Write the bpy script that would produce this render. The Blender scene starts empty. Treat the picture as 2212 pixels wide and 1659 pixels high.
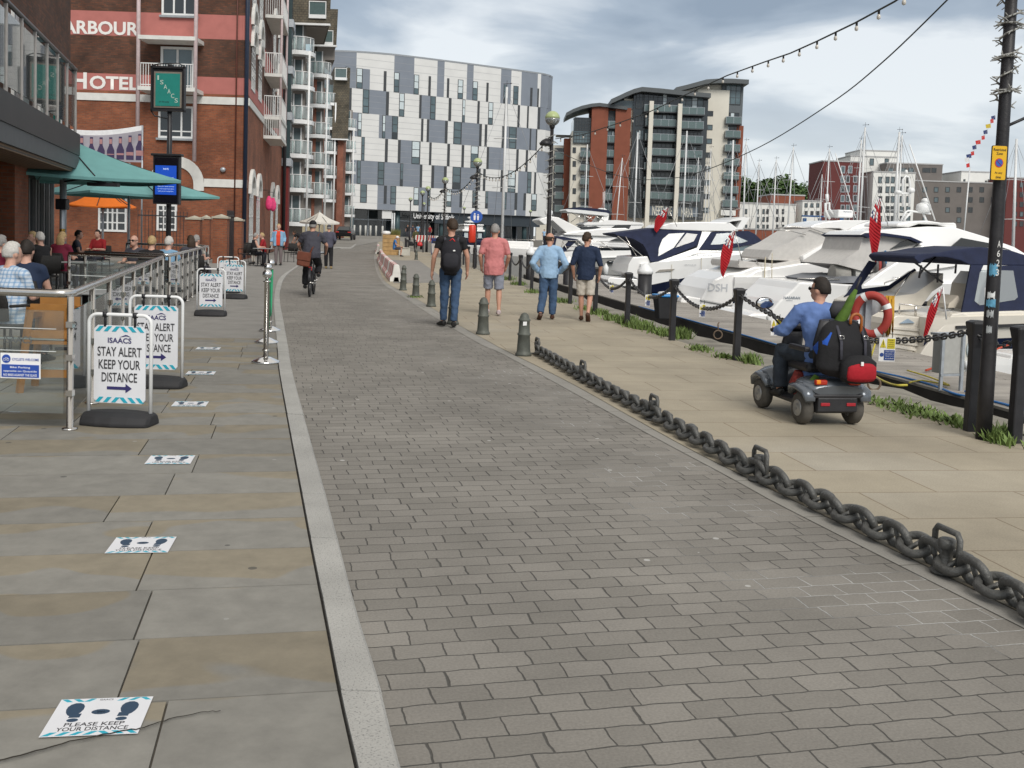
import bpy, math, random
from mathutils import Vector, Matrix, noise
random.seed(7)
S = bpy.context.scene
R = math.radians
V = Vector
F_PX, PITCH, ROLL, EYE, HZ = 2240.0, R(3.8), R(1.9), 1.6, 508.0
Y0 = HZ + F_PX * math.tan(PITCH)
CAM = V((0, 0, EYE))
_F = V((0, math.cos(PITCH), -math.sin(PITCH)))
_U0 = V((0, math.sin(PITCH), math.cos(PITCH)))
_R = V((1, 0, 0)) * math.cos(ROLL) + _U0 * math.sin(ROLL)
_U = V((-1, 0, 0)) * math.sin(ROLL) + _U0 * math.cos(ROLL)
cd = bpy.data.cameras.new('camera')
cam = bpy.data.objects.new('camera', cd)
S.collection.objects.link(cam)
cd.sensor_width = 36
cd.lens = F_PX / 2212 * 36
cd.shift_y = -(829.5 - Y0) / 2212
cd.clip_start, cd.clip_end = 0.1, 6000
m = Matrix((_R, _U, -_F)).transposed().to_4x4()
m.translation = CAM
cam.matrix_world = m
S.camera = cam
SUN_EL, SUN_AZ = R(40), R(160)
S.view_settings.view_transform = 'Standard'
S.view_settings.look = 'None'
S.view_settings.exposure = 0.08
S.view_settings.gamma = 1
w = bpy.data.worlds.new('World')
S.world = w
w.use_nodes = True
wn, wl = w.node_tree.nodes, w.node_tree.links
wn.clear()
def _n(t, **k):
 n = wn.new(t)
 for a, b in k.items(): setattr(n, a, b)
 return n
wo = _n('ShaderNodeOutputWorld')
sky = _n('ShaderNodeTexSky', sky_type='NISHITA', sun_disc=False, sun_elevation=SUN_EL, sun_rotation=SUN_AZ)
bg1 = _n('ShaderNodeBackground'); bg1.inputs[1].default_value = 0.1
bg2 = _n('ShaderNodeBackground'); bg2.inputs[1].default_value = 1.0
mx = _n('ShaderNodeMixShader'); mx.inputs[0].default_value = 0.86
tc = _n('ShaderNodeTexCoord')
sep = _n('ShaderNodeSeparateXYZ')
wl.new(tc.outputs['Generated'], sep.inputs[0])
az = _n('ShaderNodeMath', operation='ADD'); az.inputs[1].default_value = 0.22
wl.new(sep.outputs[2], az.inputs[0])
amx = _n('ShaderNodeMath', operation='MAXIMUM'); amx.inputs[1].default_value = 0.12
wl.new(az.outputs[0], amx.inputs[0])
dv = []
for k in (0, 1):
 d = _n('ShaderNodeMath', operation='DIVIDE')
 wl.new(sep.outputs[k], d.inputs[0]); wl.new(amx.outputs[0], d.inputs[1]); dv.append(d)
cmb = _n('ShaderNodeCombineXYZ')
wl.new(dv[0].outputs[0], cmb.inputs[0]); wl.new(dv[1].outputs[0], cmb.inputs[1])
nz = _n('ShaderNodeTexNoise'); nz.inputs['Scale'].default_value = 1.9; nz.inputs['Detail'].default_value = 6; nz.inputs['Roughness'].default_value = .5; nz.inputs['Distortion'].default_value = .35
cmap = _n('ShaderNodeMapping'); cmap.inputs['Location'].default_value = (3.1, 1.35, 0); cmap.inputs['Scale'].default_value = (.75, .85, 1)
wl.new(cmb.outputs[0], cmap.inputs[0]); wl.new(cmap.outputs[0], nz.inputs['Vector'])
cr = _n('ShaderNodeValToRGB')
e = cr.color_ramp.elements
e[0].position, e[0].color = .36, (.29, .355, .44, 1)
e[1].position, e[1].color = .6, (.84, .88, .91, 1)
x = e.new(.47); x.color = (.41, .48, .565, 1)
wl.new(nz.outputs['Fac'], cr.inputs[0])
hr = _n('ShaderNodeMapRange'); hr.inputs['From Min'].default_value = .0; hr.inputs['From Max'].default_value = .2; hr.inputs['To Min'].default_value = .85; hr.inputs['To Max'].default_value = 0
wl.new(sep.outputs[2], hr.inputs['Value'])
mc = _n('ShaderNodeMix', data_type='RGBA')
mc.inputs['B'].default_value = (.86, .9, .92, 1)
wl.new(hr.outputs[0], mc.inputs[0]); wl.new(cr.outputs[0], mc.inputs['A'])
hz = _n('ShaderNodeMapRange'); hz.inputs['From Min'].default_value = .42; hz.inputs['From Max'].default_value = .7; wl.new(sep.outputs[2], hz.inputs['Value'])
mz = _n('ShaderNodeMix', data_type='RGBA'); mz.inputs['B'].default_value = (.84, .80, .73, 1)
wl.new(hz.outputs[0], mz.inputs[0]); wl.new(mc.outputs['Result'], mz.inputs['A']); wl.new(mz.outputs['Result'], bg2.inputs[0])
wl.new(sky.outputs[0], bg1.inputs[0])
wl.new(bg1.outputs[0], mx.inputs[1]); wl.new(bg2.outputs[0], mx.inputs[2])
wl.new(mx.outputs[0], wo.inputs[0])
sd = bpy.data.lights.new('sun', 'SUN')
sd.energy, sd.angle, sd.color = 2.3, R(26), (1, .96, .9)
so = bpy.data.objects.new('sun', sd)
S.collection.objects.link(so)
sv = V((math.sin(SUN_AZ) * math.cos(SUN_EL), math.cos(SUN_AZ) * math.cos(SUN_EL), math.sin(SUN_EL)))
so.rotation_euler = sv.to_track_quat('Z', 'Y').to_euler()
def ray(u, v): return _F + _R * ((u - 1106) / F_PX) - _U * ((v - Y0) / F_PX)
def G(u, v, z=0.0):
 d = ray(u, v); t = (z - EYE) / d.z
 return CAM + d * t
def at(u, v, Y):
 d = ray(u, v); return CAM + d * (Y / d.y)
def pxof(p):
 q = V(p) - CAM; f = q.dot(_F)
 return (1106 + F_PX * q.dot(_R) / f, Y0 - F_PX * q.dot(_U) / f)
def planemap(P0, e):
 P0 = V((P0[0], P0[1], 0)); e = V((e[0], e[1], 0)).normalized(); n = V((-e.y, e.x, 0))
 def f(u, v):
  d = ray(u, v); t = (P0 - CAM).dot(n) / d.dot(n); q = CAM + d * t
  return (q - P0).dot(e), q.z
 return f
def zm(ox, oy, s): return lambda x, y: ((ox + x * s) / 1.4756, (oy + y * s) / 1.4756)
r0 = zm(0, 0, .36166); rL = zm(0, 400, .36166)
r2 = zm(1700, 600, .339); r3 = zm(2300, 600, .4358); r1 = zm(2350, 350, .4132); r4 = zm(2250, 820, .34965)
r5 = zm(2700, 850, .3618); r6 = zm(1050, 150, .34357); r7 = zm(1250, 550, .3316); r8 = zm(1700, 200, .339); r9 = zm(2780, 750, .30137)
ra = zm(700, 0, .27125); rb = zm(700, 400, .27125)
MATS = {}
def M(name, col, rough=.6, metal=0., var=.12, vs=6., bump=0., bs=60., spec=.4, alpha=1., emit=0, dirt=None):
 if name in MATS: return MATS[name]
 mt = bpy.data.materials.new(name); MATS[name] = mt
 mt.use_nodes = True
 nt = mt.node_tree; b = nt.nodes['Principled BSDF']
 b.inputs['Roughness'].default_value = rough; b.inputs['Metallic'].default_value = metal
 b.inputs['Specular IOR Level'].default_value = spec
 c = (*col, 1)
 b.inputs['Base Color'].default_value = c
 tc = nt.nodes.new('ShaderNodeTexCoord')
 if var > 0:
  nz = nt.nodes.new('ShaderNodeTexNoise'); nz.inputs['Scale'].default_value = vs; nz.inputs['Detail'].default_value = 5
  nt.links.new(tc.outputs['Object'], nz.inputs['Vector'])
  mr = nt.nodes.new('ShaderNodeMapRange'); mr.inputs['From Min'].default_value = .25; mr.inputs['From Max'].default_value = .75
  mr.inputs['To Min'].default_value = 1 - var; mr.inputs['To Max'].default_value = 1 + var
  nt.links.new(nz.outputs['Fac'], mr.inputs['Value'])
  mu = nt.nodes.new('ShaderNodeVectorMath'); mu.operation = 'SCALE'; mu.inputs[0].default_value = col
  nt.links.new(mr.outputs[0], mu.inputs['Scale'])
  out = mu.outputs[0]
  if dirt:
   n2 = nt.nodes.new('ShaderNodeTexNoise'); n2.inputs['Scale'].default_value = dirt[1]; n2.inputs['Detail'].default_value = 6
   nt.links.new(tc.outputs['Object'], n2.inputs['Vector'])
   rr = nt.nodes.new('ShaderNodeMapRange'); rr.inputs['From Min'].default_value = dirt[2]; rr.inputs['From Max'].default_value = dirt[2] + .15; rr.inputs['To Max'].default_value = dirt[3]
   nt.links.new(n2.outputs['Fac'], rr.inputs['Value'])
   mm = nt.nodes.new('ShaderNodeMix'); mm.data_type = 'RGBA'; mm.inputs['B'].default_value = (*dirt[0], 1)
   nt.links.new(rr.outputs[0], mm.inputs[0]); nt.links.new(out, mm.inputs['A']); out = mm.outputs['Result']
  nt.links.new(out, b.inputs['Base Color'])
 if bump:
  nb = nt.nodes.new('ShaderNodeTexNoise'); nb.inputs['Scale'].default_value = bs; nb.inputs['Detail'].default_value = 4
  nt.links.new(tc.outputs['Object'], nb.inputs['Vector'])
  bm = nt.nodes.new('ShaderNodeBump'); bm.inputs['Strength'].default_value = bump; bm.inputs['Distance'].default_value = .02
  nt.links.new(nb.outputs['Fac'], bm.inputs['Height']); nt.links.new(bm.outputs[0], b.inputs['Normal'])
 if emit:
  b.inputs['Emission Color'].default_value = c; b.inputs['Emission Strength'].default_value = emit
 return mt
def glassmat(name, tint=(.9, .96, .95), refl=.12, haze=0.0):
 if name in MATS: return MATS[name]
 mt = bpy.data.materials.new(name); MATS[name] = mt; mt.use_nodes = True
 nt = mt.node_tree; nt.nodes.clear()
 o = nt.nodes.new('ShaderNodeOutputMaterial')
 t = nt.nodes.new('ShaderNodeBsdfTransparent'); t.inputs[0].default_value = (*tint, 1)
 g = nt.nodes.new('ShaderNodeBsdfGlossy'); g.inputs['Roughness'].default_value = .02
 fr = nt.nodes.new('ShaderNodeFresnel'); fr.inputs[0].default_value = 1.5
 ad = nt.nodes.new('ShaderNodeMath'); ad.operation = 'ADD'; ad.inputs[1].default_value = refl; ad.use_clamp = True
 nt.links.new(fr.outputs[0], ad.inputs[0])
 mxs = nt.nodes.new('ShaderNodeMixShader')
 nt.links.new(ad.outputs[0], mxs.inputs[0]); nt.links.new(t.outputs[0], mxs.inputs[1]); nt.links.new(g.outputs[0], mxs.inputs[2])
 last = mxs
 if haze:
  df = nt.nodes.new('ShaderNodeBsdfDiffuse'); df.inputs[0].default_value = (.75, .8, .8, 1)
  m2 = nt.nodes.new('ShaderNodeMixShader'); m2.inputs[0].default_value = haze
  nt.links.new(mxs.outputs[0], m2.inputs[1]); nt.links.new(df.outputs[0], m2.inputs[2]); last = m2
 nt.links.new(last.outputs[0], o.inputs[0])
 return mt
def brickmat(name, c1, c2, mortar, bw=.225, rh=.075, ms=.01, rough=.85, blot=.35, bump=.4, dark=None, off=.5, wob=0., msm=.1, jit=0.):
 if name in MATS: return MATS[name]
 mt = bpy.data.materials.new(name); MATS[name] = mt; mt.use_nodes = True
 nt = mt.node_tree; L = nt.links.new; N = nt.nodes.new
 b = nt.nodes['Principled BSDF']; b.inputs['Roughness'].default_value = rough
 uv = N('ShaderNodeTexCoord'); vec = uv.outputs['UV']
 if wob:
  wn_ = N('ShaderNodeTexNoise'); wn_.inputs['Scale'].default_value = 9; wn_.inputs['Detail'].default_value = 2
  L(uv.outputs['UV'], wn_.inputs['Vector'])
  sb = N('ShaderNodeVectorMath'); sb.operation = 'SUBTRACT'; sb.inputs[1].default_value = (.5, .5, .5); L(wn_.outputs['Color'], sb.inputs[0])
  sc = N('ShaderNodeVectorMath'); sc.operation = 'SCALE'; sc.inputs['Scale'].default_value = wob; L(sb.outputs[0], sc.inputs[0])
  ad = N('ShaderNodeVectorMath'); L(uv.outputs['UV'], ad.inputs[0]); L(sc.outputs[0], ad.inputs[1]); vec = ad.outputs[0]
 if jit:
  sx_ = N('ShaderNodeSeparateXYZ'); L(vec, sx_.inputs[0]); dv_ = N('ShaderNodeMath'); dv_.operation = 'DIVIDE'; dv_.inputs[1].default_value = rh; L(sx_.outputs[1], dv_.inputs[0])
  fl_ = N('ShaderNodeMath'); fl_.operation = 'FLOOR'; L(dv_.outputs[0], fl_.inputs[0]); ml_ = N('ShaderNodeMath'); ml_.operation = 'MULTIPLY'; ml_.inputs[1].default_value = 5.37; L(fl_.outputs[0], ml_.inputs[0])
  cb_ = N('ShaderNodeCombineXYZ'); L(sx_.outputs[0], cb_.inputs[0]); L(ml_.outputs[0], cb_.inputs[1]); nj = N('ShaderNodeTexNoise'); nj.inputs['Scale'].default_value = 2.6; nj.inputs['Detail'].default_value = 0; L(cb_.outputs[0], nj.inputs['Vector'])
  ma_ = N('ShaderNodeMath'); ma_.operation = 'MULTIPLY_ADD'; ma_.inputs[1].default_value = jit; L(nj.outputs['Fac'], ma_.inputs[0]); L(sx_.outputs[0], ma_.inputs[2])
  c2_ = N('ShaderNodeCombineXYZ'); L(ma_.outputs[0], c2_.inputs[0]); L(sx_.outputs[1], c2_.inputs[1]); vec = c2_.outputs[0]
 br = N('ShaderNodeTexBrick'); br.offset = off
 br.inputs['Scale'].default_value = 1; br.inputs['Brick Width'].default_value = bw; br.inputs['Row Height'].default_value = rh
 br.inputs['Mortar Size'].default_value = ms; br.inputs['Mortar Smooth'].default_value = msm; br.inputs['Bias'].default_value = 0
 br.inputs['Color1'].default_value = (*c1, 1); br.inputs['Color2'].default_value = (*c2, 1); br.inputs['Mortar'].default_value = (*mortar, 1)
 L(vec, br.inputs['Vector'])
 nz = N('ShaderNodeTexNoise'); nz.inputs['Scale'].default_value = .7; nz.inputs['Detail'].default_value = 8; nz.inputs['Roughness'].default_value = .65
 L(uv.outputs['UV'], nz.inputs['Vector'])
 mr = N('ShaderNodeMapRange'); mr.inputs['From Min'].default_value = .3; mr.inputs['From Max'].default_value = .7; mr.inputs['To Min'].default_value = 1 - blot; mr.inputs['To Max'].default_value = 1 + blot
 L(nz.outputs['Fac'], mr.inputs['Value'])
 mu = N('ShaderNodeVectorMath'); mu.operation = 'SCALE'; L(br.outputs['Color'], mu.inputs[0]); L(mr.outputs[0], mu.inputs['Scale'])
 n3 = N('ShaderNodeTexNoise'); n3.inputs['Scale'].default_value = 90; n3.inputs['Detail'].default_value = 3; L(uv.outputs['UV'], n3.inputs['Vector'])
 m3 = N('ShaderNodeMapRange'); m3.inputs['To Min'].default_value = .72; m3.inputs['To Max'].default_value = 1.28; L(n3.outputs['Fac'], m3.inputs['Value'])
 mu2 = N('ShaderNodeVectorMath'); mu2.operation = 'SCALE'; L(mu.outputs[0], mu2.inputs[0]); L(m3.outputs[0], mu2.inputs['Scale'])
 L(mu2.outputs[0], b.inputs['Base Color'])
 if bump:
  bm = N('ShaderNodeBump'); bm.inputs['Strength'].default_value = bump; bm.inputs['Distance'].default_value = .012; bm.invert = True
  ad2 = N('ShaderNodeMath'); ad2.operation = 'MULTIPLY_ADD'; ad2.inputs[1].default_value = .25
  L(n3.outputs['Fac'], ad2.inputs[0]); L(br.outputs['Fac'], ad2.inputs[2])
  L(ad2.outputs[0], bm.inputs['Height']); L(bm.outputs[0], b.inputs['Normal'])
 mt['out'] = 0
 return mt
class MB:
 def __init__(s): s.v = []; s.f = []; s.mi = []; s.sm = []; s.cur = 0; s.X = None; s.uvs = None
 def add(s, vs, fs, smooth=False):
  o = len(s.v); X = s.X
  for p in vs:
   p = V(p); s.v.append(X @ p if X else p)
  for f in fs: s.f.append([o + i for i in f]); s.mi.append(s.cur); s.sm.append(smooth)
  return s
 def box(s, a, b):
  x0, y0, z0 = a; x1, y1, z1 = b
  return s.add([(x0, y0, z0), (x1, y0, z0), (x1, y1, z0), (x0, y1, z0), (x0, y0, z1), (x1, y0, z1), (x1, y1, z1), (x0, y1, z1)],
                     [(0, 3, 2, 1), (4, 5, 6, 7), (0, 1, 5, 4), (1, 2, 6, 5), (2, 3, 7, 6), (3, 0, 4, 7)])
 def cbox(s, c, d, rot=None):
  hx, hy, hz = d[0] / 2, d[1] / 2, d[2] / 2; c = V(c)
  q = [V((x, y, z)) for z in (-hz, hz) for x, y in ((-hx, -hy), (hx, -hy), (hx, hy), (-hx, hy))]
  if rot is not None: q = [rot @ p for p in q]
  return s.add([c + p for p in q], [(0, 3, 2, 1), (4, 5, 6, 7), (0, 1, 5, 4), (1, 2, 6, 5), (2, 3, 7, 6), (3, 0, 4, 7)])
 def quad(s, *p): return s.add(p, [tuple(range(len(p)))])
 def bar(s, a, b, wx, wy, up=(0, 0, 1)):
  a, b = V(a), V(b); d = (b - a).normalized(); u = V(up)
  x = d.cross(u)
  if x.length < 1e-4: x = d.cross(V((1, 0, 0)))
  x.normalize(); y = x.cross(d)
  q = []
  for p in (a, b):
   for i, j in ((-1, -1), (1, -1), (1, 1), (-1, 1)): q.append(p + x * (i * wx / 2) + y * (j * wy / 2))
  return s.add(q, [(0, 1, 2, 3), (7, 6, 5, 4), (0, 4, 5, 1), (1, 5, 6, 2), (2, 6, 7, 3), (3, 7, 4, 0)])
 def tube(s, pts, r, n=8, closed=False, cap=True, smooth=True, flat=1.0):
  pts = [V(p) for p in pts]; k = len(pts)
  rs = r if isinstance(r, (list, tuple)) else [r] * k
  ts = []
  for i in range(k):
   if closed: t = pts[(i + 1) % k] - pts[i - 1]
   else: t = pts[min(i + 1, k - 1)] - pts[max(i - 1, 0)]
   ts.append(t.normalized() if t.length > 1e-9 else V((0, 0, 1)))
  ref = V((0, 0, 1)) if abs(ts[0].z) < .9 else V((1, 0, 0))
  x = ts[0].cross(ref).normalized()
  vs = []
  for i in range(k):
   x = (x - ts[i] * x.dot(ts[i]))
   if x.length < 1e-6: x = ts[i].cross(V((1, 0, .3)))
   x.normalize(); y = ts[i].cross(x)
   for j in range(n):
    a = 2 * math.pi * j / n
    vs.append(pts[i] + (x * math.cos(a) + y * (math.sin(a) * flat)) * rs[i])
  fs = []
  for i in range(k if closed else k - 1):
   for j in range(n):
    a, b = i * n + j, i * n + (j + 1) % n; c, d = ((i + 1) % k) * n + (j + 1) % n, ((i + 1) % k) * n + j
    fs.append((a, b, c, d))
  s.add(vs, fs, smooth)
  if cap and not closed:
   o = len(s.v) - len(vs)
   s.f.append([o + j for j in range(n)][::-1]); s.mi.append(s.cur); s.sm.append(False)
   s.f.append([o + (k - 1) * n + j for j in range(n)]); s.mi.append(s.cur); s.sm.append(False)
  return s
 def lathe(s, prof, c=(0, 0, 0), n=20, smooth=True, sx=1, sy=1):
  c = V(c); vs = []; fs = []
  for r, z in prof:
   for j in range(n):
    a = 2 * math.pi * j / n; vs.append(c + V((r * math.cos(a) * sx, r * math.sin(a) * sy, z)))
  for i in range(len(prof) - 1):
   for j in range(n): fs.append((i * n + j, i * n + (j + 1) % n, (i + 1) * n + (j + 1) % n, (i + 1) * n + j))
  s.add(vs, fs, smooth); o = len(s.v) - len(vs)
  if prof[0][0] > 1e-5: s.f.append([o + j for j in range(n)][::-1]); s.mi.append(s.cur); s.sm.append(False)
  if prof[-1][0] > 1e-5: s.f.append([o + (len(prof) - 1) * n + j for j in range(n)]); s.mi.append(s.cur); s.sm.append(False)
  return s
 def ball(s, c, r, nu=14, nv=9, rot=None, fn=None):
  c = V(c); r = (r, r, r) if not isinstance(r, (list, tuple)) else r
  vs = []; fs = []
  for i in range(nv + 1):
   t = math.pi * i / nv
   for j in range(nu):
    a = 2 * math.pi * j / nu
    d = V((math.sin(t) * math.cos(a), math.sin(t) * math.sin(a), math.cos(t)))
    k = fn(d) if fn else 1
    p = V((d.x * r[0] * k, d.y * r[1] * k, d.z * r[2] * k))
    if rot is not None: p = rot @ p
    vs.append(c + p)
  for i in range(nv):
   for j in range(nu): fs.append((i * nu + j, (i + 1) * nu + j, (i + 1) * nu + (j + 1) % nu, i * nu + (j + 1) % nu))
  return s.add(vs, fs, True)
 def loft(s, rings, smooth=True, cap=True, closed=True):
  n = len(rings[0]); vs = [p for r in rings for p in r]; fs = []
  for i in range(len(rings) - 1):
   for j in range(n if closed else n - 1): fs.append((i * n + j, i * n + (j + 1) % n, (i + 1) * n + (j + 1) % n, (i + 1) * n + j))
  s.add(vs, fs, smooth); o = len(s.v) - len(vs)
  if cap:
   s.f.append([o + j for j in range(n)][::-1]); s.mi.append(s.cur); s.sm.append(False)
   s.f.append([o + (len(rings) - 1) * n + j for j in range(n)]); s.mi.append(s.cur); s.sm.append(False)
  return s
 def ell(s, pts, ra, rb_, side=(1, 0, 0), n=16):
  pts = [V(p) for p in pts]; rings = []
  for i, p in enumerate(pts):
   t = (pts[min(i + 1, len(pts) - 1)] - pts[max(i - 1, 0)]).normalized()
   x = V(side); x = (x - t * x.dot(t)).normalized(); y = t.cross(x)
   rings.append([p + x * (ra[i] * math.cos(2 * math.pi * j / n)) + y * (rb_[i] * math.sin(2 * math.pi * j / n)) for j in range(n)])
  return s.loft(rings)
 def prism(s, poly, y0, y1, axis='y', top_in=0, zr=None):
  n = len(poly); zs = [p[1] for p in poly]; za, zb = zr or (min(zs), max(zs)); mid = (y0 + y1) / 2
  def yy(y, z):
   k = (z - za) / (zb - za) if zb > za else 0
   return y + (mid - y) * top_in * max(0, min(1, k))
  vs = [(x, yy(y0, z), z) for x, z in poly] + [(x, yy(y1, z), z) for x, z in poly]
  area = sum(poly[i][0] * poly[(i + 1) % n][1] - poly[(i + 1) % n][0] * poly[i][1] for i in range(n))
  if axis == 'z': vs = [(p[0], p[1], y0) for p in poly] + [(p[0], p[1], y1) for p in poly]
  fs = [tuple(range(n)), tuple(range(2 * n - 1, n - 1, -1))] + [(i, i + n, (i + 1) % n + n, (i + 1) % n) for i in range(n)]
  flip = (area < 0) if axis == 'y' else (area > 0)
  if flip: fs = [f[::-1] for f in fs]
  return s.add(vs, fs)
 def build(s, name, mats, parent=None, bevel=0, seg=2, uv=True, loc=None):
  me = bpy.data.meshes.new(name)
  me.from_pydata([tuple(p) for p in s.v], [], s.f)
  if not isinstance(mats, (list, tuple)): mats = [mats]
  for q in mats: me.materials.append(q)
  me.polygons.foreach_set('material_index', s.mi); me.polygons.foreach_set('use_smooth', s.sm)
  if uv:
   ul = me.uv_layers.new(name='UVMap')
   if s.uvs:
    ul.data.foreach_set('uv', [c for f in s.f for i in f for c in s.uvs[i]])
   else:
    me.update(); out = []
    for p in me.polygons:
     nx, ny, nz_ = map(abs, p.normal)
     for vi in p.vertices:
      q = me.vertices[vi].co
      out += (q.x, q.y) if nz_ > max(nx, ny) else ((q.x, q.z) if ny >= nx else (q.y, q.z))
    ul.data.foreach_set('uv', out)
  me.update()
  o = bpy.data.objects.new(name, me); S.collection.objects.link(o)
  if parent is not None: o.parent = parent
  if loc is not None: o.location = loc
  if bevel:
   b = o.modifiers.new('bevel', 'BEVEL'); b.width = bevel; b.segments = seg; b.limit_method = 'ANGLE'; b.angle_limit = R(40)
  return o
def tag(o, label=None, cat=None, group=None, kind=None):
 if label: o['label'] = label
 if cat: o['category'] = cat
 if group: o['group'] = group
 if kind: o['kind'] = kind
 return o
def thing(name, label, cat, loc=(0, 0, 0), rz=0, group=None):
 o = bpy.data.objects.new(name, None); S.collection.objects.link(o)
 o.location = loc; o.rotation_euler = (0, 0, rz); o.empty_display_size = .2
 return tag(o, label, cat, group)
def kids(o): return [c for c in S.collection.objects if c.parent == o]
_KC = {}
def copy_thing(src, loc, rz, label, group=None):
 c = src.copy(); S.collection.objects.link(c); c.location = loc; c.rotation_euler = (0, 0, rz); c['label'] = label
 if group: c['group'] = group
 if src.name not in _KC: _KC[src.name] = [(k, kids(k)) for k in kids(src)]
 for k, gs in _KC[src.name]:
  d = k.copy(); S.collection.objects.link(d); d.parent = c
  for g in gs:
   h = g.copy(); S.collection.objects.link(h); h.parent = d
 return c
def text(name, s, mt, parent, o, right, up, w, h, bold=.0, ext=.002, spacing=1.0, align=None):
 """lettering fitted into a w x h box centred on o, lying in the plane right/up"""
 cu = bpy.data.curves.new(name, 'FONT'); cu.body = s; cu.size = 1; cu.align_x = 'CENTER'; cu.offset = bold; cu.space_character = spacing
 cu.resolution_u = 3
 if align: cu.align_x = align
 t = bpy.data.objects.new(name, cu); S.collection.objects.link(t)
 dg = bpy.context.evaluated_depsgraph_get()
 me = bpy.data.meshes.new_from_object(t.evaluated_get(dg))
 bpy.data.objects.remove(t)
 xs = [v.co.x for v in me.vertices]; ys = [v.co.y for v in me.vertices]
 cx, cy = (min(xs) + max(xs)) / 2, (min(ys) + max(ys)) / 2; fx, fy = w / (max(xs) - min(xs)), h / (max(ys) - min(ys))
 rt, u_ = V(right).normalized(), V(up).normalized(); nn = rt.cross(u_)
 for v in me.vertices:
  a, b = (v.co.x - cx) * fx, (v.co.y - cy) * fy
  v.co = V(o) + rt * a + u_ * b + nn * ext
 me.materials.clear(); me.materials.append(mt)
 ob = bpy.data.objects.new(name, me); S.collection.objects.link(ob)
 if parent is not None: ob.parent = parent
 return ob
def lerp(a, b, t): return a + (b - a) * t
def smooth_curve(pts, n):
 """Catmull-Rom resample of world points (xy)"""
 P = [V((p[0], p[1])) for p in pts]; P = [P[0] * 2 - P[1]] + P + [P[-1] * 2 - P[-2]]
 out = []
 for i in range(1, len(P) - 2):
  for k in range(n):
   t = k / n; a, b, c, d = P[i - 1], P[i], P[i + 1], P[i + 2]
   out.append(.5 * ((2 * b) + (c - a) * t + (2 * a - 5 * b + 4 * c - d) * t * t + (3 * b - a - 3 * c + d) * t ** 3))
 out.append(P[-2].copy())
 return out
def resample(pts, step):
 out = [pts[0].copy()]; acc = 0
 for a, b in zip(pts, pts[1:]):
  L = (b - a).length; t = step - acc
  while t <= L:
   out.append(a + (b - a) * (t / L)); t += step
  acc = (acc + L) % step
 return out
white = M('white_paint', (.78, .79, .79), .35, var=.05, vs=2)
gel = M('white_gelcoat', (.86, .86, .85), .18, var=.03, vs=.8, spec=.5)
cream = M('cream_gelcoat', (.72, .68, .6), .25, var=.04, vs=.8)
navy = M('navy_canvas', (.012, .018, .05), .8, var=.25, vs=4, bump=.15, bs=20)
navyhull = M('navy_hull', (.008, .013, .04), .15, var=.1)
black = M('black_paint', (.022, .022, .025), .45, var=.25, vs=8, bump=.08, bs=50)
rubber = M('black_rubber', (.025, .025, .027), .75, var=.2)
steel = M('stainless_steel', (.62, .6, .57), .22, 1, var=.06)
chrome = M('chrome', (.8, .8, .8), .06, 1, var=0)
galv = M('galvanised_steel', (.42, .45, .48), .5, .6, var=.15, vs=10)
glassd = M('dark_window_glass', (.02, .026, .03), .06, var=.3, vs=.6, spec=.8)
glassm = M('tinted_window_glass', (.085, .125, .14), .08, var=.35, vs=.4, spec=.8)
pale = M('pale_blind', (.55, .62, .64), .3, var=.1)
clear = glassmat('clear_glass')
gsheet = glassmat('balustrade_glass', (.92, .955, .945), .03, .045)
redp = M('red_plastic', (.55, .03, .03), .4, var=.1)
rope = M('rope', (.5, .45, .33), .9, var=.2, vs=30)
# ================================================================ ground
def gz(y):
 t = max(0, min(1, (y - 70) / 70)); return .8 * t * t * (3 - 2 * t)
def GG(u, v, dz=0.0):
 z = dz
 for _ in range(12):
  p = G(u, v, z); z = dz + gz(p.y)
 return p
def curve(px, dz=0, n=10): return smooth_curve([GG(u, v, dz) for u, v in px], n)
def xat(cv, y):
 for a, b in zip(cv, cv[1:]):
  if min(a.y, b.y) <= y <= max(a.y, b.y) and abs(b.y - a.y) > 1e-6: return lerp(a.x, b.x, (y - a.y) / (b.y - a.y))
 return cv[0].x if abs(y - cv[0].y) < abs(y - cv[-1].y) else cv[-1].x
KI = curve([(800, 1840), (765, 1659), (735, 1526), (698, 1327), (658, 1118), (603.5, 813), (598.8, 764), (594, 705), (591, 655), (595, 624), (602, 605), (614, 593), (628, 583.6), (651, 569), (690, 549), (723, 534.5), (756, 517), (778, 512)])
KO = curve([(925, 1840), (862, 1659), (813, 1466), (768, 1322), (715, 1118), (633, 813), (622, 751), (613, 700), (605, 655), (605, 630), (613, 604), (628, 587.5), (651, 572.5), (690, 552), (723, 536.5), (757, 518), (779, 512.8)])
RK = curve([(2560, 1535), (2205, 1355), (1691, 1095), (1580, 1034), (1415, 946), (1249.7, 855), (1084, 764), (1040, 745), (959, 698), (892, 656), (847, 626), (833, 618), (818.4, 599), (810, 575), (808, 549), (811, 531), (814, 519), (815, 512)])
RO = curve([(2560, 1505), (2212, 1330), (1694, 1073), (1498, 976), (1360, 900), (1222, 823), (1084, 754), (1060, 741), (988, 701), (932, 665), (883, 637), (842, 616), (826, 599), (816.5, 573), (813, 549), (814.5, 531), (817, 519), (818, 512)])
POST_PX = [(2290, 985), (2191, 956), (2095, 931), (1590, 778), (1451, 735), (1354, 703), (1285, 678), (1231, 656), (1148, 627), (1123, 617), (1101, 606), (1013, 577), (940, 548), (905, 534), (880, 524), (868, 516)]
PL = curve(POST_PX)
PL = [PL[0] * 1 + (PL[0] - PL[8]) * 2.2] + PL
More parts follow.
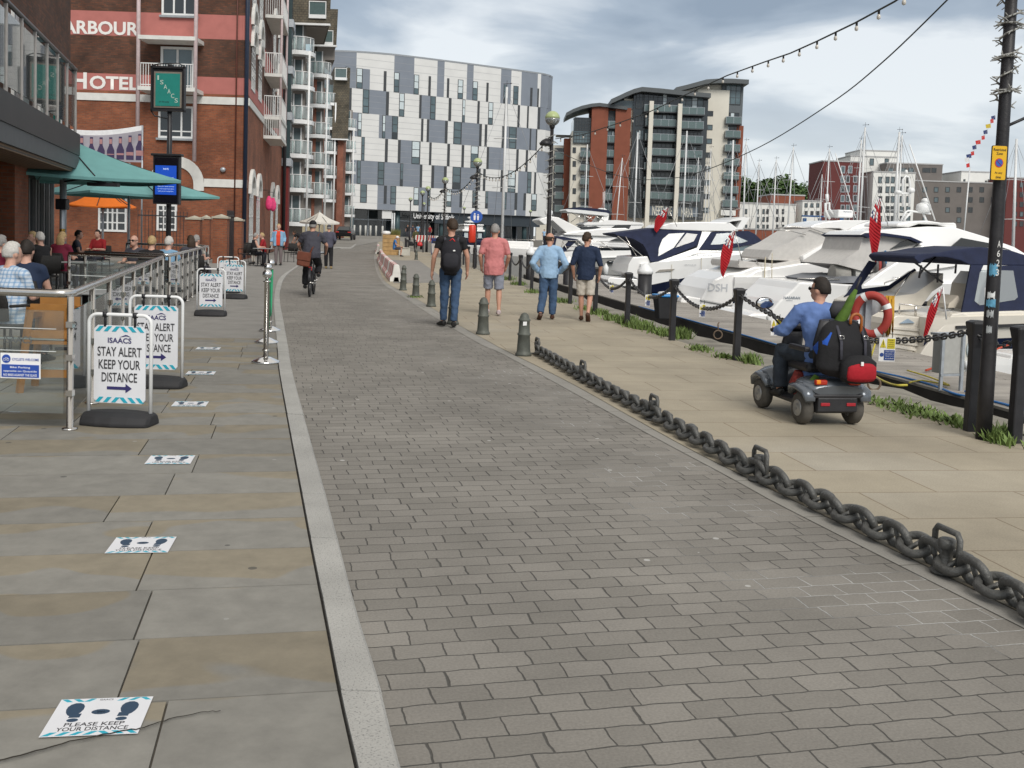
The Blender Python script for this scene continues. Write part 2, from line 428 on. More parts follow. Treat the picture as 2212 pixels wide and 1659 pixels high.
def offset(cv, d):
 out = []
 for i, p in enumerate(cv):
  t = (cv[min(i + 1, len(cv) - 1)] - cv[max(i - 1, 0)]).normalized(); out.append(p + V((t.y, -t.x)) * d)
 return out
PE = offset(PL, .05)
QE = offset(PL, 1.0)
YEND = min(PL[-1].y, 150)
def ysamples(y0, y1):
 ys = [y0]; 
 while ys[-1] < y1: ys.append(min(y1, ys[-1] + max(.35, ys[-1] * .03)))
 return ys
def sheet(name, left, right, y0, y1, z, mt, rot=0.0, nx=1, thick=0):
 b = MB(); b.uvs = []; ys = ysamples(y0, y1); c, s_ = math.cos(rot), math.sin(rot)
 for y in ys:
  xl, xr = (left(y) if callable(left) else left), (right(y) if callable(right) else right)
  for k in range(nx + 1):
   x = lerp(xl, xr, k / nx); b.v.append(V((x, y, z + gz(y)))); b.uvs.append((x * c + y * s_, -x * s_ + y * c))
 n = nx + 1
 for i in range(len(ys) - 1):
  for k in range(nx): b.f.append((i * n + k, i * n + k + 1, (i + 1) * n + k + 1, (i + 1) * n + k)); b.mi.append(0); b.sm.append(False)
 return tag(b.build(name, mt), kind='structure')
fx = lambda cv: (lambda y: xat(cv, y))
road_m = brickmat('block_paving', (.178, .167, .148), (.222, .208, .186), (.06, .057, .05), .205, .13, .0046, .9, .2, .6, wob=.026, msm=.6, jit=.2)
def white_joints(mt):
 nt = mt.node_tree; L = nt.links.new; N = nt.nodes.new
 br = next(n for n in nt.nodes if n.type == 'TEX_BRICK'); uv = next(n for n in nt.nodes if n.type == 'TEX_COORD')
 nz = N('ShaderNodeTexNoise'); nz.inputs['Scale'].default_value = 1.1; nz.inputs['Detail'].default_value = 5; L(uv.outputs['UV'], nz.inputs['Vector'])
 rr = N('ShaderNodeMapRange'); rr.inputs['From Min'].default_value = .5; rr.inputs['From Max'].default_value = .6; rr.inputs['To Max'].default_value = .6; L(nz.outputs['Fac'], rr.inputs['Value'])
 sp = N('ShaderNodeSeparateXYZ'); L(uv.outputs['UV'], sp.inputs[0])
 lim = N('ShaderNodeMapRange'); lim.inputs['From Min'].default_value = 2.0; lim.inputs['From Max'].default_value = 2.5; L(sp.outputs[0], lim.inputs['Value'])
 mu = N('ShaderNodeMath'); mu.operation = 'MULTIPLY'; L(rr.outputs[0], mu.inputs[0]); L(lim.outputs[0], mu.inputs[1])
 mx_ = N('ShaderNodeMix'); mx_.data_type = 'RGBA'; mx_.inputs['A'].default_value = (.068, .065, .058, 1); mx_.inputs['B'].default_value = (.62, .62, .6, 1)
 L(mu.outputs[0], mx_.inputs[0]); L(mx_.outputs['Result'], br.inputs['Mortar'])
white_joints(road_m)
def specks(mt, amt, col, scale=9., size=.16):
 nt = mt.node_tree; L = nt.links.new; N = nt.nodes.new
 b = nt.nodes['Principled BSDF']; src = b.inputs['Base Color'].links[0].from_socket
 tc_ = N('ShaderNodeTexCoord'); vo = N('ShaderNodeTexVoronoi'); vo.inputs['Scale'].default_value = scale; L(tc_.outputs['Object'], vo.inputs['Vector'])
 c1 = N('ShaderNodeMath'); c1.operation = 'LESS_THAN'; c1.inputs[1].default_value = size; L(vo.outputs['Distance'], c1.inputs[0])
 sp = N('ShaderNodeSeparateColor'); L(vo.outputs['Color'], sp.inputs[0])
 c2 = N('ShaderNodeMath'); c2.operation = 'LESS_THAN'; c2.inputs[1].default_value = amt; L(sp.outputs[0], c2.inputs[0])
 mu = N('ShaderNodeMath'); mu.operation = 'MULTIPLY'; L(c1.outputs[0], mu.inputs[0]); L(c2.outputs[0], mu.inputs[1])
 m2 = N('ShaderNodeMath'); m2.operation = 'MULTIPLY'; m2.inputs[1].default_value = .7; L(mu.outputs[0], m2.inputs[0])
 mx_ = N('ShaderNodeMix'); mx_.data_type = 'RGBA'; mx_.inputs['B'].default_value = (*col, 1)
 L(m2.outputs[0], mx_.inputs[0]); L(src, mx_.inputs['A']); L(mx_.outputs['Result'], b.inputs['Base Color'])
specks(road_m, .03, (.5, .5, .48), 7., .12)
sheet('road', fx(KO), lambda y: xat(RK, y) + .02, 1.5, min(RK[-1].y, KO[-1].y), 0, road_m, R(14), 4)
strip_m = brickmat('granite_edge_strip', (.27, .26, .235), (.25, .24, .22), (.13, .125, .11), 1.0, .9, .006, .9, .14, .3)
sheet('kerb_strip', fx(RK), fx(RO), 1.5, RO[-1].y - .5, .004, strip_m, R(14))
pave_m = brickmat('quayside_slabs', (.335, .295, .222), (.30, .28, .235), (.20, .155, .105), 1.1, .62, .006, .85, .2, .25, wob=.01)
def slabtone(mt):
 nt = mt.node_tree; L = nt.links.new; N = nt.nodes.new
 br = next(n for n in nt.nodes if n.type == 'TEX_BRICK'); uv = next(n for n in nt.nodes if n.type == 'TEX_COORD')
 b2 = N('ShaderNodeTexBrick'); b2.offset = .5
 for k in ('Scale', 'Brick Width', 'Row Height'): b2.inputs[k].default_value = br.inputs[k].default_value
 b2.inputs['Mortar Size'].default_value = 0; b2.inputs['Color1'].default_value = (0, 0, 0, 1); b2.inputs['Color2'].default_value = (1, 1, 1, 1); b2.inputs['Bias'].default_value = -.3
 L(br.inputs['Vector'].links[0].from_socket, b2.inputs['Vector'])
 nz = N('ShaderNodeTexNoise'); nz.inputs['Scale'].default_value = .16; L(uv.outputs['UV'], nz.inputs['Vector'])
 rr = N('ShaderNodeMapRange'); rr.inputs['From Min'].default_value = .5; rr.inputs['From Max'].default_value = .62; L(nz.outputs['Fac'], rr.inputs['Value'])
 mu = N('ShaderNodeMath'); mu.operation = 'MULTIPLY'; L(b2.outputs['Color'], mu.inputs[0]); L(rr.outputs[0], mu.inputs[1])
 m_ = N('ShaderNodeMix'); m_.data_type = 'RGBA'; m_.inputs['A'].default_value = (.325, .285, .215, 1); m_.inputs['B'].default_value = (.39, .38, .345, 1)
 L(mu.outputs[0], m_.inputs[0]); L(m_.outputs['Result'], br.inputs['Color2'])
slabtone(pave_m); specks(pave_m, .05, (.1, .09, .08), 4., .05)
sheet('quayside_pavement', fx(RO), fx(PE), 1.5, YEND, .008, pave_m, R(9), 4)
edge_m = M('weathered_quay_concrete', (.235, .22, .185), .95, var=.35, vs=3, bump=.5, bs=14, dirt=((.1, .09, .075), 1.4, .52, .7))
b = MB(); ys = ysamples(1.5, YEND); b.uvs = None
vs = []
for y in ys:
 j = noise.noise(V((0, y * 1.3, 0))) * .16 + noise.noise(V((7, y * 4, 0))) * .05
 xo = xat(QE, y) + j
 vs += [(xat(PE, y), y, .006 + gz(y)), (xo - .35, y, .006 + gz(y)), (xo, y, -.05 + gz(y) + j * .2), (xo + .04, y, -.5), (xo + .06, y, -2.6)]
fs = []
for i in range(len(ys) - 1):
 for k in range(4): a = i * 5 + k; fs.append((a, a + 1, a + 6, a + 5))
b.add(vs, fs); tag(b.build('quay_edge', edge_m), kind='structure')
ground_m = M('far_ground', (.22, .21, .19), .95, var=.2, vs=.3)
b = MB(); vs = []; fs = []
ysl = [-30, 1.5] + ysamples(1.8, YEND)[0:] + [YEND + 1, 186, 187, 260, 500, 1500, 5000]
for y in ysl:
 xr = xat(QE, max(2, y)) - .5 if y <= YEND + .5 else (-6 if y < 186.5 else 4000)
 vs += [(-4000, y, -.03 + gz(y)), (xr, y, -.03 + gz(y)), (xr, y, -4)]
for i in range(len(ysl) - 1):
 a = i * 3; fs += [(a, a + 1, a + 4, a + 3), (a + 1, a + 2, a + 5, a + 4)]
b.add(vs, fs); b.quad((-6, 186.8, .77), (4000, 186.8, .77), (4000, 186.8, -4), (-6, 186.8, -4))
tag(b.build('ground', ground_m), kind='structure')
wm = M('dock_water', (.022, .03, .026), .06, var=.2, vs=.2, spec=.5)
nt = wm.node_tree; nb = nt.nodes.new('ShaderNodeTexNoise'); nb.inputs['Scale'].default_value = 1.6; nb.inputs['Detail'].default_value = 3
tcw = nt.nodes.new('ShaderNodeTexCoord'); nt.links.new(tcw.outputs['Object'], nb.inputs['Vector'])
bmw = nt.nodes.new('ShaderNodeBump'); bmw.inputs['Strength'].default_value = .25; bmw.inputs['Distance'].default_value = .06
nt.links.new(nb.outputs['Fac'], bmw.inputs['Height']); nt.links.new(bmw.outputs[0], nt.nodes['Principled BSDF'].inputs['Normal'])
WZ = -1.35
b = MB(); b.quad((-60, -20, WZ), (900, -20, WZ), (900, 190, WZ), (-60, 190, WZ)); tag(b.build('water', wm), kind='structure')
asph = M('footway_asphalt', (.235, .226, .21), .95, var=.14, vs=2.5, bump=.3, bs=160)
SLAB_TOP = 14.2
sheet('footway', -14, lambda y: xat(KI, y) + .01, SLAB_TOP - .6, KI[-1].y - 1, .016, asph, 0, 3)
sheet('terrace_floor', -16, lambda y: xat(KI, y) - .4, 1.5, SLAB_TOP + .5, .006, M('slab_bedding', (.10, .09, .075), .95), 0, 2)
pa = [GG(*p) for p in ((833, 560), (868, 563), (905, 563), (935, 585), (958, 602), (960, 611), (905, 612), (850, 612))]
b = MB(); b.quad(*[(p.x, p.y, .0125) for p in pa]); tag(b.build('asphalt_patch', asph), kind='structure')
kerb_m = M('granite_kerb', (.36, .355, .335), .85, var=.16, vs=2, bump=.25, bs=120, dirt=((.10, .10, .10), 130., .55, .75))
ki, ko = resample(KI, .05), KO
b = MB(); L_ = len(ki); step = 18; i = 0; rk = random.Random(3)
while i + 2 < L_ and ki[i].y < 95:
 n_ = step if ki[i].y < 20 else 30
 j = min(i + n_, L_ - 1); h = .03 + rk.uniform(-.003, .004)
 ring = []
 for t in range(0, j - i + 1, max(1, (j - i) // 5)):
  p = ki[i + t]; xo = xat(KO, p.y); g = gz(p.y)
  if t == 0: p = p + V((0, .006))
  ring.append([(p.x + .008, p.y, -.05 + g), (p.x + .008, p.y, h + g), (xo - .012, p.y, h + g), (xo, p.y, h - .014 + g), (xo + .003, p.y, -.05 + g)])
 if len(ring) > 1: b.loft(ring, smooth=False)
 i = j
tag(b.build('left_kerb', kerb_m), kind='structure')
def stone_slabs():
 th = R(12); cr_, sr = math.cos(th), math.sin(th)
 er, ec = V((cr_, sr)), V((-sr, cr_))
 o0 = V((xat(KI, 2.2), 2.2)); b = MB(); b.uvs = []; cols = []; rr = random.Random(11)
 b0 = G(147, 1545).y; 
 rowh, brow = .55, -1.0
 def kerb_a(bv):
  for k in range(len(KI) - 1):
   p, q = KI[k] - o0, KI[k + 1] - o0
   bp_, bq = p.dot(ec), q.dot(ec)
   if bp_ <= bv <= bq: t = (bv - bp_) / max(1e-6, bq - bp_); return lerp(p.dot(er), q.dot(er), t)
  return 0
 base = (G(300, 1530).xy - o0).dot(ec)
 start = base - rowh * 4
 k = 0
 while True:
  lo, hi = start + k * rowh, start + (k + 1) * rowh
  k += 1
  if lo > 12.6: break
  a1 = None; aR = [kerb_a(lo), kerb_a(hi)]
  a = max(aR) ; first = True
  w_ = rr.uniform(.35, 1.1)
  while a > -9:
   a2 = a - w_; g = .004
   c = [(a2 + g, lo + g), ((aR[0] - .004 if first else a - g), lo + g), ((aR[1] - .004 if first else a - g), hi - g), (a2 + g, hi - g)]
   rnd = (rr.random(), rr.random(), rr.random()); off = rr.uniform(0, 60); dz = .02 + rr.uniform(-.0015, .0015)
   p3 = [o0 + er * x + ec * y for x, y in c]
   if p3[2].y < SLAB_TOP + 1.2 and p3[0].y > 1.2:
    n0 = len(b.v)
    for (x, y), p in zip(c, p3):
     b.v.append(V((p.x, p.y, dz))); b.uvs.append((x - a2 + off, (y - lo) / rowh + math.floor(off) * 4)); cols.append(rnd)
    b.f.append((n0, n0 + 1, n0 + 2, n0 + 3)); b.mi.append(0); b.sm.append(False)
    for q in range(4):
     i1, i2 = n0 + q, n0 + (q + 1) % 4; m0 = len(b.v)
     for ii in (i2, i1): b.v.append(b.v[ii].copy()); b.uvs.append(b.uvs[ii]); cols.append(rnd)
     for ii in (i1, i2): b.v.append(b.v[ii] - V((0, 0, .02))); b.uvs.append(b.uvs[ii]); cols.append(rnd)
     b.f.append((m0, m0 + 1, m0 + 2, m0 + 3)); b.mi.append(0); b.sm.append(False)
   a = a2; first = False; w_ = rr.choice((.62, .85, .9, 1.05, 1.25, 1.45))
 mt = bpy.data.materials.new('riven_sandstone'); mt.use_nodes = True; nt = mt.node_tree; L = nt.links.new; N = nt.nodes.new
 bs = nt.nodes['Principled BSDF']; bs.inputs['Roughness'].default_value = .8
 at_ = N('ShaderNodeAttribute'); at_.attribute_name = 'stone'; sp = N('ShaderNodeSeparateColor'); L(at_.outputs['Color'], sp.inputs[0])
 uv = N('ShaderNodeTexCoord'); su = N('ShaderNodeSeparateXYZ'); L(uv.outputs['UV'], su.inputs[0])
 fr = N('ShaderNodeMath'); fr.operation = 'FRACT'; L(su.outputs[1], fr.inputs[0])
 mp = N('ShaderNodeMapping'); mp.inputs['Scale'].default_value = (1.1, .8, 1); L(uv.outputs['UV'], mp.inputs[0])
 n1 = N('ShaderNodeTexNoise'); n1.inputs['Scale'].default_value = 1.5; n1.inputs['Detail'].default_value = .8; L(mp.outputs[0], n1.inputs['Vector'])
 amp = N('ShaderNodeMath'); amp.operation = 'MULTIPLY_ADD'; amp.inputs[1].default_value = 3.6; amp.inputs[2].default_value = .3; L(sp.outputs[1], amp.inputs[0])
 nn = N('ShaderNodeMath'); nn.operation = 'SUBTRACT'; nn.inputs[1].default_value = .5; L(n1.outputs['Fac'], nn.inputs[0])
 pr = N('ShaderNodeMath'); pr.operation = 'MULTIPLY_ADD'; L(nn.outputs[0], pr.inputs[0]); L(amp.outputs[0], pr.inputs[1]); L(fr.outputs[0], pr.inputs[2])
 th_ = N('ShaderNodeMath'); th_.operation = 'MULTIPLY_ADD'; th_.inputs[1].default_value = .8; th_.inputs[2].default_value = .25; L(sp.outputs[0], th_.inputs[0])
 df = N('ShaderNodeMath'); df.operation = 'SUBTRACT'; L(th_.outputs[0], df.inputs[0]); L(pr.outputs[0], df.inputs[1])
 ms = N('ShaderNodeMapRange'); ms.inputs['From Min'].default_value = -.02; ms.inputs['From Max'].default_value = .03; L(df.outputs[0], ms.inputs['Value'])
 col = N('ShaderNodeMix'); col.data_type = 'RGBA'; col.inputs['A'].default_value = (.218, .192, .143, 1); col.inputs['B'].default_value = (.208, .201, .180, 1); L(ms.outputs[0], col.inputs[0])
 n2 = N('ShaderNodeTexNoise'); n2.inputs['Scale'].default_value = 6; n2.inputs['Detail'].default_value = 9; n2.inputs['Roughness'].default_value = .7; L(uv.outputs['Object'], n2.inputs['Vector'])
 r2_ = N('ShaderNodeMapRange'); r2_.inputs['From Min'].default_value = .25; r2_.inputs['From Max'].default_value = .75; r2_.inputs['To Min'].default_value = .78; r2_.inputs['To Max'].default_value = 1.18; L(n2.outputs['Fac'], r2_.inputs['Value'])
 tn = N('ShaderNodeMath'); tn.operation = 'MULTIPLY_ADD'; tn.inputs[1].default_value = .22; tn.inputs[2].default_value = .89; L(sp.outputs[2], tn.inputs[0])
 tm = N('ShaderNodeMath'); tm.operation = 'MULTIPLY'; L(tn.outputs[0], tm.inputs[0]); L(r2_.outputs[0], tm.inputs[1])
 sc = N('ShaderNodeVectorMath'); sc.operation = 'SCALE'; L(col.outputs['Result'], sc.inputs[0]); L(tm.outputs[0], sc.inputs['Scale']); L(sc.outputs[0], bs.inputs['Base Color'])
 bm = N('ShaderNodeBump'); bm.inputs['Strength'].default_value = .18; bm.inputs['Distance'].default_value = .01; L(n2.outputs['Fac'], bm.inputs['Height']); L(bm.outputs[0], bs.inputs['Normal'])
 specks(mt, .16, (.045, .045, .045), 2.7, .07); specks(mt, .08, (.05, .05, .048), 5.1, .11); specks(mt, .03, (.3, .3, .28), 6.3, .1)
 o = b.build('left_pavement', mt)
 ca = o.data.color_attributes.new('stone', 'FLOAT_COLOR', 'POINT')
 ca.data.foreach_set('color', [c for q in cols for c in (*q, 1)])
 return tag(o, kind='structure')
stone_slabs()
b = MB(); nx_, ny_ = 40, 14; vs = []
for j in range(ny_ + 1):
 for i in range(nx_ + 1):
  x_, y_ = lerp(20, 300, i / nx_), lerp(330, 560, j / ny_)
  vs.append((x_, y_, 30 * math.exp(-((x_ - 100) / 75) ** 2) * math.sin(math.pi * min(1, j / ny_ * 1.1) * .5) + 2 * noise.noise(V((x_ * .03, y_ * .03, 0)))))
fs = [(j * (nx_ + 1) + i, j * (nx_ + 1) + i + 1, (j + 1) * (nx_ + 1) + i + 1, (j + 1) * (nx_ + 1) + i) for j in range(ny_) for i in range(nx_)]
b.add(vs, fs, True); tag(b.build('hill', M('hill_grass', (.05, .075, .03), .95, var=.3, vs=.05)), kind='structure')
# ================================================================ buildings
frame_d = M('dark_grey_frame', (.05, .055, .06), .5)
winwhite = M('white_window_frame', (.72, .73, .72), .45, var=.05)
render_c = M('cream_render', (.66, .63, .55), .9, var=.05, vs=.4)
render_w = M('white_render', (.72, .72, .69), .9, var=.05, vs=.4)
brick_r = brickmat('red_brick', (.27, .083, .036), (.185, .056, .028), (.17, .095, .06), rough=.9, blot=.42)
brick_dk = brickmat('sooty_brick', (.135, .05, .027), (.07, .034, .023), (.07, .045, .032), rough=.9, blot=.5)
brick_far = M('far_red_brick', (.225, .075, .046), .9, var=.12, vs=.6)
class Fac:
 """a building front on the vertical plane through P0 along e; local x along e, y into the building, z up"""
 def __init__(s, name, label, cat, P0, e=(1, 0), group=None):
  e = V((e[0], e[1])).normalized(); s.P0 = V((P0[0], P0[1])); s.e = e
  s.t = thing(name, label, cat, (P0[0], P0[1], 0), math.atan2(e.y, e.x), group)
  s.map = planemap(s.P0, e)
 def rect(s, a, b):
  p, q = s.map(*a), s.map(*b); return min(p[0], q[0]), min(p[1], q[1]), max(p[0], q[0]), max(p[1], q[1])
 def block(s, name, r, mt, y0=0, y1=8, bevel=0):
  b = MB(); b.box((r[0], y0, r[1]), (r[2], y1, r[3])); return b.build(name, mt, s.t, bevel)
 def window(s, r, frame=winwhite, glass=glassd, fw=.06, proud=.05, mull=(), trans=(), y=0, name='window', paned=True, sill=None):
  """r = x0,z0,x1,z1; a proud frame with a pane set back in it"""
  x0, z0, x1, z1 = r; b = MB()
  b.box((x0, y - proud, z0), (x0 + fw, y + .02, z1)); b.box((x1 - fw, y - proud, z0), (x1, y + .02, z1))
  b.box((x0 + fw, y - proud, z0), (x1 - fw, y + .02, z0 + fw)); b.box((x0 + fw, y - proud, z1 - fw), (x1 - fw, y + .02, z1))
  for k in mull: c = lerp(x0, x1, k); b.box((c - fw * .4, y - proud * .9, z0 + fw), (c + fw * .4, y + .02, z1 - fw))
  for k in trans: c = lerp(z0, z1, k); b.box((x0 + fw, y - proud * .8, c - fw * .3), (x1 - fw, y + .02, c + fw * .3))
  f = b.build(name, frame, s.t)
  if paned:
   g = MB(); g.box((x0 + fw * .7, y - proud * .35, z0 + fw * .7), (x1 - fw * .7, y + .01, z1 - fw * .7)); g.build('pane', glass, f)
  if sill:
   g = MB(); g.box((x0 - .08, y - proud - .1, z0 - .1), (x1 + .08, y + .01, z0 - .003)); g.build('sill', sill, f)
  return f
def university():
 L0 = at(700, 500, 164).xy; B0 = at(1153, 500, 182.6).xy
 F = Fac('university_building', 'tall white and grey chequered university building with curved corner at the end of the road', 'building', L0, B0 - L0)
 u6 = lambda x: (1050 + x * .34357) / 1.4756
 v6 = lambda y: (150 + y * .34357) / 1.4756
 SL = (B0 - L0).length
 wp = M('white_cladding', (.66, .66, .645), .45, var=.06, vs=.5); gp = M('grey_cladding', (.205, .23, .27), .4, var=.08, vs=.5)
 zs = [29.9, 24.0, 20.2, 16.45, 12.7, 8.95, 5.0]
 RAD = 5.0
 def wall(sv):
  if sv <= SL: return sv, 0, 0
  a = min(1.9, (sv - SL) / RAD); return SL + RAD * math.sin(a), RAD * (1 - math.cos(a)), a
 def top(sv): return 29.9 - .9 * max(0, (SL * .35 - sv) / SL) ** 2 * 6 - .5 * max(0, (sv - SL * .4) / SL) ** 2
 def smap(x6, zr):
  lo, hi = 0.0, SL + RAD * 1.5
  th = math.atan2((B0 - L0).y, (B0 - L0).x); c, s_ = math.cos(th), math.sin(th)
  for _ in range(40):
   m_ = (lo + hi) / 2; lx, ly, _a = wall(m_)
   p = V((L0.x + lx * c - ly * s_, L0.y + lx * s_ + ly * c, zr))
   if pxof(p)[0] < u6(x6): lo = m_
   else: hi = m_
  return lo
 def strip(mb, s0, s1, z0, z1, off=0.0, thick=.0):
  n = 1 if s1 <= SL else 4
  tz = (lambda s: min(z1, top(s)))
  for k in range(n):
   a, b_ = lerp(s0, s1, k / n), lerp(s0, s1, (k + 1) / n)
   q = []
   for s in (a, b_):
    x, y, an = wall(s); q.append((x + math.sin(an) * off, y - math.cos(an) * off))
   (xa, ya), (xb, yb) = q
   mb.quad((xa, ya, z0), (xb, yb, z0), (xb, yb, tz(b_) if z1 > 29 else z1), (xa, ya, tz(a) if z1 > 29 else z1))
   if thick:
    for (xx, yy, s) in ((xa, ya, a), (xb, yb, b_)):
     _, _, an = wall(s); xi, yi = xx - math.sin(an) * thick, yy + math.cos(an) * thick
     mb.quad((xx, yy, z0), (xi, yi, z0), (xi, yi, z1), (xx, yy, z1))
 rows = [
  ['G60-250', 'W250-600', 'G600-785', 'W785-1000', 'G1000-1065', 'W1065-1275', 'G1275-1335', 'W1335-1590', 'G1590-1685', 'W1685-1780', 'G1780-1930', 'W1930-1960', 'G1960-1995'],
  ['W60-308', 'G308-525', 'W525-845', 'G845-985', 'W985-1930', 'G1930-1995'],
  ['G60-298', 'W298-460', 'G460-635', 'W635-920', 'G920-1095', 'W1095-1150', 'G1150-1412', 'W1412-1620', 'G1620-1920', 'W1920-1995'],
  ['W60-658', 'G658-840', 'W840-1478', 'G1478-1635', 'W1635-1925', 'G1925-1995'],
  ['G60-860', 'W860-968', 'G968-1085', 'W1085-1140', 'G1140-1400', 'W1400-1750', 'G1750-1870', 'W1870-1995'],
  ['W60-445', 'G445-617', 'W617-828', 'G828-935', 'W935-1130', 'G1130-1230', 'W1230-1470', 'G1470-1720', 'W1720-1735', 'G1735-1822', 'W1822-1995']]
 wins = [
  [(148, 178), (250, 308), (503, 528), (598, 648), (783, 830), (918, 940), (1090, 1110), (1190, 1240), (1328, 1375), (1455, 1475), (1615, 1640), (1705, 1752), (1862, 1882), (1928, 1942)],
  [(178, 205), (308, 368), (525, 551), (646, 696), (833, 853), (935, 985), (1105, 1130), (1232, 1258), (1372, 1392), (1473, 1517), (1625, 1640), (1745, 1765), (1833, 1848), (1933, 1953)],
  [(262, 298), (490, 518), (580, 635), (850, 870), (903, 923), (1072, 1096), (1152, 1226), (1390, 1412), (1440, 1462), (1600, 1620), (1665, 1735), (1858, 1870), (1915, 1926)],
  [(295, 326), (515, 541), (635, 659), (763, 842), (925, 946), (1092, 1116), (1225, 1248), (1310, 1382), (1458, 1478), (1615, 1635), (1732, 1753), (1820, 1840)],
  [(255, 289), (448, 508), (655, 682), (838, 860), (945, 970), (1062, 1086), (1140, 1219), (1383, 1400), (1425, 1447), (1588, 1608), (1655, 1727), (1835, 1872), (1900, 1915)],
  [(285, 347), (505, 531), (566, 618), (780, 829), (910, 936), (1083, 1131), (1208, 1231), (1325, 1376), (1445, 1470), (1600, 1642), (1718, 1741), (1800, 1822), (1872, 1922)]]
 wb = MB()
 for r, (row, zt, zb) in enumerate(zip(rows, zs, zs[1:])):
  zm_ = (zt + zb) / 2
  for seg in row:
   x0, x1 = map(int, seg[1:].split('-')); s0 = max(0, smap(x0, zm_)) if x0 > 60 else 0; s1 = smap(x1, zm_) if x1 < 1990 else SL + RAD * 1.6
   wb.cur = 0 if seg[0] == 'W' else 1
   strip(wb, s0, s1, zb + .02, zt if r == 0 else zt)
 wb.cur = 1; strip(wb, smap(300, 26.5), smap(376, 26.5), 24.02, 27.2, .02)
 wb.cur = 2
 for r, (zt, zb) in enumerate(zip(zs, zs[1:])):
  n = 5 if r == 0 else 4
  for k in range(n):
   z = lerp(zb, zt, k / n); strip(wb, 0, SL + RAD * 1.5, z + .0, z + .035, .012)
 F.wall = wb.build('wall', [wp, gp, M('panel_joint', (.33, .34, .36), .7)], F.t)
 rr = random.Random(4)
 for r, lst in enumerate(wins):
  zt, zb = zs[r], zs[r + 1]
  for (a, c) in lst:
   z1 = zt - .02 if r else 27.2; z0 = zb + .02
   if r == 5: z0 = zb + 1.0
   s0, s1 = smap(a, (z0 + z1) / 2), smap(c, (z0 + z1) / 2)
   f = MB(); strip(f, s0, s1, z0, z1, .05, .05); o = f.build('window', frame_d, F.t)
   g = MB(); e = .09; h = z1 - z0; g.cur = 0
   if s1 - s0 > .5:
    kind = rr.random(); zz_ = [z0 + e, z0 + h * .27, z0 + h * .31, z0 + h * .62, z0 + h * .65, z1 - e]
    for q, (za, zc) in enumerate(((zz_[0], zz_[1]), (zz_[2], zz_[3]), (zz_[4], zz_[5]))):
     g.cur = 1 if (kind < .45 and q == 2) or (kind < .3 and q == 1) else (2 if kind > .85 and q == 0 else 0)
     strip(g, s0 + e, lerp(s0, s1, .86), za, zc, .07)
    g.build('pane', [glassm, pale, glassd], o)
 b = MB()
 N_ = 26
 ring = [wall(lerp(0, SL + RAD * 1.6, k / N_)) + (lerp(0, SL + RAD * 1.6, k / N_),) for k in range(N_ + 1)]
 for (x0, y0, a0, s0), (x1, y1, a1, s1) in zip(ring, ring[1:]):
  b.quad((x0, y0 - .04, top(s0) - .02), (x1, y1 - .04, top(s1) - .02), (x1, y1 - .04, top(s1) + .25), (x0, y0 - .04, top(s0) + .25))
  b.quad((x0, y0 - .04, top(s0) + .25), (x1, y1 - .04, top(s1) + .25), (x1, 24, 29.5), (x0, 24, 29.5))
  b.quad((x0, y0, 5.0), (x0, 24, 5.0), (x1, 24, 5.0), (x1, y1, 5.0))
 x1, y1, _, _ = ring[-1]
 b.quad((x1, y1, 5), (x1, 24, 5), (x1, 24, 29.9), (x1, y1, 29.9)); b.quad((0, 0, 5), (0, 24, 5), (0, 24, 29), (0, 0, 29))
 b.build('roof', M('zinc_roof', (.3, .32, .34), .5, .3), F.t)
 b = MB(); b.box((0, 3.5, .3), (SL + 2, 20, 5.0)); b.build('ground_floor', glassd, F.t)
 b = MB()
 for k in range(16): x = lerp(1, SL + 1, k / 15); b.box((x - .06, 3.38, .3), (x + .06, 3.5, 5))
 b.box((0, 3.36, 3.3), (SL + 2, 3.5, 3.45)); b.build('mullion', galv, F.t)
 for k in range(5):
  x = lerp(5, SL - 1, k / 4); b = MB(); b.lathe([(.42, .3), (.42, 5.0)], (x, 1.6, 0), 14); b.build('column', M('teal_column', (.06, .1, .11), .4), F.t)
 b = MB(); xa, za = F.map(858, 456); xb, zb_ = F.map(1166, 476); b.box((xa + 7.0, .55, 3.15), (SL + 1.5, .8, 4.98)); b.build('sign_fascia', M('dark_fascia', (.035, .045, .055), .4), F.t)
 xa = F.map(896, 465)[0]; xb = F.map(985, 469)[0]
 text('lettering', 'University of Suffolk', M('sign_white', (.8, .8, .8), .5, var=0), F.t, ((xa + xb) / 2, .52, 4.15), (1, 0, 0), (0, 0, 1), xb - xa, 1.25, .012)
 bb = MB(); r = F.rect((1270 / 1.4756 - 6, 455), (1320 / 1.4756 - 8, 468)); bb.box((F.map(837, 462)[0] - .8, .3, 3.6), (F.map(837, 462)[0] + .9, .5, 4.95)); bb.build('hanging_sign', wp, F.t)
 return F
university()
bal_glass = M('balcony_glass', (.10, .145, .145), .1, var=.15, spec=.7)
def balcony(F, r, y=0, depth=1.3, rail=True, glass=bal_glass, slab=frame_d):
 x0, z0, x1, z1 = r
 b = MB(); b.box((x0 - .1, y - depth, z0 - .22), (x1 + .1, y - .004, z0)); o = b.build('balcony', slab, F.t)
 g = MB(); g.box((x0, y - depth + .04, z0 + .01), (x1, y - depth + .08, z1)); g.box((x0, y - depth + .08, z0 + .01), (x0 + .04, y - .06, z1)); g.box((x1 - .04, y - depth + .08, z0 + .01), (x1, y - .06, z1)); g.build('balustrade', glass, o)
 h = MB(); h.box((x0 - .02, y - depth, z1), (x1 + .02, y - depth + .1, z1 + .06))
 n = max(2, int((x1 - x0) / 1.3) + 1)
 for k in range(n): x = lerp(x0 + .03, x1 - .03, k / (n - 1)); h.box((x - .025, y - depth, z0 + .01), (x + .025, y - depth + .035, z1))
 h.build('handrail', galv, o)
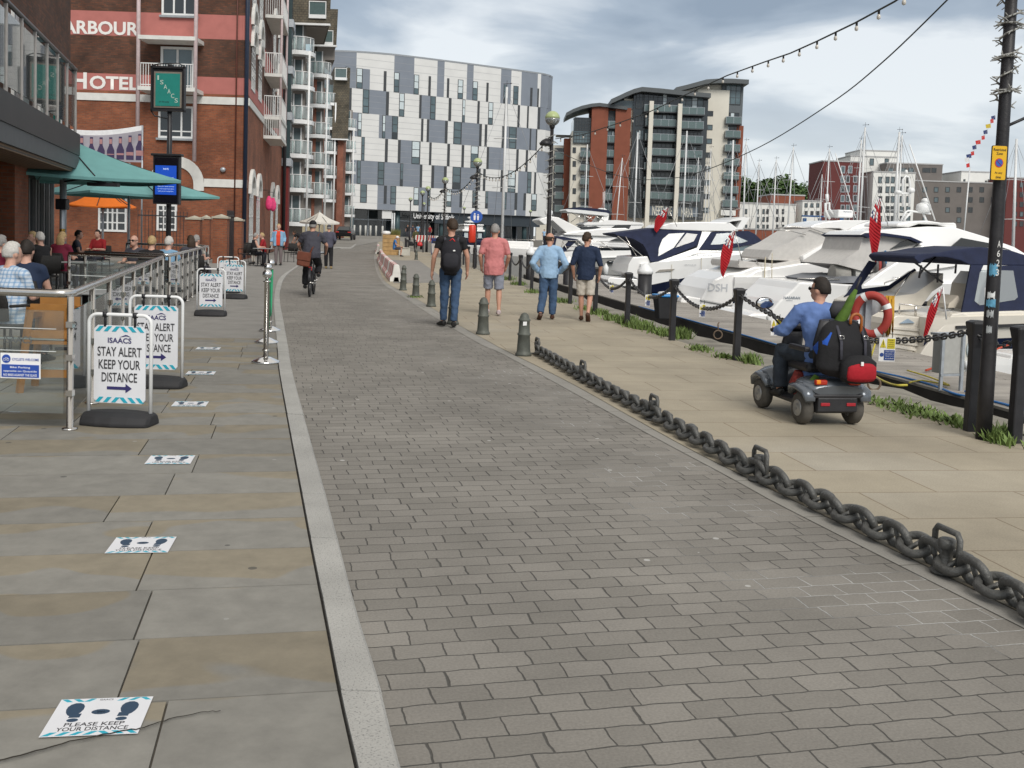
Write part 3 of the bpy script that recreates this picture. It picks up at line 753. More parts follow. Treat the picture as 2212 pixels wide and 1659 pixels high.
def glazing(F, r, cols, rows_, y=0, blind=.25, name='window', seed=1):
 x0, z0, x1, z1 = r; rr = random.Random(seed + int(x0 * 10) + int(z0 * 7))
 F.window(r, frame_d, glassm if rr.random() > .5 else glassd, .12, .1, [k / cols for k in range(1, cols)], [k / rows_ for k in range(1, rows_)], y, name)
 if rr.random() < blind:
  k = rr.randrange(cols); w_ = (x1 - x0) / cols
  b = MB(); b.box((x0 + k * w_ + .14, y - .062, z0 + .2), (x0 + (k + 1) * w_ - .14, y - .045, z1 - .15)); b.build('blind', pale, F.t)
D = 217
def curved_roof(F, pts, y0, y1, th=.9, mt=None):
 b = MB(); lo = [(x, z - th) for x, z in pts][::-1]; b.prism(list(pts) + lo, y0, y1); b.build('roof', mt or M('grey_metal_roof', (.09, .1, .105), .5, .2), F.t)
def neptune():
 F = Fac('apartment_block', 'narrow cream waterside flats with one brick pier, next to the curved university', 'building', at(1165, 500, D + 6))
 r = F.rect(r8(55, 770), r8(375, 1450)); F.block('wall', (r[0], .3, r[2], r[3]), render_c, 0, 10)
 q = F.rect(r8(290, 715), r8(365, 1450)); F.block('brick_pier', (q[0], .3, q[2], q[3]), brick_far, -1.2, 2)
 q = F.rect(r8(215, 680), r8(375, 690)); F.block('pergola', q, frame_d, -1, 4)
 q = F.rect(r8(200, 800), r8(288, 1450)); F.block('recess', (q[0], .3, q[2], q[3]), glassd, -.05, 2)
 for k in range(6):
  y = 910 + k * 124
  balcony(F, F.rect(r8(200, y - 65), r8(280, y)), -.05)
  F.window(F.rect(r8(105, y - 95), r8(135, y - 45)), frame_d, glassd, .1, .08)
 F = Fac('apartment_block', 'red brick waterside flats with arched grey roof and two brick piers', 'building', at(1235, 500, D))
 r = F.rect(r8(365, 640), r8(870, 1480)); F.block('wall', (r[0], .3, r[2], r[3]), render_c, 0, 12)
 q = F.rect(r8(380, 520), r8(560, 765)); F.block('glazed_storey', q, glassm, -.4, 10)
 for (a, c, t) in ((548, 660, 415), (770, 872, 430)):
  q = F.rect(r8(a, t), r8(c, 1480)); F.block('brick_pier', (q[0], .3, q[2], q[3]), brick_far, -1.6, 8)
 q = F.rect(r8(640, 415), r8(780, 1480)); F.block('recess', (q[0], .3, q[2], q[3] - .8), frame_d, -.5, 4)
 P = [F.map(*r8(x, y)) for x, y in ((305, 490), (370, 455), (450, 425), (540, 405), (615, 398), (720, 408), (875, 422))]
 P = [(x, z + .2) for x, z in P]; curved_roof(F, P[:5] + [(P[6][0], P[6][1] - .2)], -2.2, 10, .7)
 for k in range(5):
  a = F.rect(r8(390, 525 + k * 0), r8(540, 640)); 
 glazing(F, F.rect(r8(388, 515), r8(545, 645)), 6, 4, -.45); glazing(F, F.rect(r8(380, 655), r8(535, 760)), 6, 3, -.45)
 for k in range(7):
  y = 610 + k * 135
  glazing(F, F.rect(r8(655, y - 105), r8(770, y)), 3, 2, -.55, .5)
  if k < 6: balcony(F, F.rect(r8(650, y - 55), r8(770, y + 8)), -.55, .9)
  if k < 5:
   yy = 890 + k * 128
   balcony(F, F.rect(r8(440, yy - 55), r8(535, yy)), 0, 1.4); glazing(F, F.rect(r8(445, yy - 95), r8(530, yy - 10)), 2, 1, -.02)
   F.window(F.rect(r8(370, yy - 95), r8(400, yy - 40)), frame_d, glassd, .1, .08)
 F = Fac('apartment_block', 'glass fronted waterside flats with two tall cream columns and full width balconies', 'building', at(1380, 500, D - 2))
 r = F.rect(r8(862, 305), r8(1600, 1480)); F.block('wall', (r[0], .3, r[2], r[3] - .5), render_c, 1.5, 14)
 q = F.rect(r8(950, 290), r8(1600, 1480)); F.block('glass_front', (q[0], 6, q[2], q[3]), glassd, .6, 6)
 q = F.rect(r8(720, 375), r8(780, 1000)); F.block('brick_pier', q, brick_far, 2, 10)
 q = F.rect(r8(760, 345), r8(965, 430)); F.block('glazed_storey', q, glassm, 1.3, 9)
 P = [F.map(*r8(x, y)) for x, y in ((725, 352), (800, 318), (870, 285), (940, 256), (1015, 238), (1200, 254), (1400, 275), (1655, 298))]
 curved_roof(F, P, -1.8, 13, .9)
 for k in range(6):
  y = 610 + k * 139 - (k * 3)
  glazing(F, F.rect(r8(1050 - k * 3, y - 130), r8(1335 - k * 4, y - 10)), 7, 2, .5, .9); glazing(F, F.rect(r8(1375 - k * 4, y - 100), r8(1585 - k * 7, y + 25)), 6, 2, .5, .9)
  glazing(F, F.rect(r8(968 - k * 3, y - 120), r8(1042 - k * 3, y - 20)), 3, 2, .5, .3)
  balcony(F, F.rect(r8(1050 - k * 4, y - 75), r8(1335 - k * 5, y - 5)), .5, 1.8); balcony(F, F.rect(r8(1375 - k * 5, y - 55), r8(1590 - k * 7, y + 18)), .5, 1.8)
  F.window(F.rect(r8(905 - k * 4, y - 105), r8(928 - k * 4, y - 45)), frame_d, glassd, .1, .08, y=1.5)
 glazing(F, F.rect(r8(1045, 280), r8(1260, 400)), 5, 3, .5, 1); glazing(F, F.rect(r8(1385, 305), r8(1600, 440)), 4, 3, .5, 1); glazing(F, F.rect(r8(970, 285), r8(1030, 430)), 2, 4, .5, 0)
 balcony(F, F.rect(r8(1040, 400), r8(1350, 470)), .5, 1.8); balcony(F, F.rect(r8(1385, 425), r8(1600, 495)), .5, 1.8)
 q = F.rect(r8(1085, 1180), r8(1540, 1340)); glazing(F, q, 11, 2, .45, .6)
 q = F.rect(r8(1080, 1345), r8(1545, 1450)); F.block('sign_band', (q[0], q[1], q[2], q[3]), M('slate_blue_band', (.13, .16, .19), .6), .2, .6)
 gl = M('sign_cream', (.75, .72, .62), .5, var=0)
 a = F.rect(r8(1120, 1380), r8(1305, 1405)); text('lettering', 'NEPTUNE', gl, F.t, ((a[0] + a[2]) / 2, .17, (a[1] + a[3]) / 2), (1, 0, 0), (0, 0, 1), a[2] - a[0], 2.0, .01)
 a = F.rect(r8(1392, 1395), r8(1500, 1420)); text('lettering', 'MARINA', gl, F.t, ((a[0] + a[2]) / 2, .17, (a[1] + a[3]) / 2), (1, 0, 0), (0, 0, 1), a[2] - a[0], 2.0, .01)
 for (u0, t0, u1) in ((1103, 375, 1048), (1363, 400, 1318)):
  x0, z0 = F.map(*r8(u0, t0)); x1, z1 = F.map(*r8(u1, 1500)); xm = (x0 + x1) / 2
  b = MB(); b.box((xm - .42, -2.7, .3), (xm + .42, -1.85, z0)); b.build('column', render_c, F.t)
 F = Fac('apartment_block', 'tallest cream waterside tower with sweeping grey roof and glazed corner, rightmost of the waterside flats', 'building', at(1520, 500, D + 2))
 r = F.rect(r8(1545, 250), r8(1790, 1480)); F.block('wall', (r[0], .3, r[2], r[3]), render_c, 0, 14)
 q = F.rect(r8(1570, 190), r8(1810, 300)); 
 b = MB(); P = [F.map(*r8(x, y)) for x, y in ((1400, 255), (1500, 235), (1620, 205), (1810, 190), (1810, 300), (1400, 300))]; b.prism(P, 1.0, 13); b.build('upper_wall', render_c, F.t)
 q = F.rect(r8(1780, 190), r8(1925, 1400)); F.block('glazed_corner', (q[0], .3, q[2], q[3]), M('grey_metal_panel', (.1, .115, .125), .5), .3, 12)
 q = F.rect(r8(1915, 590), r8(1938, 1480)); F.block('brick_return', (q[0], .3, q[2], q[3]), brick_far, .2, 11)
 P = [F.map(*r8(x, y)) for x, y in ((1330, 243), (1420, 222), (1520, 195), (1610, 170), (1720, 162), (1860, 163), (2008, 172))]
 curved_roof(F, P, -2, 14, .9)
 for k in range(8):
  y = 520 + k * 130
  sh = k * 5.5
  F.window(F.rect(r8(1640 - sh, y - 68), r8(1690 - sh, y - 16)), frame_d, glassm if k % 3 else glassd, .12, .08)
  if k < 7: balcony(F, F.rect(r8(1805 - sh, y - 8), r8(1945 - sh, y + 58)), .3, 1.3)
  if k < 7: glazing(F, F.rect(r8(1812 - sh, y - 55), r8(1935 - sh, y + 50)), 3, 2, .25, .4)
 glazing(F, F.rect(r8(1815, 195), r8(1950, 395)), 3, 3, .25, .2)
 q = F.rect(r8(1755, 1385), r8(1890, 1440)); F.block('canopy', q, render_w, -1.2, 1)
neptune()
def block(label, u0, v0, u1, d, mt, wins=(), depth=14, name='apartment_block', wmat=frame_d, extra=None):
 F = Fac(name, label, 'building', at((u0 + u1) / 2, 500, d))
 r = F.rect((u0, v0), (u1, v0 + 50)); zt = F.map((u0 + u1) / 2, v0)[1]
 b = MB(); b.box((r[0], 0, .3), (r[2], depth, zt)); b.build('wall', mt, F.t)
 b = MB(); b.box((r[0] - .15, -.15, zt), (r[2] + .15, depth, zt + .35)); b.build('parapet', M('coping', (.4, .4, .4), .8), F.t)
 for i, w_ in enumerate(wins):
  F.window(F.rect((w_[0], w_[1]), (w_[2], w_[3])), wmat, (glassm, glassd)[(i * 7 // 3) % 2], .16, .1)
 if extra: extra(F)
 return F
def grid(xs, ys, w_, h, fn, jit=0, seed=1):
 rr = random.Random(seed); out = []
 for y in ys:
  for x in xs:
   if jit and rr.random() < jit: continue
   a = fn(x, y); c = fn(x + w_, y + h); out.append((a[0], a[1], c[0], c[1]))
 return out
grey_b = M('grey_brown_cladding', (.16, .145, .135), .85, var=.12, vs=.3); red_c = M('dark_red_cladding', (.125, .034, .032), .85, var=.1, vs=.3)
block('white stair tower rising behind the dark red and white flats', *r1(875, 365), r1(1235, 0)[0], 318, render_w, [(*r1(1022, 375), *r1(1052, 430)), (*r1(1138, 375), *r1(1166, 432))], name='stair_tower')
block('taller white lift tower on the roof of the far flats', *r1(945, 320), r1(1230, 0)[0], 322, render_w, (), name='lift_tower')
block('grey top storey of far flats with a band of windows', *r1(1155, 420), r1(1575, 0)[0], 312, grey_b, [(*r1(x, 447), *r1(x + w_, 485)) for x, w_ in ((1165, 40), (1255, 50), (1320, 40), (1430, 60), (1500, 35))])
block('long grey brown flats far across the dock', *r1(1335, 562), r1(2140, 0)[0], 306, grey_b, grid(range(1430, 2130, 88), range(595, 900, 78), 32, 42, r1, .22, 5))
block('small white hut on the flat roof of the grey flats', *r1(1730, 482), r1(1935, 0)[0], 312, render_w, [(*r1(1745, 535), *r1(1758, 568)), (*r1(1912, 545), *r1(1922, 575))], name='roof_hut')
block('dark red flats at the far right behind the lamp post', *r1(2085, 532), r1(2400, 0)[0], 300, red_c, grid((2130, 2180), range(560, 880, 75), 26, 40, r1))
block('dark red flats with pale windows, left of the white flats', *r1(662, 402), r1(952, 0)[0], 300, red_c, grid((800, 856), (432,), 30, 58, r1) + grid((798, 838, 895), (507, 582, 657, 732, 805), 28, 55, r1), wmat=galv)
block('white far flats with a chequer of dark windows', *r1(1052, 486), r1(1365, 0)[0], 298, render_w, grid((1088, 1145, 1185, 1255, 1305), (515, 590, 665, 742, 818, 885), 28, 52, r1) , wmat=frame_d)
block('low white flats with small balconies, below the wooded hill', *r1(-60, 728), r1(445, 0)[0], 262, render_w, grid((60, 150, 195, 225, 300, 345), (765, 825, 885), 16, 40, r1), name='low_flats')
block('low red brick hall between the low white buildings', *r1(260, 662), r1(512, 0)[0], 275, brick_far, (), name='brick_hall')
block('low white block with roof terrace beside the blue crane', *r1(505, 708), r1(645, 0)[0], 268, render_w, grid((520, 565, 610), (720, 780), 22, 34, r1), name='low_flats')
block('low brick wall along the far quay', *r1(-400, 925), r1(700, 0)[0], 255, brick_far, (), 2, name='quay_wall')
F = Fac('boat_hoist', 'blue travelling boat hoist on the far quay', 'crane', at(1790, 500, 240))
bl = M('blue_paint', (.02, .09, .24), .5)
for (a, c_, nm) in (((500, 812), (830, 835), 'beam'), ((510, 835), (530, 955), 'leg'), ((630, 835), (645, 955), 'leg'), ((795, 835), (812, 955), 'leg')):
 q = F.rect(r1(*a), r1(*c_)); b = MB(); b.box((q[0], 0, max(.3, q[1])), (q[2], .6, q[3])); b.build(nm, bl, F.t, .05)
# ================================================================ warehouse hotel on the left
pink = M('pink_painted_band', (.43, .155, .135), .85, var=.1, vs=2, bump=.1, bs=40)
pinkw = M('pale_pink_pipe', (.62, .5, .5), .6)
paintw = M('worn_white_paint', (.66, .66, .63), .8, var=.1, vs=3)
lett = M('sign_lettering_white', (.78, .76, .73), .7, var=.06)
bluepipe = M('blue_black_pipe', (.015, .025, .05), .4)
tealsteel = M('teal_steel', (.02, .045, .05), .5)
def rail_panel(b, x0, x1, y, z0, z1, step=.12, r=.012):
 b.box((x0, y - .025, z1 - .04), (x1, y + .025, z1)); b.box((x0, y - .02, z0 + .06), (x1, y + .02, z0 + .1))
 n = max(1, int((x1 - x0) / step))
 for k in range(n + 1): x = lerp(x0 + r, x1 - r, k / n); b.box((x - r, y - r, z0), (x + r, y + r, z1 - .03))
def arch(F, cx, zc, r_in, r_out, zb, y=-.06, name='arch_surround', mt=None, th=.12):
 b = MB(); n = 14; ri, ro = [], []
 for k in range(n + 1):
  a = math.pi * k / n; ri.append((cx + r_in * math.cos(a), zc + r_in * math.sin(a))); ro.append((cx + r_out * math.cos(a), zc + r_out * math.sin(a)))
 poly_o = [(cx + r_out, zb)] + ro + [(cx - r_out, zb)]; poly_i = [(cx + r_in, zb)] + ri + [(cx - r_in, zb)]
 for k in range(len(poly_o) - 1):
  a, c, d, e = poly_o[k], poly_o[k + 1], poly_i[k + 1], poly_i[k]
  vs = [(a[0], y, a[1]), (c[0], y, c[1]), (d[0], y, d[1]), (e[0], y, e[1])]
  vs += [(p[0], y + th, p[2]) for p in vs]
  b.add(vs, [(0, 1, 2, 3), (0, 4, 5, 1), (2, 6, 7, 3)])
 o = b.build(name, mt or paintw, F.t)
 g = MB(); g.prism([(p[0], p[1]) for p in poly_i], y + .07, y + .1); g.build('fanlight', glassd, o)
 return o
def hotel():
 HX = at(533, 400, 50).x
 F = Fac('hotel_building', 'red brick quayside warehouse hotel with pink painted bands and white lettering', 'building', at(90, 500, 50))
 fm = F.map; SX = fm(533, 400)[0]
 z = lambda x, y: fm(*r0(x, y))[1]
 zz = [.0, z(1900, 920), z(1900, 855), z(1900, 830), z(1900, 680), z(1900, 345), z(1900, 130), 24]
 def zone(nm, a, c, mt, y0=0):
  b = MB(); b.prism([(-8, y0), (SX - (0 if y0 >= 0 else -.02), y0), (SX - 7, 26), (-8, 26)], a, c, axis='z'); return b.build(nm, mt, F.t)
 zone('lower_wall', 0, zz[1], brick_r); zone('string_course', zz[1], zz[2], paintw, -.06)
 zone('wall', zz[2], zz[3], brick_r); zone('painted_band', zz[3], zz[4], pink, -.004)
 zone('upper_wall', zz[4], zz[5], brick_dk); zone('painted_band', zz[5], zz[6], pink, -.004); zone('upper_wall', zz[6], zz[7], brick_dk)
 for s_, xa, xb, ya, yb in (('HARBOUR', 395, 1225, 180, 305), ('HOTEL', 640, 1225, 655, 795)):
  a, c = fm(*r0(xa, ya)), fm(*r0(xb, yb)); zc = (fm(*r0(900, (ya + yb) / 2))[1])
  hh = 125 * .24509 / 2240 * 50
  big = s_[0]; rest = s_[1:]
  w_ = c[0] - a[0]; k = .19 if s_ == 'HARBOUR' else .26
  text('lettering', big, lett, F.t, (a[0] + w_ * k * .42, -.03, zc + .05), (1, 0, 0), (0, 0, 1), w_ * k * .84, hh * 1.12, .03)
  text('lettering', rest, lett, F.t, (a[0] + w_ * (k + (1 - k) / 2), -.03, zc - .02), (1, 0, 0), (0, 0, 1), w_ * (1 - k), hh * .93, .028)
 wr = lambda a, c: F.rect(r0(*a), r0(*c))
 F.window(wr((1430, -160), (1735, 145)), winwhite, glassd, .1, .06, (.35, .66), (), 0, sill=M('grey_sill', (.3, .33, .35), .8))
 F.window(wr((1420, 410), (1712, 815)), winwhite, glassm, .12, .06, (.5,), (), 0, name='balcony_door')
 F.window(wr((1400, 930), (1705, 1225)), winwhite, glassd, .1, .06, (.35, .66), (.22,), 0, sill=M('grey_sill', (.3, .33, .35), .8))
 for r in (F.rect(rL(870, 610), rL(1120, 940)), F.rect(rL(1385, 690), rL(1560, 930))): F.window(r, winwhite, glassd, .1, .06, (.33, .5, .66), (.25, .52, .75))
 for xx, yb in ((1302, 1400), (1795, 1440)):
  x0 = fm(*r0(xx, 500))[0]; zb = fm(*r0(xx, yb))[1]; b = MB(); b.tube([(x0, -1.25, zb), (x0, -1.25, 20)], .09, 10); b.build('balcony_post', pinkw, F.t)
 xa, xb = fm(*r0(1302, 700))[0], fm(*r0(1795, 700))[0]
 for zt in (z(1550, 830), z(1550, 345) - .25):
  b = MB(); b.box((xa, -1.35, zt - .02), (xb, -.005, zt + .16)); o = b.build('balcony', paintw, F.t)
  if zt < z(1550, 500):
   b = MB(); rail_panel(b, xa + .1, xb - .1, -1.25, zt + .165, zt + 1.25); b.build('balustrade', winwhite, o)
 cx = fm(*r0(1560, 1580))[0]; zc = fm(*r0(1560, 1620))[1]; ro = fm(*r0(1800, 1580))[0] - cx
 arch(F, cx, zc, ro * .62, ro, zc - .3)
 b = MB(); za, zb = fm(*r0(1950, 1650))[1], fm(*r0(1950, 1580))[1]; b.box((cx + ro, -.06, za), (SX + .02, 0, zb)); b.build('string_course', paintw, F.t)
 b = MB(); b.tube([(SX - .05, -.16, .1), (SX - .05, -.16, 22)], .1, 10); b.build('drainpipe', bluepipe, F.t)
 xd = fm(*r0(2085, 800))[0]; b = MB(); b.tube([(xd, -.06, .1), (xd, -.06, 20)], .035, 8); b.build('drainpipe', M('brown_pipe', (.1, .03, .02), .5), F.t)
 b = MB(); b.ball((fm(*rL(1970, 390))[0], -.1, fm(*rL(1970, 390))[1]), (.14, .1, .12)); b.build('wall_lamp', galv, F.t)
 P1 = at(612, 400, 78)
 c0 = V((F.P0.x + SX, 50)); e = V((P1.x, P1.y)) - c0; LS = e.length
 T = bpy.data.objects.new('side_front', None)
 E = Fac.__new__(Fac); E.P0 = c0; E.e = e.normalized(); E.map = planemap(c0, e)
 th = math.atan2(e.y, e.x); X = Matrix.Translation((SX, 0, 0)) @ Matrix.Rotation(th, 4, 'Z')
 bays = []
 def sb(): b = MB(); b.X = X; return b
 for nm, a, c, mt, y0 in (('side_wall', 0, zz[1], brick_r, -.01), ('string_course', zz[1], zz[2], paintw, -.07), ('side_wall', zz[2], zz[3], brick_r, -.01), ('painted_band', zz[3], zz[4], pink, -.016), ('side_wall', zz[4], zz[5], brick_dk, -.01), ('painted_band', zz[5], zz[6], pink, -.016), ('side_wall', zz[6], zz[7], brick_dk, -.01)):
  b = sb(); b.box((.01, y0, a), (LS, .3, c)); b.build(nm, mt, F.t)
 cols = (2.2, 6.2, 16.5, 21.0)
 fl = [zz[2] + .6, zz[4] + .7, zz[6] + .5]
 for s_ in cols:
  for k, zb in enumerate([.2] + fl):
   b = sb(); w_ = 1.0; hgt = 2.0 if k else 3.0
   pts = [(s_ - w_, zb), (s_ + w_, zb), (s_ + w_, zb + hgt)] + [(s_ + w_ * math.cos(a), zb + hgt + w_ * .9 * math.sin(a)) for a in [math.pi * q / 8 for q in range(1, 8)]] + [(s_ - w_, zb + hgt)]
   b.prism(pts, -.03, .02); o = b.build('window', glassd, F.t)
   b = sb()
   inner = pts[2:]; outer = [(s_ + (x - s_) * 1.4, zb + hgt + (z_ - zb - hgt) * 1.4 + (.0)) for x, z_ in inner]
   for (p, q, p2, q2) in zip(inner, inner[1:], outer, outer[1:]):
    v = [(p[0], -.16, p[1]), (q[0], -.16, q[1]), (q2[0], -.16, q2[1]), (p2[0], -.16, p2[1])]; v += [(x, 0, z_) for x, y, z_ in v]
    b.add(v, [(0, 1, 2, 3), (2, 3, 7, 6), (0, 1, 5, 4)])
   b.build('window_hood', paintw, o)
   b = sb()
   for q in (-1, -.33, .33, 1): b.box((s_ + q * .93 - .05, -.045, zb), (s_ + q * .93 + .05, -.025, zb + hgt + .3))
   for q in range(4): zq = zb + hgt * q / 3.2; b.box((s_ - w_, -.043, zq), (s_ + w_, -.025, zq + .07))
   b.build('frame', winwhite, o)
 for s0, s1 in ((9.0, 14.2),):
  for k, zb in enumerate((zz[1] - .6, zz[3] - .0, zz[5] - .2, zz[6] + 1.9)):
   b = sb(); b.box((s0, -1.0, zb - .18), (s1, -.02, zb)); o = b.build('balcony', paintw, F.t)
   b = sb(); rail_panel(b, s0, s1, -.95, zb + .01, zb + 1.15)
   for yy in range(8): y = -.9 + yy * .12; b.box((s0, y, zb + .01), (s0 + .025, y + .025, zb + 1.1)); 
   b.box((s0, -.95, zb + 1.1), (s0 + .05, -.03, zb + 1.15)); b.build('balustrade', winwhite, o)
  for q in (s0 + .1, s1 - .1): b = sb(); b.tube([(q, -.92, zz[1] - .7), (q, -.92, 20)], .07, 8); b.build('balcony_post', pinkw, F.t)
 b = sb(); b.tube([(LS - 3.2, -.25, .1), (LS - 3.2, -.25, 21)], .12, 8); b.build('drainpipe', black, F.t)
 b = sb(); b.box((LS - 2.6, -.55, zz[1] - 1.2), (LS - .3, .3, 25)); bay = b.build('steel_bay', tealsteel, F.t)
 for k in range(5):
  zb = zz[1] - 1.3 + k * 3.3; b = sb(); b.box((LS - 2.68, -.68, zb), (LS - .22, .3, zb + .55)); b.build('floor_band', galv, bay)
  b = sb(); b.box((LS - 2.3, -.58, zb + .75), (LS - .6, -.54, zb + 2.6)); b.build('pane', glassd, bay)
 b = sb(); b.box((LS - 2.5, -.5, 0), (LS - .35, .3, zz[1] - 1.32)); b.build('bay_base', M('oxblood_render', (.16, .022, .02), .8), F.t)
 return F, c0, e.normalized(), zz
HOTEL, HC, HE, HZZ = hotel()
def hanging_ball(label, s_):
 p = HC + HE * s_; n = V((HE.y, -HE.x)); p = p + n * .35
 t = thing('hanging_lantern', label, 'lantern', (p.x, p.y, 0), math.atan2(HE.y, HE.x))
 b = MB(); b.ball((0, 0, 2.95), (.2, .2, .42), fn=lambda d: 1 + .06 * math.sin(d.z * 22)); b.build('shade', M('hot_pink_fabric', (.75, .06, .2), .7, var=.25, vs=9), t)
 b = MB(); b.tube([(0, .35, 3.7), (0, 0, 3.7), (0, 0, 3.4)], .02, 6); b.build('bracket', black, t)
hanging_ball('pink hanging lantern nearer the hotel drainpipe', 9.6); hanging_ball('pink hanging lantern farther along the hotel wall', 12.8)
# ================================================================ flats with stacked rounded balconies
taupe = M('taupe_render', (.27, .245, .225), .9, var=.1, vs=.5); moss = brickmat('mossy_roof_tiles', (.12, .10, .07), (.09, .08, .06), (.05, .045, .035), .3, .2, .02, .9, .6, .4)
base_st = M('cream_stone', (.52, .45, .31), .85, var=.1, vs=1.5); brick_ap = brickmat('orange_brick', (.28, .08, .045), (.22, .065, .04), (.2, .14, .1))
def flats(label, c, levels, top, roof, r=1.2, wallx=5.0, base=True, pier=None):
 F = thing('balcony_flats', label, 'building', (c[0], c[1], gz(c[1])))
 g = gz(c[1]); levels = [l - g for l in levels]; top -= g
 def ppr(x0, y0, x1, y1, za, zb): q = MB(); q.prism([(x0, y0), (x1, y0), (x1 - (y1 - y0) * .24, y1), (x0, y1)], za, zb, axis='z'); return q
 ppr(-wallx, .35, .55, 9, levels[0] - 2.4, top).build('wall', taupe, F)
 ppr(-wallx - .05, .3, .7, 9, -.2, levels[0] - 2.42).build('base_wall', base_st, F)
 if pier: ppr(pier[0], .0, pier[1], 6, -.1, top - 2).build('brick_pier', brick_ap, F)
 for i, z in enumerate(levels):
  b = MB(); n = 18
  prof = [(math.cos(math.pi * k / n + math.pi) * r, math.sin(math.pi * k / n + math.pi) * r * .95) for k in range(n + 1)]
  poly = [(x, y + .3) for x, y in prof] + [(r, .9), (-r, .9)]
  b.prism(poly, z - .34, z, axis='z'); o = b.build('balcony', white, F)
  gb = MB()
  for (p, q) in zip(prof, prof[1:]): gb.quad((p[0] * .97, p[1] * .97 + .3, z + .08), (q[0] * .97, q[1] * .97 + .3, z + .08), (q[0] * .97, q[1] * .97 + .3, z + 1.02), (p[0] * .97, p[1] * .97 + .3, z + 1.02))
  gb.build('balustrade', glassmat('flat_balcony_glass', (.62, .8, .78), .08, .22), o)
  h = MB(); h.tube([(x * .98, y * .98 + .3, z + 1.08) for x, y in prof], .035, 6)
  for k in range(0, n + 1, 3): x, y = prof[k]; h.tube([(x * .97, y * .97 + .3, z), (x * .97, y * .97 + .3, z + 1.08)], .03, 5)
  h.build('handrail', white, o)
  w_ = MB(); w_.box((-1.0, .28, z + .02), (.35, .36, z + 2.15)); w_.build('glazed_door', M('flat_glazing', (.13, .17, .18), .12, var=.4, vs=.8), F)
  w2 = MB()
  for k in (-1.0, -.34, .32): w2.box((k - .05, .24, z + .02), (k + .05, .28, z + 2.2))
  w2.build('door_frame', white, F)
 b = MB(); b.tube([(r * .82, -.4, 0), (r * .82, -.4, levels[-1])], .09, 8); b.build('balcony_post', white, F)
 rf = MB()
 if roof:
  (a0, a1), z0, z1 = roof; z0 -= g; z1 -= g
  rf.add([(a0, -.6, z0), (a1, -.6, z0), (a1, -.1, z1), (a0, -.1, z1), (a0 - 2, 9, z0), (a1 - 2.2, 9, z0), (a1 - 2, 8, z1), (a0 - 2, 8, z1)], [(0, 4, 5, 1), (0, 1, 2, 3), (4, 7, 6, 5), (3, 2, 6, 7), (0, 3, 7, 4), (1, 5, 6, 2)])
  ro = rf.build('roof', moss, F); q = MB(); q.box((a0 - .05, -.75, z0 - .16), (a1 + .05, -.5, z0 - .01)); q.build('gutter', white, ro)
  ppr(a0 + .2, .36, a1 - .3, 8, min(top, z0) - .1, max(z0, top) - .02).build('attic_wall', taupe, F)
  tb = MB(); x0, x1 = a1 - 1.7, a1 - .3; zb = levels[-1] + 2.9
  tb.box((x0, -.7, zb - .3), (x1, .5, zb)); o = tb.build('roof_balcony', white, F)
  gb = MB(); gb.box((x0 + .05, -.66, zb + .02), (x1 - .05, -.62, zb + 1.0)); gb.build('balustrade', bal_glass, o)
  hh = MB(); hh.box((x0, -.7, zb + 1.0), (x1, -.6, zb + 1.07)); hh.box((x0, -.7, zb), (x0 + .06, -.64, zb + 1.0)); hh.box((x1 - .06, -.7, zb), (x1, -.64, zb + 1.0)); hh.build('handrail', white, o)
 return F
def PX(u, d): return (at(u, 320, d).x, d)
flats('tall balcony flats nearest the hotel, with mossy tiled roof', PX(640, 86), [2.1 + 2.78 * k for k in range(6)], 19.5, ((-1.0, 2.65), 18.2, 22.3), 1.25, 4)
flats('second stack of rounded white balconies with tiled roof', PX(684, 98), [4.8 + 2.79 * k for k in range(5)], 17.5, ((-.4, 1.75), 18.6, 22.0), 1.15, 6, pier=(-.4, -.1))
flats('third narrower stack of rounded balconies with brown gable', PX(711, 123), [5.1 + 2.82 * k for k in range(5)], 18.2, ((.4, 2.3), 12.2, 20.5), .9, 7, pier=(1.0, 1.7))
flats('farthest stack of rounded balconies beside the university building', PX(750, 133), [3.56 + 2.74 * k for k in range(5)], 16.8, None, 1.05, 8, pier=(-1.9, -1.2))
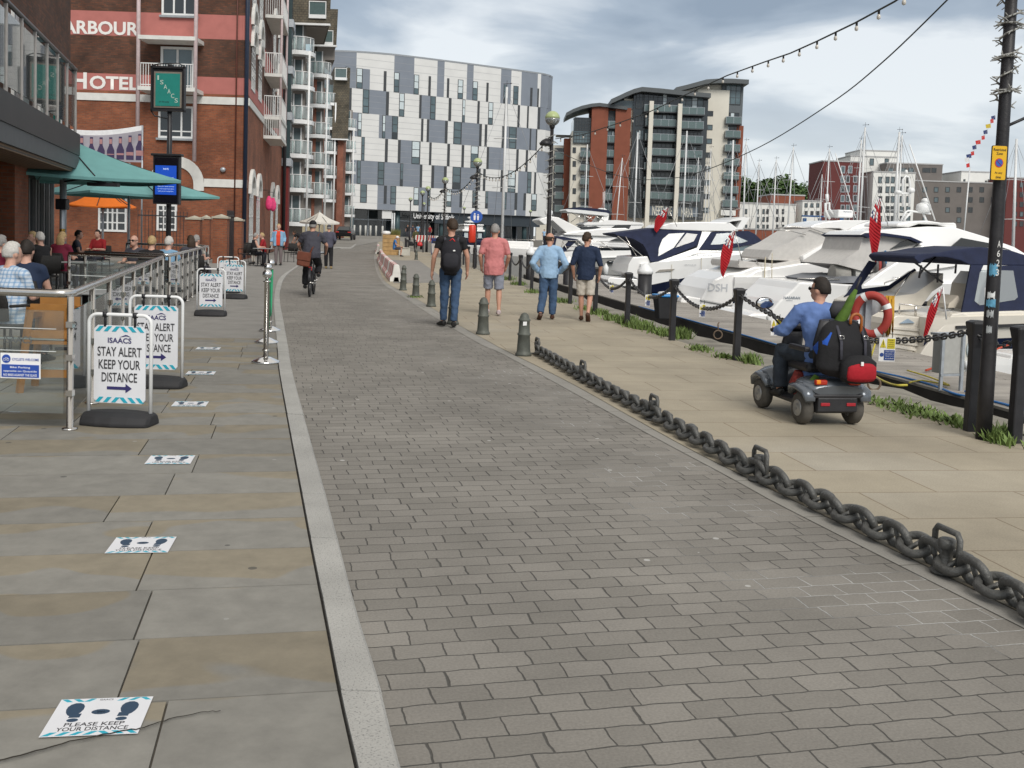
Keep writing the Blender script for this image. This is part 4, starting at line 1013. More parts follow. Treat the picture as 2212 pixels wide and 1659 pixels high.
# ================================================================ restaurant with balcony at the far left
def restaurant():
 f1 = V((-12.5, 29.2)); dr = V((2, -7.4)).normalized()
 t = thing('restaurant_building', 'dark brick quayside restaurant with glass balcony over a timber soffit at the left edge', 'building', (f1.x, f1.y, 0), math.atan2(dr.y, dr.x))
 Lf = 22
 b = MB(); b.box((-.0, -9, 3.0), (Lf, 0, 14)); b.build('upper_wall', brick_dk, t)
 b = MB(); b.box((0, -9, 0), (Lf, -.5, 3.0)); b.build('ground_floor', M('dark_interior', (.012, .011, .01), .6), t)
 for x0, x1 in ((6.2, 7.7), (11.5, 12.5), (15, 16)):
  b = MB(); b.box((x0, -.52, 0), (x1, .02, 2.998)); b.build('brick_pier', brick_r, t)
 for x0, x1 in ((.3, 2.6), (3.0, 5.6), (8.4, 11.2)):
  b = MB(); b.box((x0, -.48, .02), (x1, -.44, 2.6)); o = b.build('shopfront_glass', glassd, t)
  b = MB()
  for k in range(4): x = lerp(x0, x1, k / 3); b.box((x - .04, -.44, .02), (x + .04, -.36, 2.6))
  b.build('frame', M('grey_frame', (.2, .2, .2), .5), o)
 E0, E1 = 2.6, 22.0; yb = 1.05
 inv = Matrix.Rotation(-math.atan2(dr.y, dr.x), 2)
 cz = inv @ (V((-10.35, 24.5)) - f1); E0 = cz.x; yb = cz.y
 b = MB(); b.box((E0, .02, 2.72), (E1, yb, 2.80)); so_ = b.build('soffit', brickmat('soffit_boards', (.2, .12, .055), (.15, .09, .045), (.03, .02, .015), 3.0, .11, .012, .6, .2, .3), t)
 b = MB(); b.box((E0 - .03, .02, 2.803), (E1, yb + .06, 3.12)); b.build('edge_beam', M('grey_powder_coat', (.085, .09, .095), .55), t)
 b = MB(); b.box((E0 - .05, .02, 3.122), (E1, yb + .085, 3.62)); b.build('fascia', M('dark_glossy_fascia', (.012, .009, .009), .45, var=.5, vs=1.5), t)
 rl = MB(); rl.tube([(E1, yb, 5.1), (E0 + .1, yb, 5.1), (E0 + .02, yb - .1, 5.1), (E0 + .02, .1, 5.1)], .045, 10); rl.build('handrail', M('dark_handrail', (.1, .1, .105), .35, .5), t)
 n = 14
 for k in range(n):
  p = MB(); x = lerp(E0 + .15, E1 - .2, (k / (n - 1))); p.box((x - .03, yb - .03, 3.62), (x + .03, yb + .03, 5.06))
  p.build('balustrade_post', M('pale_post', (.42, .4, .38), .5), t)
 g = MB()
 for k in range(n - 1):
  x0, x1 = lerp(E0 + .15, E1 - .2, k / (n - 1)) + .06, lerp(E0 + .15, E1 - .2, (k + 1) / (n - 1)) - .06; g.box((x0, yb - .008, 3.75), (x1, yb + .008, 4.95))
 g.build('balustrade_glass', gsheet, t)
 for k, (x, w_) in enumerate(((1.0, .9), (4.1, .9), (7.0, 1.0), (10, 1))):
  b = MB(); b.box((x, -.02, 3.9), (x + w_, .06, 5.9)); o = b.build('window', winwhite, t); b = MB(); b.box((x + .08, .05, 3.98), (x + w_ - .08, .07, 5.82)); b.build('pane', glassd, o)
 for x in (2.6, 5.6):
  b = MB(); b.box((x, .02, 5.6), (x + .12, .3, 5.7)); b.lathe([(.02, 5.62), (.13, 5.5), (.15, 5.2), (.0, 5.15)], (x + .06, .35, 0), 10); b.build('wall_lantern', tealsteel, t)
 for x, mtn, c, z1 in ((E0 + .5, 'teal_board', (.02, .22, .19), 4.9), (E0 + 2.0, 'white_board', (.55, .58, .58), 4.8), (E0 + 4.3, 'white_board', (.55, .58, .58), 4.7)):
  b = MB(); b.box((x, yb - .3, 3.8), (x + .75, yb - .26, z1)); b.build('menu_board', M(mtn, c, .6), t)
 return t
restaurant()
# ================================================================ sign pole, banner, gate pillars, railings
teal_s = M('sign_teal', (.02, .235, .20), .5, var=.06)
def sign_pole():
 p = at(364, 500, 31); t = thing('pub_sign', 'black pole with framed teal hanging sign and blue digital screen', 'sign', (p.x, 31, 0), R(-2))
 T = lambda u, v: (at(u, v, 31).x - p.x, at(u, v, 31).z)
 b = MB(); b.tube([(0, 0, 0), (0, 0, T(364, 140)[1])], .075, 12); b.lathe([(.16, 0), (.16, .1), (.09, .3)], (0, 0, 0), 14); b.build('pole', black, t)
 x0, z1 = T(*r0(1345, 585)); x1, z0 = T(*r0(1640, 990)); xm = (x0 + x1) / 2
 b = MB(); b.box((x0, -.16, z0), (x1, .0, z0 + .06)); b.box((x0, -.16, z1 - .06), (x1, .0, z1)); b.box((x0, -.16, z0), (x0 + .05, 0, z1)); b.box((x1 - .05, -.16, z0), (x1, 0, z1)); b.box((x0 + .04, -.1, z0 + .04), (x1 - .04, -.04, z1 - .04)); b.build('sign_frame', black, t)
 b = MB(); b.box((x0 + .09, -.125, z0 + .1), (x1 - .09, -.1, z1 - .16)); o = b.build('sign_border', M('sign_bronze', (.22, .19, .16), .5), t)
 b = MB(); b.box((x0 + .14, -.14, z0 + .15), (x1 - .14, -.126, z1 - .21)); bd = b.build('sign_board', teal_s, t)
 lm = M('sign_pale_letters', (.5, .62, .55), .6, var=0)
 for k, ch in enumerate('ISAACS'): text('lettering', ch, lm, bd, (lerp(x0 + .22, x1 - .24, k / 5), -.144, lerp(z1 - .34, z0 + .32, k / 5)), (1, 0, 0), (0, 0, 1), .045 if ch == 'I' else .1, .13, .01)
 text('lettering', 'on the quay', M('sign_dark_letters', (.02, .03, .03), .6, var=0), bd, (xm - .1, -.144, z0 + .27), (1, 0, 0), (0, 0, 1), .3, .06, .005)
 b = MB(); b.tube([(x0, -.1, z0 - .0), (x0 + .1, -.08, z0 - .14), (0, 0, z0 - .22)], .022, 6); b.tube([(x1, -.1, z1), (x1 - .2, -.08, z1 + .1), (x0 + .2, -.08, z1 + .07), (x0, -.1, z1)], .018, 6); b.build('bracket', black, t)
 x0, z1 = T(*rL(1372, 270)); x1, z0 = T(*rL(1605, 700))
 b = MB(); b.box((x0, -.22, z0), (x1, -.06, z1)); b.box((x0 - .06, -.26, z1), (x1 + .06, -.04, z1 + .07)); sc = b.build('screen_housing', black, t, .015)
 b = MB(); b.box((x0 + .05, -.236, z0 + .05), (x1 - .05, -.222, z1 - .05)); b.build('screen_glass', M('screen_off', (.008, .008, .012), .15), sc)
 b = MB(); b.box((x0 + .08, -.246, z0 + .28), (x1 - .09, -.238, z1 - .28)); s2 = b.build('display', M('blue_display', (.01, .06, .38), .4, var=.15, vs=3, emit=.55), sc)
 wt = M('display_text', (.6, .75, .95), .5, var=0, emit=.4); xm = (x0 + x1) / 2
 for z_, w_, s_ in ((z1 - .38, .16, 'NHS'), (z0 + .78, .46, 'Please help us'), (z0 + .68, .26, 'stay safe'), (z0 + .52, .5, 'Wash your hands and keep'), (z0 + .45, .5, 'two metres apart from others'), (z0 + .38, .46, 'while you are waiting here')):
  text('lettering', s_, wt, s2, (xm, -.25, z_), (1, 0, 0), (0, 0, 1), w_, .055 if len(s_) < 16 else .035, .003)
sign_pole()
def banner():
 Y = 47.5; a = at(*r0(540, 1130), Y); c = at(*r0(1255, 1105), Y); t = thing('banner', 'purple drinks banner with rows of bottles, hung in front of the hotel wall', 'banner', (a.x, Y, 0))
 W = c.x - a.x; zt = a.z; zb = at(*r0(900, 1420), Y).z
 def top(k): return zt + (c.z - zt) * k - .16 * math.sin(math.pi * k)
 b = MB(); n = 16
 for k in range(n):
  x0, x1 = W * k / n, W * (k + 1) / n; t0, t1 = top(k / n), top((k + 1) / n)
  b.cur = 1; b.add([(x0, 0, t0 - .22), (x1, 0, t1 - .22), (x1, 0, t1), (x0, 0, t0), (x0, .02, t0 - .22), (x1, .02, t1 - .22), (x1, .02, t1), (x0, .02, t0)], [(0, 1, 2, 3), (7, 6, 5, 4)])
  b.cur = 0; b.add([(x0, 0, zb), (x1, 0, zb), (x1, 0, t1 - .22), (x0, 0, t0 - .22), (x0, .02, zb), (x1, .02, zb), (x1, .02, t1 - .22), (x0, .02, t0 - .22)], [(0, 1, 2, 3), (7, 6, 5, 4)])
 b.build('cloth', [M('banner_grey', (.34, .32, .36), .8, var=.25, vs=1.2), M('banner_white', (.75, .75, .76), .8)], t)
 for k in range(8):
  bt, lb = MB(), MB()
  x = .5 + k * W / 8.4; z1 = top(k / 8) - .3
  bt.prism([(x - .17, zb + .1), (x + .17, zb + .1), (x + .17, z1 - .6), (x + .07, z1 - .35), (x + .07, z1), (x - .07, z1), (x - .07, z1 - .35), (x - .17, z1 - .6)], -.012, -.004)
  lb.box((x - .16, -.02, zb + .3), (x + .16, -.013, z1 - .75)); lb.box((x - .06, -.02, z1 - .3), (x + .06, -.013, z1 - .08))
  o = bt.build('printed_bottle', M('print_purple', (.05, .035, .09), .7), t); lb.build('printed_label', M('print_pink', (.38, .2, .2), .7), o)
 b = MB(); b.tube([(0, .02, 0), (0, .02, zt)], .04, 6); b.tube([(W, .02, 0), (W, .02, c.z)], .04, 6); b.build('post', galv, t)
banner()
cap_st = M('stone_cap', (.4, .37, .3), .9)
def pillar(u0, u1, vt, d, label):
 a = at(u0, vt, d); c = at(u1, vt, d); w_ = c.x - a.x; h = a.z
 t = thing('brick_pillar', label, 'pillar', ((a.x + c.x) / 2, d + w_ / 2, 0), R(6), 'brick gate pillars')
 b = MB(); b.box((-w_ / 2, -w_ / 2, 0), (w_ / 2, w_ / 2, h - .12)); b.build('shaft', brick_r, t)
 b = MB(); b.box((-w_ / 2 - .05, -w_ / 2 - .05, h - .118), (w_ / 2 + .05, w_ / 2 + .05, h - .04)); b.lathe([(w_ * .55, h - .04), (.02, h + .06)], (0, 0, 0), 4, False); b.build('cap', cap_st, t)
pillar(402, 430, 468, 45, 'brick gate pillar beside the black sign pole'); pillar(434, 452, 467, 47, 'slim brick gate pillar, second from the sign pole'); pillar(459, 489, 465, 43.5, 'wide brick gate pillar, its foot behind the farthest white swing sign'); pillar(494, 521, 471, 46, 'brick gate pillar with pale cap next to the hotel drainpipe')
def iron_fence(label, p, q, h):
 p, q = V(p), V(q); L_ = (q - p).length; t = thing('iron_railing', label, 'railing', (p.x, p.y, 0), math.atan2(q.y - p.y, q.x - p.x))
 b = MB(); n = int(L_ / .14)
 for k in range(n + 1): x = L_ * k / n; b.box((x - .011, -.011, .05), (x + .011, .011, h)); b.lathe([(.018, h), (.0, h + .09)], (x, 0, 0), 4, False)
 b.build('bars', black, t); 
 for zr in (.12, h - .2): b = MB(); b.box((0, -.02, zr), (L_, .02, zr + .05)); b.build('rail', black, t)
iron_fence('black spiked iron railings left of the brick gate pillars', (at(298, 480, 44).x, 44), (at(404, 480, 45).x, 45), 2.1)
iron_fence('black iron gate between the last brick pillars', (at(488, 480, 44).x, 44.2), (at(497, 480, 45).x, 45.6), 2.2)
def parasol(label, u, d, half, ztip, zapex, rz, mt, cat='parasol', valance=.07, pole=True):
 p = at(u, 480, d); t = thing('parasol', label, cat, (p.x, d, 0), rz, None)
 b = MB(); H = half; n = 8
 cs = [V((H, H)), V((-H, H)), V((-H, -H)), V((H, -H))]
 for i in range(4):
  a, c = cs[i], cs[(i + 1) % 4]
  for k in range(n):
   for j in range(n):
    q = []
    for kk, jj in ((k, j), (k, j + 1), (k + 1, j + 1), (k + 1, j)):
     s_ = kk / n; e = a.lerp(c, jj / n); pt = e * s_; sag = -.07 * math.sin(math.pi * s_) - .05 * s_ * s_ * math.sin(math.pi * jj / n)
     q.append((pt.x, pt.y, lerp(zapex, ztip, s_) + sag))
    b.add(q, [(0, 3, 2, 1) if k else (0, 2, 1)] if k else [(0, 3, 2)], True)
  for j in range(n):
   e0, e1 = a.lerp(c, j / n), a.lerp(c, (j + 1) / n); z0, z1 = ztip - .05 * math.sin(math.pi * j / n), ztip - .05 * math.sin(math.pi * (j + 1) / n)
   b.quad((e0.x, e0.y, z0), (e1.x, e1.y, z1), (e1.x * .995, e1.y * .995, z1 - valance), (e0.x * .995, e0.y * .995, z0 - valance))
 b.build('canopy', mt, t, uv=False)
 b = MB(); b.tube([(0, 0, .05), (0, 0, zapex + .08)], .04, 10); b.lathe([(.42, .01), (.42, .09), (.08, .12)], (0, 0, 0), 16); b.build('pole', galv, t)
 b = MB()
 for c in cs + [(cs[i] + cs[(i + 1) % 4]) / 2 for i in range(4)]: b.tube([(0, 0, zapex - .1), (c.x * .97, c.y * .97, ztip - .02)], .016, 5); b.tube([(0, 0, zapex - .9), (c.x * .5, c.y * .5, lerp(zapex, ztip, .5) - .06)], .012, 5)
 b.build('ribs', black, t)
 return t
teal_c = M('teal_canvas', (.15, .34, .335), .85, var=.08, vs=3); 
parasol('large teal parasol beside the restaurant balcony', 140, 25.5, 2.05, 2.66, 3.62, R(42), teal_c)
parasol('teal parasol farther back, its corner reaching the gate pillars', 278, 33, 2.05, 2.5, 3.4, R(44), teal_c)
parasol('orange parasol under the teal parasols', 222, 38, 1.0, 2.18, 2.95, R(10), M('orange_canvas', (.75, .17, .015), .8, var=.08, emit=0), valance=.04)
pc = at(690, 500, 68); parasol('cream parasol over the far cafe tables', 690, 68, .95, 2.05, 2.7, R(40), M('cream_canvas', (.62, .6, .55), .85), valance=.12)
p = GG(134, 622); t = thing('heater_post', 'grey steel post with heater box under the balcony corner', 'post', (p.x, p.y, 0))
b = MB(); b.tube([(0, 0, 0), (0, 0, 2.55)], .062, 12); b.lathe([(.13, 0), (.13, .015)], (0, 0, 0), 14); b.build('post', galv, t)
b = MB(); b.box((-.13, -.1, 1.85), (.13, .1, 2.1)); b.build('heater_box', black, t, .02); b = MB(); b.lathe([(.065, 1.32), (.065, 1.4)], (0, 0, 0), 12); b.build('brass_band', M('brass', (.4, .25, .06), .4, .8), t)
b = MB(); b.tube([(0, 0, 2.5), (.5, -.1, 2.58), (1.1, -.2, 2.5)], .025, 6); b.box((.7, -.3, 2.42), (1.4, -.12, 2.5)); b.build('heater_arm', black, t)
# ================================================================ quayside furniture
lamp_blk = M('black_lamp_paint', (.02, .019, .021), .5, var=.35, vs=9, bump=.15, bs=40, dirt=((.16, .15, .14), 5, .68, .5))
iron = M('black_iron_chain', (.10, .10, .105), .5, .5, var=.3, vs=20)
POSTS = [GG(u, v, .008) for u, v in POST_PX[1:]]
def post_mesh():
 b = MB()
 rings = []
 for z, w_ in ((0, .047), (.0, .047), (.74, .044), (.86, .055), (.955, .072), (.97, .068), (.985, .04)):
  rings.append([(x * w_, y * w_, z) for x, y in ((-1, -.8), (-.8, -1), (.8, -1), (1, -.8), (1, .8), (.8, 1), (-.8, 1), (-1, .8))])
 b.loft(rings, smooth=False)
 return b
ORD = ['first', 'second', 'third', 'fourth', 'fifth', 'sixth', 'seventh', 'eighth', 'ninth', 'tenth', 'eleventh', 'twelfth', 'thirteenth', 'fourteenth', 'fifteenth', 'sixteenth', 'seventeenth', 'eighteenth', 'nineteenth', 'twentieth']
far_posts = resample([p.xy for p in POSTS[9:]], 2.75)
allp = [p.xy for p in POSTS[:10]] + [p for p in far_posts[1:]][:22]
proto = None
for i, p in enumerate(allp):
 lab = {0: 'black flared quay post right of the lamp post, at the picture edge', 1: 'black flared quay post just left of the lamp post', 2: 'black flared quay post between the scooter and the blue lidded bin', 3: 'black flared quay post behind the navy shirted man, nearest the bin'}.get(i)
 if not lab:
  lab = 'black quay chain post, %s beyond the blue lidded bin' % ORD[i - 4] if i < 10 else 'small black quay post in the row leading towards the university'
 z = gz(p.y) + .006
 if proto is None:
  proto = thing('chain_post', lab, 'post', (p.x, p.y, z), R(8), 'black chain posts along the quay edge'); post_mesh().build('post', black, proto, .008)
  b = MB(); b.tube([(.05, .0, .9), (.08, 0, .93), (.1, 0, .9), (.08, 0, .87), (.05, 0, .885)], .008, 6); b.build('eyelet', galv, proto)
 else: copy_thing(proto, (p.x, p.y, z), R(8 + random.uniform(-3, 3)), lab)
def link_chain(name, label, p, q, sag, llen=.062, rad=.0085, group=None, mt=iron):
 p, q = V(p), V(q); L_ = (q - p).length; n0 = 60; pts = []
 for k in range(n0 + 1):
  t = k / n0; a = p.lerp(q, t); a.z -= sag * 4 * t * (1 - t); pts.append(a)
 cum = [0]
 for a, c in zip(pts, pts[1:]): cum.append(cum[-1] + (c - a).length)
 tot = cum[-1]; n = max(4, int(tot / (llen * .78))); b = MB()
 def pos(s):
  for k in range(n0):
   if cum[k + 1] >= s: return pts[k].lerp(pts[k + 1], (s - cum[k]) / (cum[k + 1] - cum[k] + 1e-9))
  return pts[-1]
 for k in range(n):
  s = tot * (k + .5) / n; c = pos(s) - p; t = (pos(min(tot, s + .02)) - pos(max(0, s - .02))).normalized()
  x = t.cross(V((0, 0, 1))).normalized(); y = x.cross(t)
  if k % 2: x = y
  ring = []
  h, w_ = llen / 2, llen * .3
  for (a, e) in ((-h + w_ * .6, w_), (h - w_ * .6, w_), (h - w_ * .1, w_ * .7), (h, 0), (h - w_ * .1, -w_ * .7), (h - w_ * .6, -w_), (-h + w_ * .6, -w_), (-h + w_ * .1, -w_ * .7), (-h, 0), (-h + w_ * .1, w_ * .7)): ring.append(c + t * a + x * e)
  b.tube(ring, rad, 5, closed=True)
 o = b.build(name, mt, None, uv=False, loc=p); return tag(o, label, 'chain', group)
def top(i): p = allp[i]; return V((p.x, p.y, .9 + gz(p.y)))
CH = 'chains hanging between the quay posts'
link_chain('post_chain', 'long black chain sagging behind the scooter, from bin post to lamp post', top(2), top(1), .3, .08, .0095, CH)
link_chain('post_chain', 'short black chain between the two nearest posts, passing behind the lamp post', top(1), top(0), .1, .08, .0095, CH)
for i in range(2, 9):
 link_chain('post_chain', 'black chain sagging between the %s and %s posts beyond the scooter' % (ORD[i - 2], ORD[i - 1]), top(i), top(i + 1), .28, .075, .0095, CH)
for i in range(9, 20):
 p, q = top(i), top(i + 1); b = MB(); b.tube([(p.lerp(q, k / 8) - p) - V((0, 0, .28 * 4 * k / 8 * (1 - k / 8))) for k in range(9)], .016, 5)
 tag(b.build('post_chain', iron, None, loc=p), 'small far chain in the row leading towards the university', 'chain', CH)
sy, sb_, sw = M('sign_yellow', (.62, .52, .04), .5, var=.1), M('sign_blue', (.02, .06, .24), .5, var=.1), M('sign_white', (.75, .76, .78), .5, var=.05)
sk = M('sign_black', (.02, .02, .02), .5)
def warn_sign(u, v, w_px, h_px, p, label):
 d = p.y; w_ = w_px / 2240 * d; h = h_px / 2240 * d; c = at(u, v, d)
 t = thing('warning_sign', label, 'sign', c, R(3), 'yellow and blue warning signs on the quay chain')
 b = MB(); b.box((-w_ / 2, -.004, -h / 2), (w_ / 2, .004, h / 2)); b.build('board', sw, t)
 b = MB(); b.box((-w_ * .02, -.008, h * .04), (w_ * .46, -.0045, h * .46)); b.build('yellow_panel', sy, t)
 b = MB(); b.box((-w_ * .18, -.008, -h * .44), (w_ * .46, -.0045, -h * .02)); b.build('blue_panel', sb_, t)
 b = MB(); b.prism([(-w_ * .45, h * .08), (-w_ * .08, h * .08), (-w_ * .265, h * .44)], -.008, -.0045); tr = b.build('warning_triangle', sy, t)
 b = MB(); b.box((-w_ * .28, -.0095, h * .18), (-w_ * .25, -.0082, h * .34)); b.box((-w_ * .28, -.0095, h * .12), (-w_ * .25, -.0082, h * .15)); b.build('exclamation_mark', sk, tr)
 b = MB(); n = 16; b.prism([(-w_ * .32 + w_ * .12 * math.cos(2 * math.pi * k / n), -h * .22 + w_ * .12 * math.sin(2 * math.pi * k / n)) for k in range(n)], -.008, -.0045); b.build('blue_disc', sb_, t)
 for k, s_ in enumerate(('Danger', 'no diving or', 'swimming in', 'the marina')): text('lettering', s_, sk, t, (w_ * .22, -.0085, h * (.4 - .09 * k)), (1, 0, 0), (0, 0, 1), w_ * .36, h * .05, .002)
 for k, s_ in enumerate(('Take care', 'the water is', 'deep and', 'cold')): text('lettering', s_, sw, t, (w_ * .14, -.0085, h * (-.08 - .095 * k)), (1, 0, 0), (0, 0, 1), w_ * .5, h * .05, .002)
 b = MB(); b.tube([(-w_ * .3, 0, h / 2), (-w_ * .28, 0, h / 2 + .06)], .004, 4); b.tube([(w_ * .3, 0, h / 2), (w_ * .28, 0, h / 2 + .06)], .004, 4); b.build('cable_tie', black, t)
mid = lambda i, j, t=.5: allp[i].lerp(allp[j], t)
warn_sign(1677, 707, 24, 36, mid(2, 1, .25), 'yellow and blue warning sign hanging just left of the scooter')
warn_sign(1916, 755, 36, 52, mid(2, 1, .78), 'yellow and blue warning sign hanging below the lifebuoy')
warn_sign(1517, 671, 13, 28, mid(2, 3), 'yellow and blue warning sign between the bin and the scooter')
warn_sign(1399, 649, 11, 25, mid(3, 4), 'yellow and blue warning sign beside the black pile and bin')
warn_sign(1321, 624, 9, 17, mid(4, 5), 'smallest warning sign, beside the navy shirted man')
def big_lamp():
 p = GG(2124, 949, .006); t = thing('lamp_post', 'tall black lamp post wrapped with string lights at the right edge', 'street lamp', p)
 b = MB(); b.lathe([(.064, 0), (.062, .5), (.057, 1.2), (.05, 2.6), (.045, 4.6)], (0, 0, 0), 18); b.build('pole', lamp_blk, t)
 b = MB(); b.tube([(0, 0, 4.6), (0, 0, 4.78)], .05, 10); b.lathe([(.05, 4.78), (.17, 4.86), (.235, 5.0), (.25, 5.08), (.2, 5.24), (.1, 5.31), (.0, 5.33)], (0, 0, 0), 20); b.build('globe', M('lamp_globe', (.6, .63, .6), .2), t)
 zp = lambda v: at(2150, v, p.y).z
 for z0, z1 in ((zp(232), 4.5),):
  b = MB(); rr = random.Random(5); pts = []; n = 260; turns = 17
  for k in range(n + 1):
   f = k / n; a = turns * 2 * math.pi * f; r_ = .06 + .016 * rr.random(); pts.append((r_ * math.cos(a), r_ * math.sin(a), lerp(z0, z1, f) + .05 * math.sin(a * .37)))
  b.tube(pts, .0075, 5)
  for k in range(0, n, 1):
   q = V(pts[k]); d = V((q.x, q.y, 0)).normalized() + V((rr.uniform(-.8, .8), rr.uniform(-.8, .8), rr.uniform(-.7, .7))); d.normalize(); b.tube([q, q + d * .06], [.006, .004], 4)
  b.build('fairy_lights', M('fairy_light_cable', (.36, .36, .34), .6), t, uv=False)
 a = at(2162, 278, p.y); c = at(2230, 248, p.y)
 b = MB(); b.tube([a - p, c - p], .014, 6); b.tube([c - p, c - p + V((0, 0, .09))], .01, 6); b.build('banner_arm', black, t)
 for k, ch in enumerate('A623'):
  v = 527 + k * 20.5; q = at(2153.5 - k * .3, v, p.y - .06) - p; text('lettering', ch, M('painted_number', (.62, .62, .6), .7, var=0), t, (0, -.0575 - .0025, q.z), (1, 0, 0), (0, 0, 1), .026, .056, .01)
 rr = random.Random(8)
 stm = [M('sticker_blue', (.1, .3, .45), .6, var=.4, vs=30), M('sticker_white', (.6, .62, .62), .7, var=.3, vs=30), M('sticker_grey', (.35, .37, .38), .7, var=.3, vs=25)]
 for (u, v, w_, h, mi) in ((2147, 583, .06, .1, 0), (2142, 638, .055, .06, 1), (2140, 655, .07, .07, 0), (2139, 678, .05, .055, 2), (2134, 712, .04, .06, 2)):
  q = at(u, v, p.y - .06) - p; rad = .056; b = MB(); n = 5; an0 = max(-.6, min(.6, q.x / rad))
  for k in range(n):
   a0, a1 = an0 + (k / n - .5) * w_ / rad, an0 + ((k + 1) / n - .5) * w_ / rad; zt = h / 2 + rr.uniform(-.015, .01); zt2 = h / 2 + rr.uniform(-.015, .01)
   R_ = rad + .006
   b.quad((R_ * math.sin(a0), -R_ * math.cos(a0), q.z - zt), (R_ * math.sin(a1), -R_ * math.cos(a1), q.z - zt2), (R_ * math.sin(a1), -R_ * math.cos(a1), q.z + zt2), (R_ * math.sin(a0), -R_ * math.cos(a0), q.z + zt))
  b.build('torn_sticker', stm[mi], t)
 return p, t
LP, LPT = big_lamp()
def restricted_sign():
 Y = LP.y - .11; c = at(2157, 352, Y); t = thing('parking_sign', 'yellow parking restriction sign fixed to the foreground lamp post', 'sign', c, R(4))
 w_, h = 34 / 2240 * Y, 74 / 2240 * Y
 def rrect(w_, h, r): return [(sx * (w_ / 2 - r) + r * math.cos(a), sz * (h / 2 - r) + r * math.sin(a)) for sx, sz, a0 in ((1, 1, 0), (-1, 1, 90), (-1, -1, 180), (1, -1, 270)) for a in (R(a0), R(a0 + 45), R(a0 + 90))]
 b = MB(); b.prism(rrect(w_, h, .012), -.004, .006); b.build('border', sk, t)
 b = MB(); b.prism(rrect(w_ - .008, h - .008, .01), -.0075, -.0045); fc = b.build('face', M('sign_amber', (.72, .42, .012), .5, var=.08), t)
 n = 26
 def disc(r, y0, y1, mt, nm, par): b = MB(); b.prism([(r * math.cos(2 * math.pi * k / n) * .95, r * math.sin(2 * math.pi * k / n)) for k in range(n)], y0, y1); return b.build(nm, mt, par)
 rd = disc(w_ * .29, -.0095, -.0078, redp, 'red_ring', fc); disc(w_ * .235, -.0115, -.0097, M('sign_mid_blue', (.03, .10, .40), .5), 'blue_disc', fc)
 b = MB(); b.bar((-w_ * .17, -.0122, w_ * .17), (w_ * .17, -.0122, -w_ * .17), .0012, w_ * .055, up=(0, 1, 0)); b.build('red_bar', redp, fc)
 for s_, z_, k in (('Restricted', .38, .8), ('Zone', .27, .42), ('At any', -.29, .5), ('time', -.41, .34)): text('lettering', s_, sk, fc, (0, -.0085, h * z_), (1, 0, 0), (0, 0, 1), w_ * k, h * .075, .008)
 b = MB(); b.box((w_ * .0, .0, -.13), (w_ * .5, .1, -.1)); b.box((w_ * .0, 0, .09), (w_ * .5, .1, .12)); b.build('clamp', galv, t)
restricted_sign()
globe_top = M('globe_green_top', (.38, .45, .22), .35, var=.15, vs=3); globe_low = glassmat('globe_glass', (.75, .74, .72), .15, .18)
def globe_lamp(u, v, d, label, wrap=True, scale=1.0):
 top_ = at(u, v, d); x = top_.x; z0 = gz(d)
 H = top_.z - z0; t = thing('globe_lamp', label, 'street lamp', (x, d, z0), 0, 'globe street lamps along the quay')
 r_ = .215
 b = MB(); b.lathe([(.1, 0), (.1, .9), (.075, .95), (.065, 2.0), (.05, H - .28)], (0, 0, 0), 12); b.lathe([(.05, H - .3), (.08, H - .24), (.08, H - .2), (.04, H - .18)], (0, 0, 0), 12)
 for k in range(6): b.lathe([(.062, 1.2 + k * .33), (.07, 1.22 + k * .33), (.062, 1.24 + k * .33)], (0, 0, 0), 10)
 b.build('pole', lamp_blk, t)
 g = MB(); prof = [(r_ * math.sin(math.pi * k / 12), H + r_ * math.cos(math.pi * k / 12)) for k in range(13)]
 g.lathe(prof[:7][::-1], (0, 0, 0), 20); o = g.build('globe_cap', globe_top, t)
 g = MB(); g.lathe(prof[6:][::-1], (0, 0, 0), 20); o = g.build('globe_bowl', globe_low, t)
 g = MB(); g.lathe([(.05, H - .2), (.07, H - .1), (.1, H - .06), (.1, H)], (0, 0, 0), 12); g.build('lamp_fitting', galv, t)
 if wrap:
  b = MB(); rr = random.Random(int(u)); n = 90
  pts = []
  for k in range(n + 1): f = k / n; a = 9 * 2 * math.pi * f; pts.append((.085 * math.cos(a), .085 * math.sin(a), lerp(H * .52, H - .45, f)))
  b.tube(pts, .014, 4)
  for k in range(0, n): q = V(pts[k]); dd = V((q.x, q.y, 0)).normalized() + V((rr.uniform(-.8, .8), rr.uniform(-.8, .8), rr.uniform(-.7, .7))); b.tube([q, q + dd * .07], .011, 3)
  b.build('fairy_lights', MATS['fairy_light_cable'], t, uv=False)
  b = MB(); b.lathe([(.16, -.06), (.19, .0), (.1, .1), (.02, .14)], (-.17, -.06, H - .72), 12); b.tube([(0, 0, H - .6), (-.17, -.06, H - .6)], .03, 6); b.build('speaker_horn', black, t)
 return V((x, d, z0)), H
GL = []
for (u, v, d, lb, wr) in ((1193.5, 256, 30, 'nearest globe lamp, behind the light blue shirted man', True), (1032, 351, 49, 'second globe lamp, with the red lifebuoy case and blue disc', True), (962, 390, 67, 'third globe lamp, its base behind the backpack man', True), (925, 408, 81, 'fourth globe lamp along the quay', False), (913, 417, 88, 'fifth globe lamp along the quay, partly behind the fourth', False), (887, 431, 107, 'globe lamp farthest left, above the far walkers', False), (916, 441, 122, 'sixth globe lamp along the quay, low beside the fifth', False), (1003, 450, 138, 'far globe lamp in front of the university lettering', False), (1146, 457, 146, 'far globe lamp before the right corner of the university', False)):
 GL.append(globe_lamp(u, v, d, lb, wr))
p, H = GL[1]
t = thing('path_sign', 'round blue path sign on the second globe lamp', 'sign', (at(1029, 468, p.y - .12).x, p.y - .12, at(1029, 468, p.y - .12).z)); n = 24
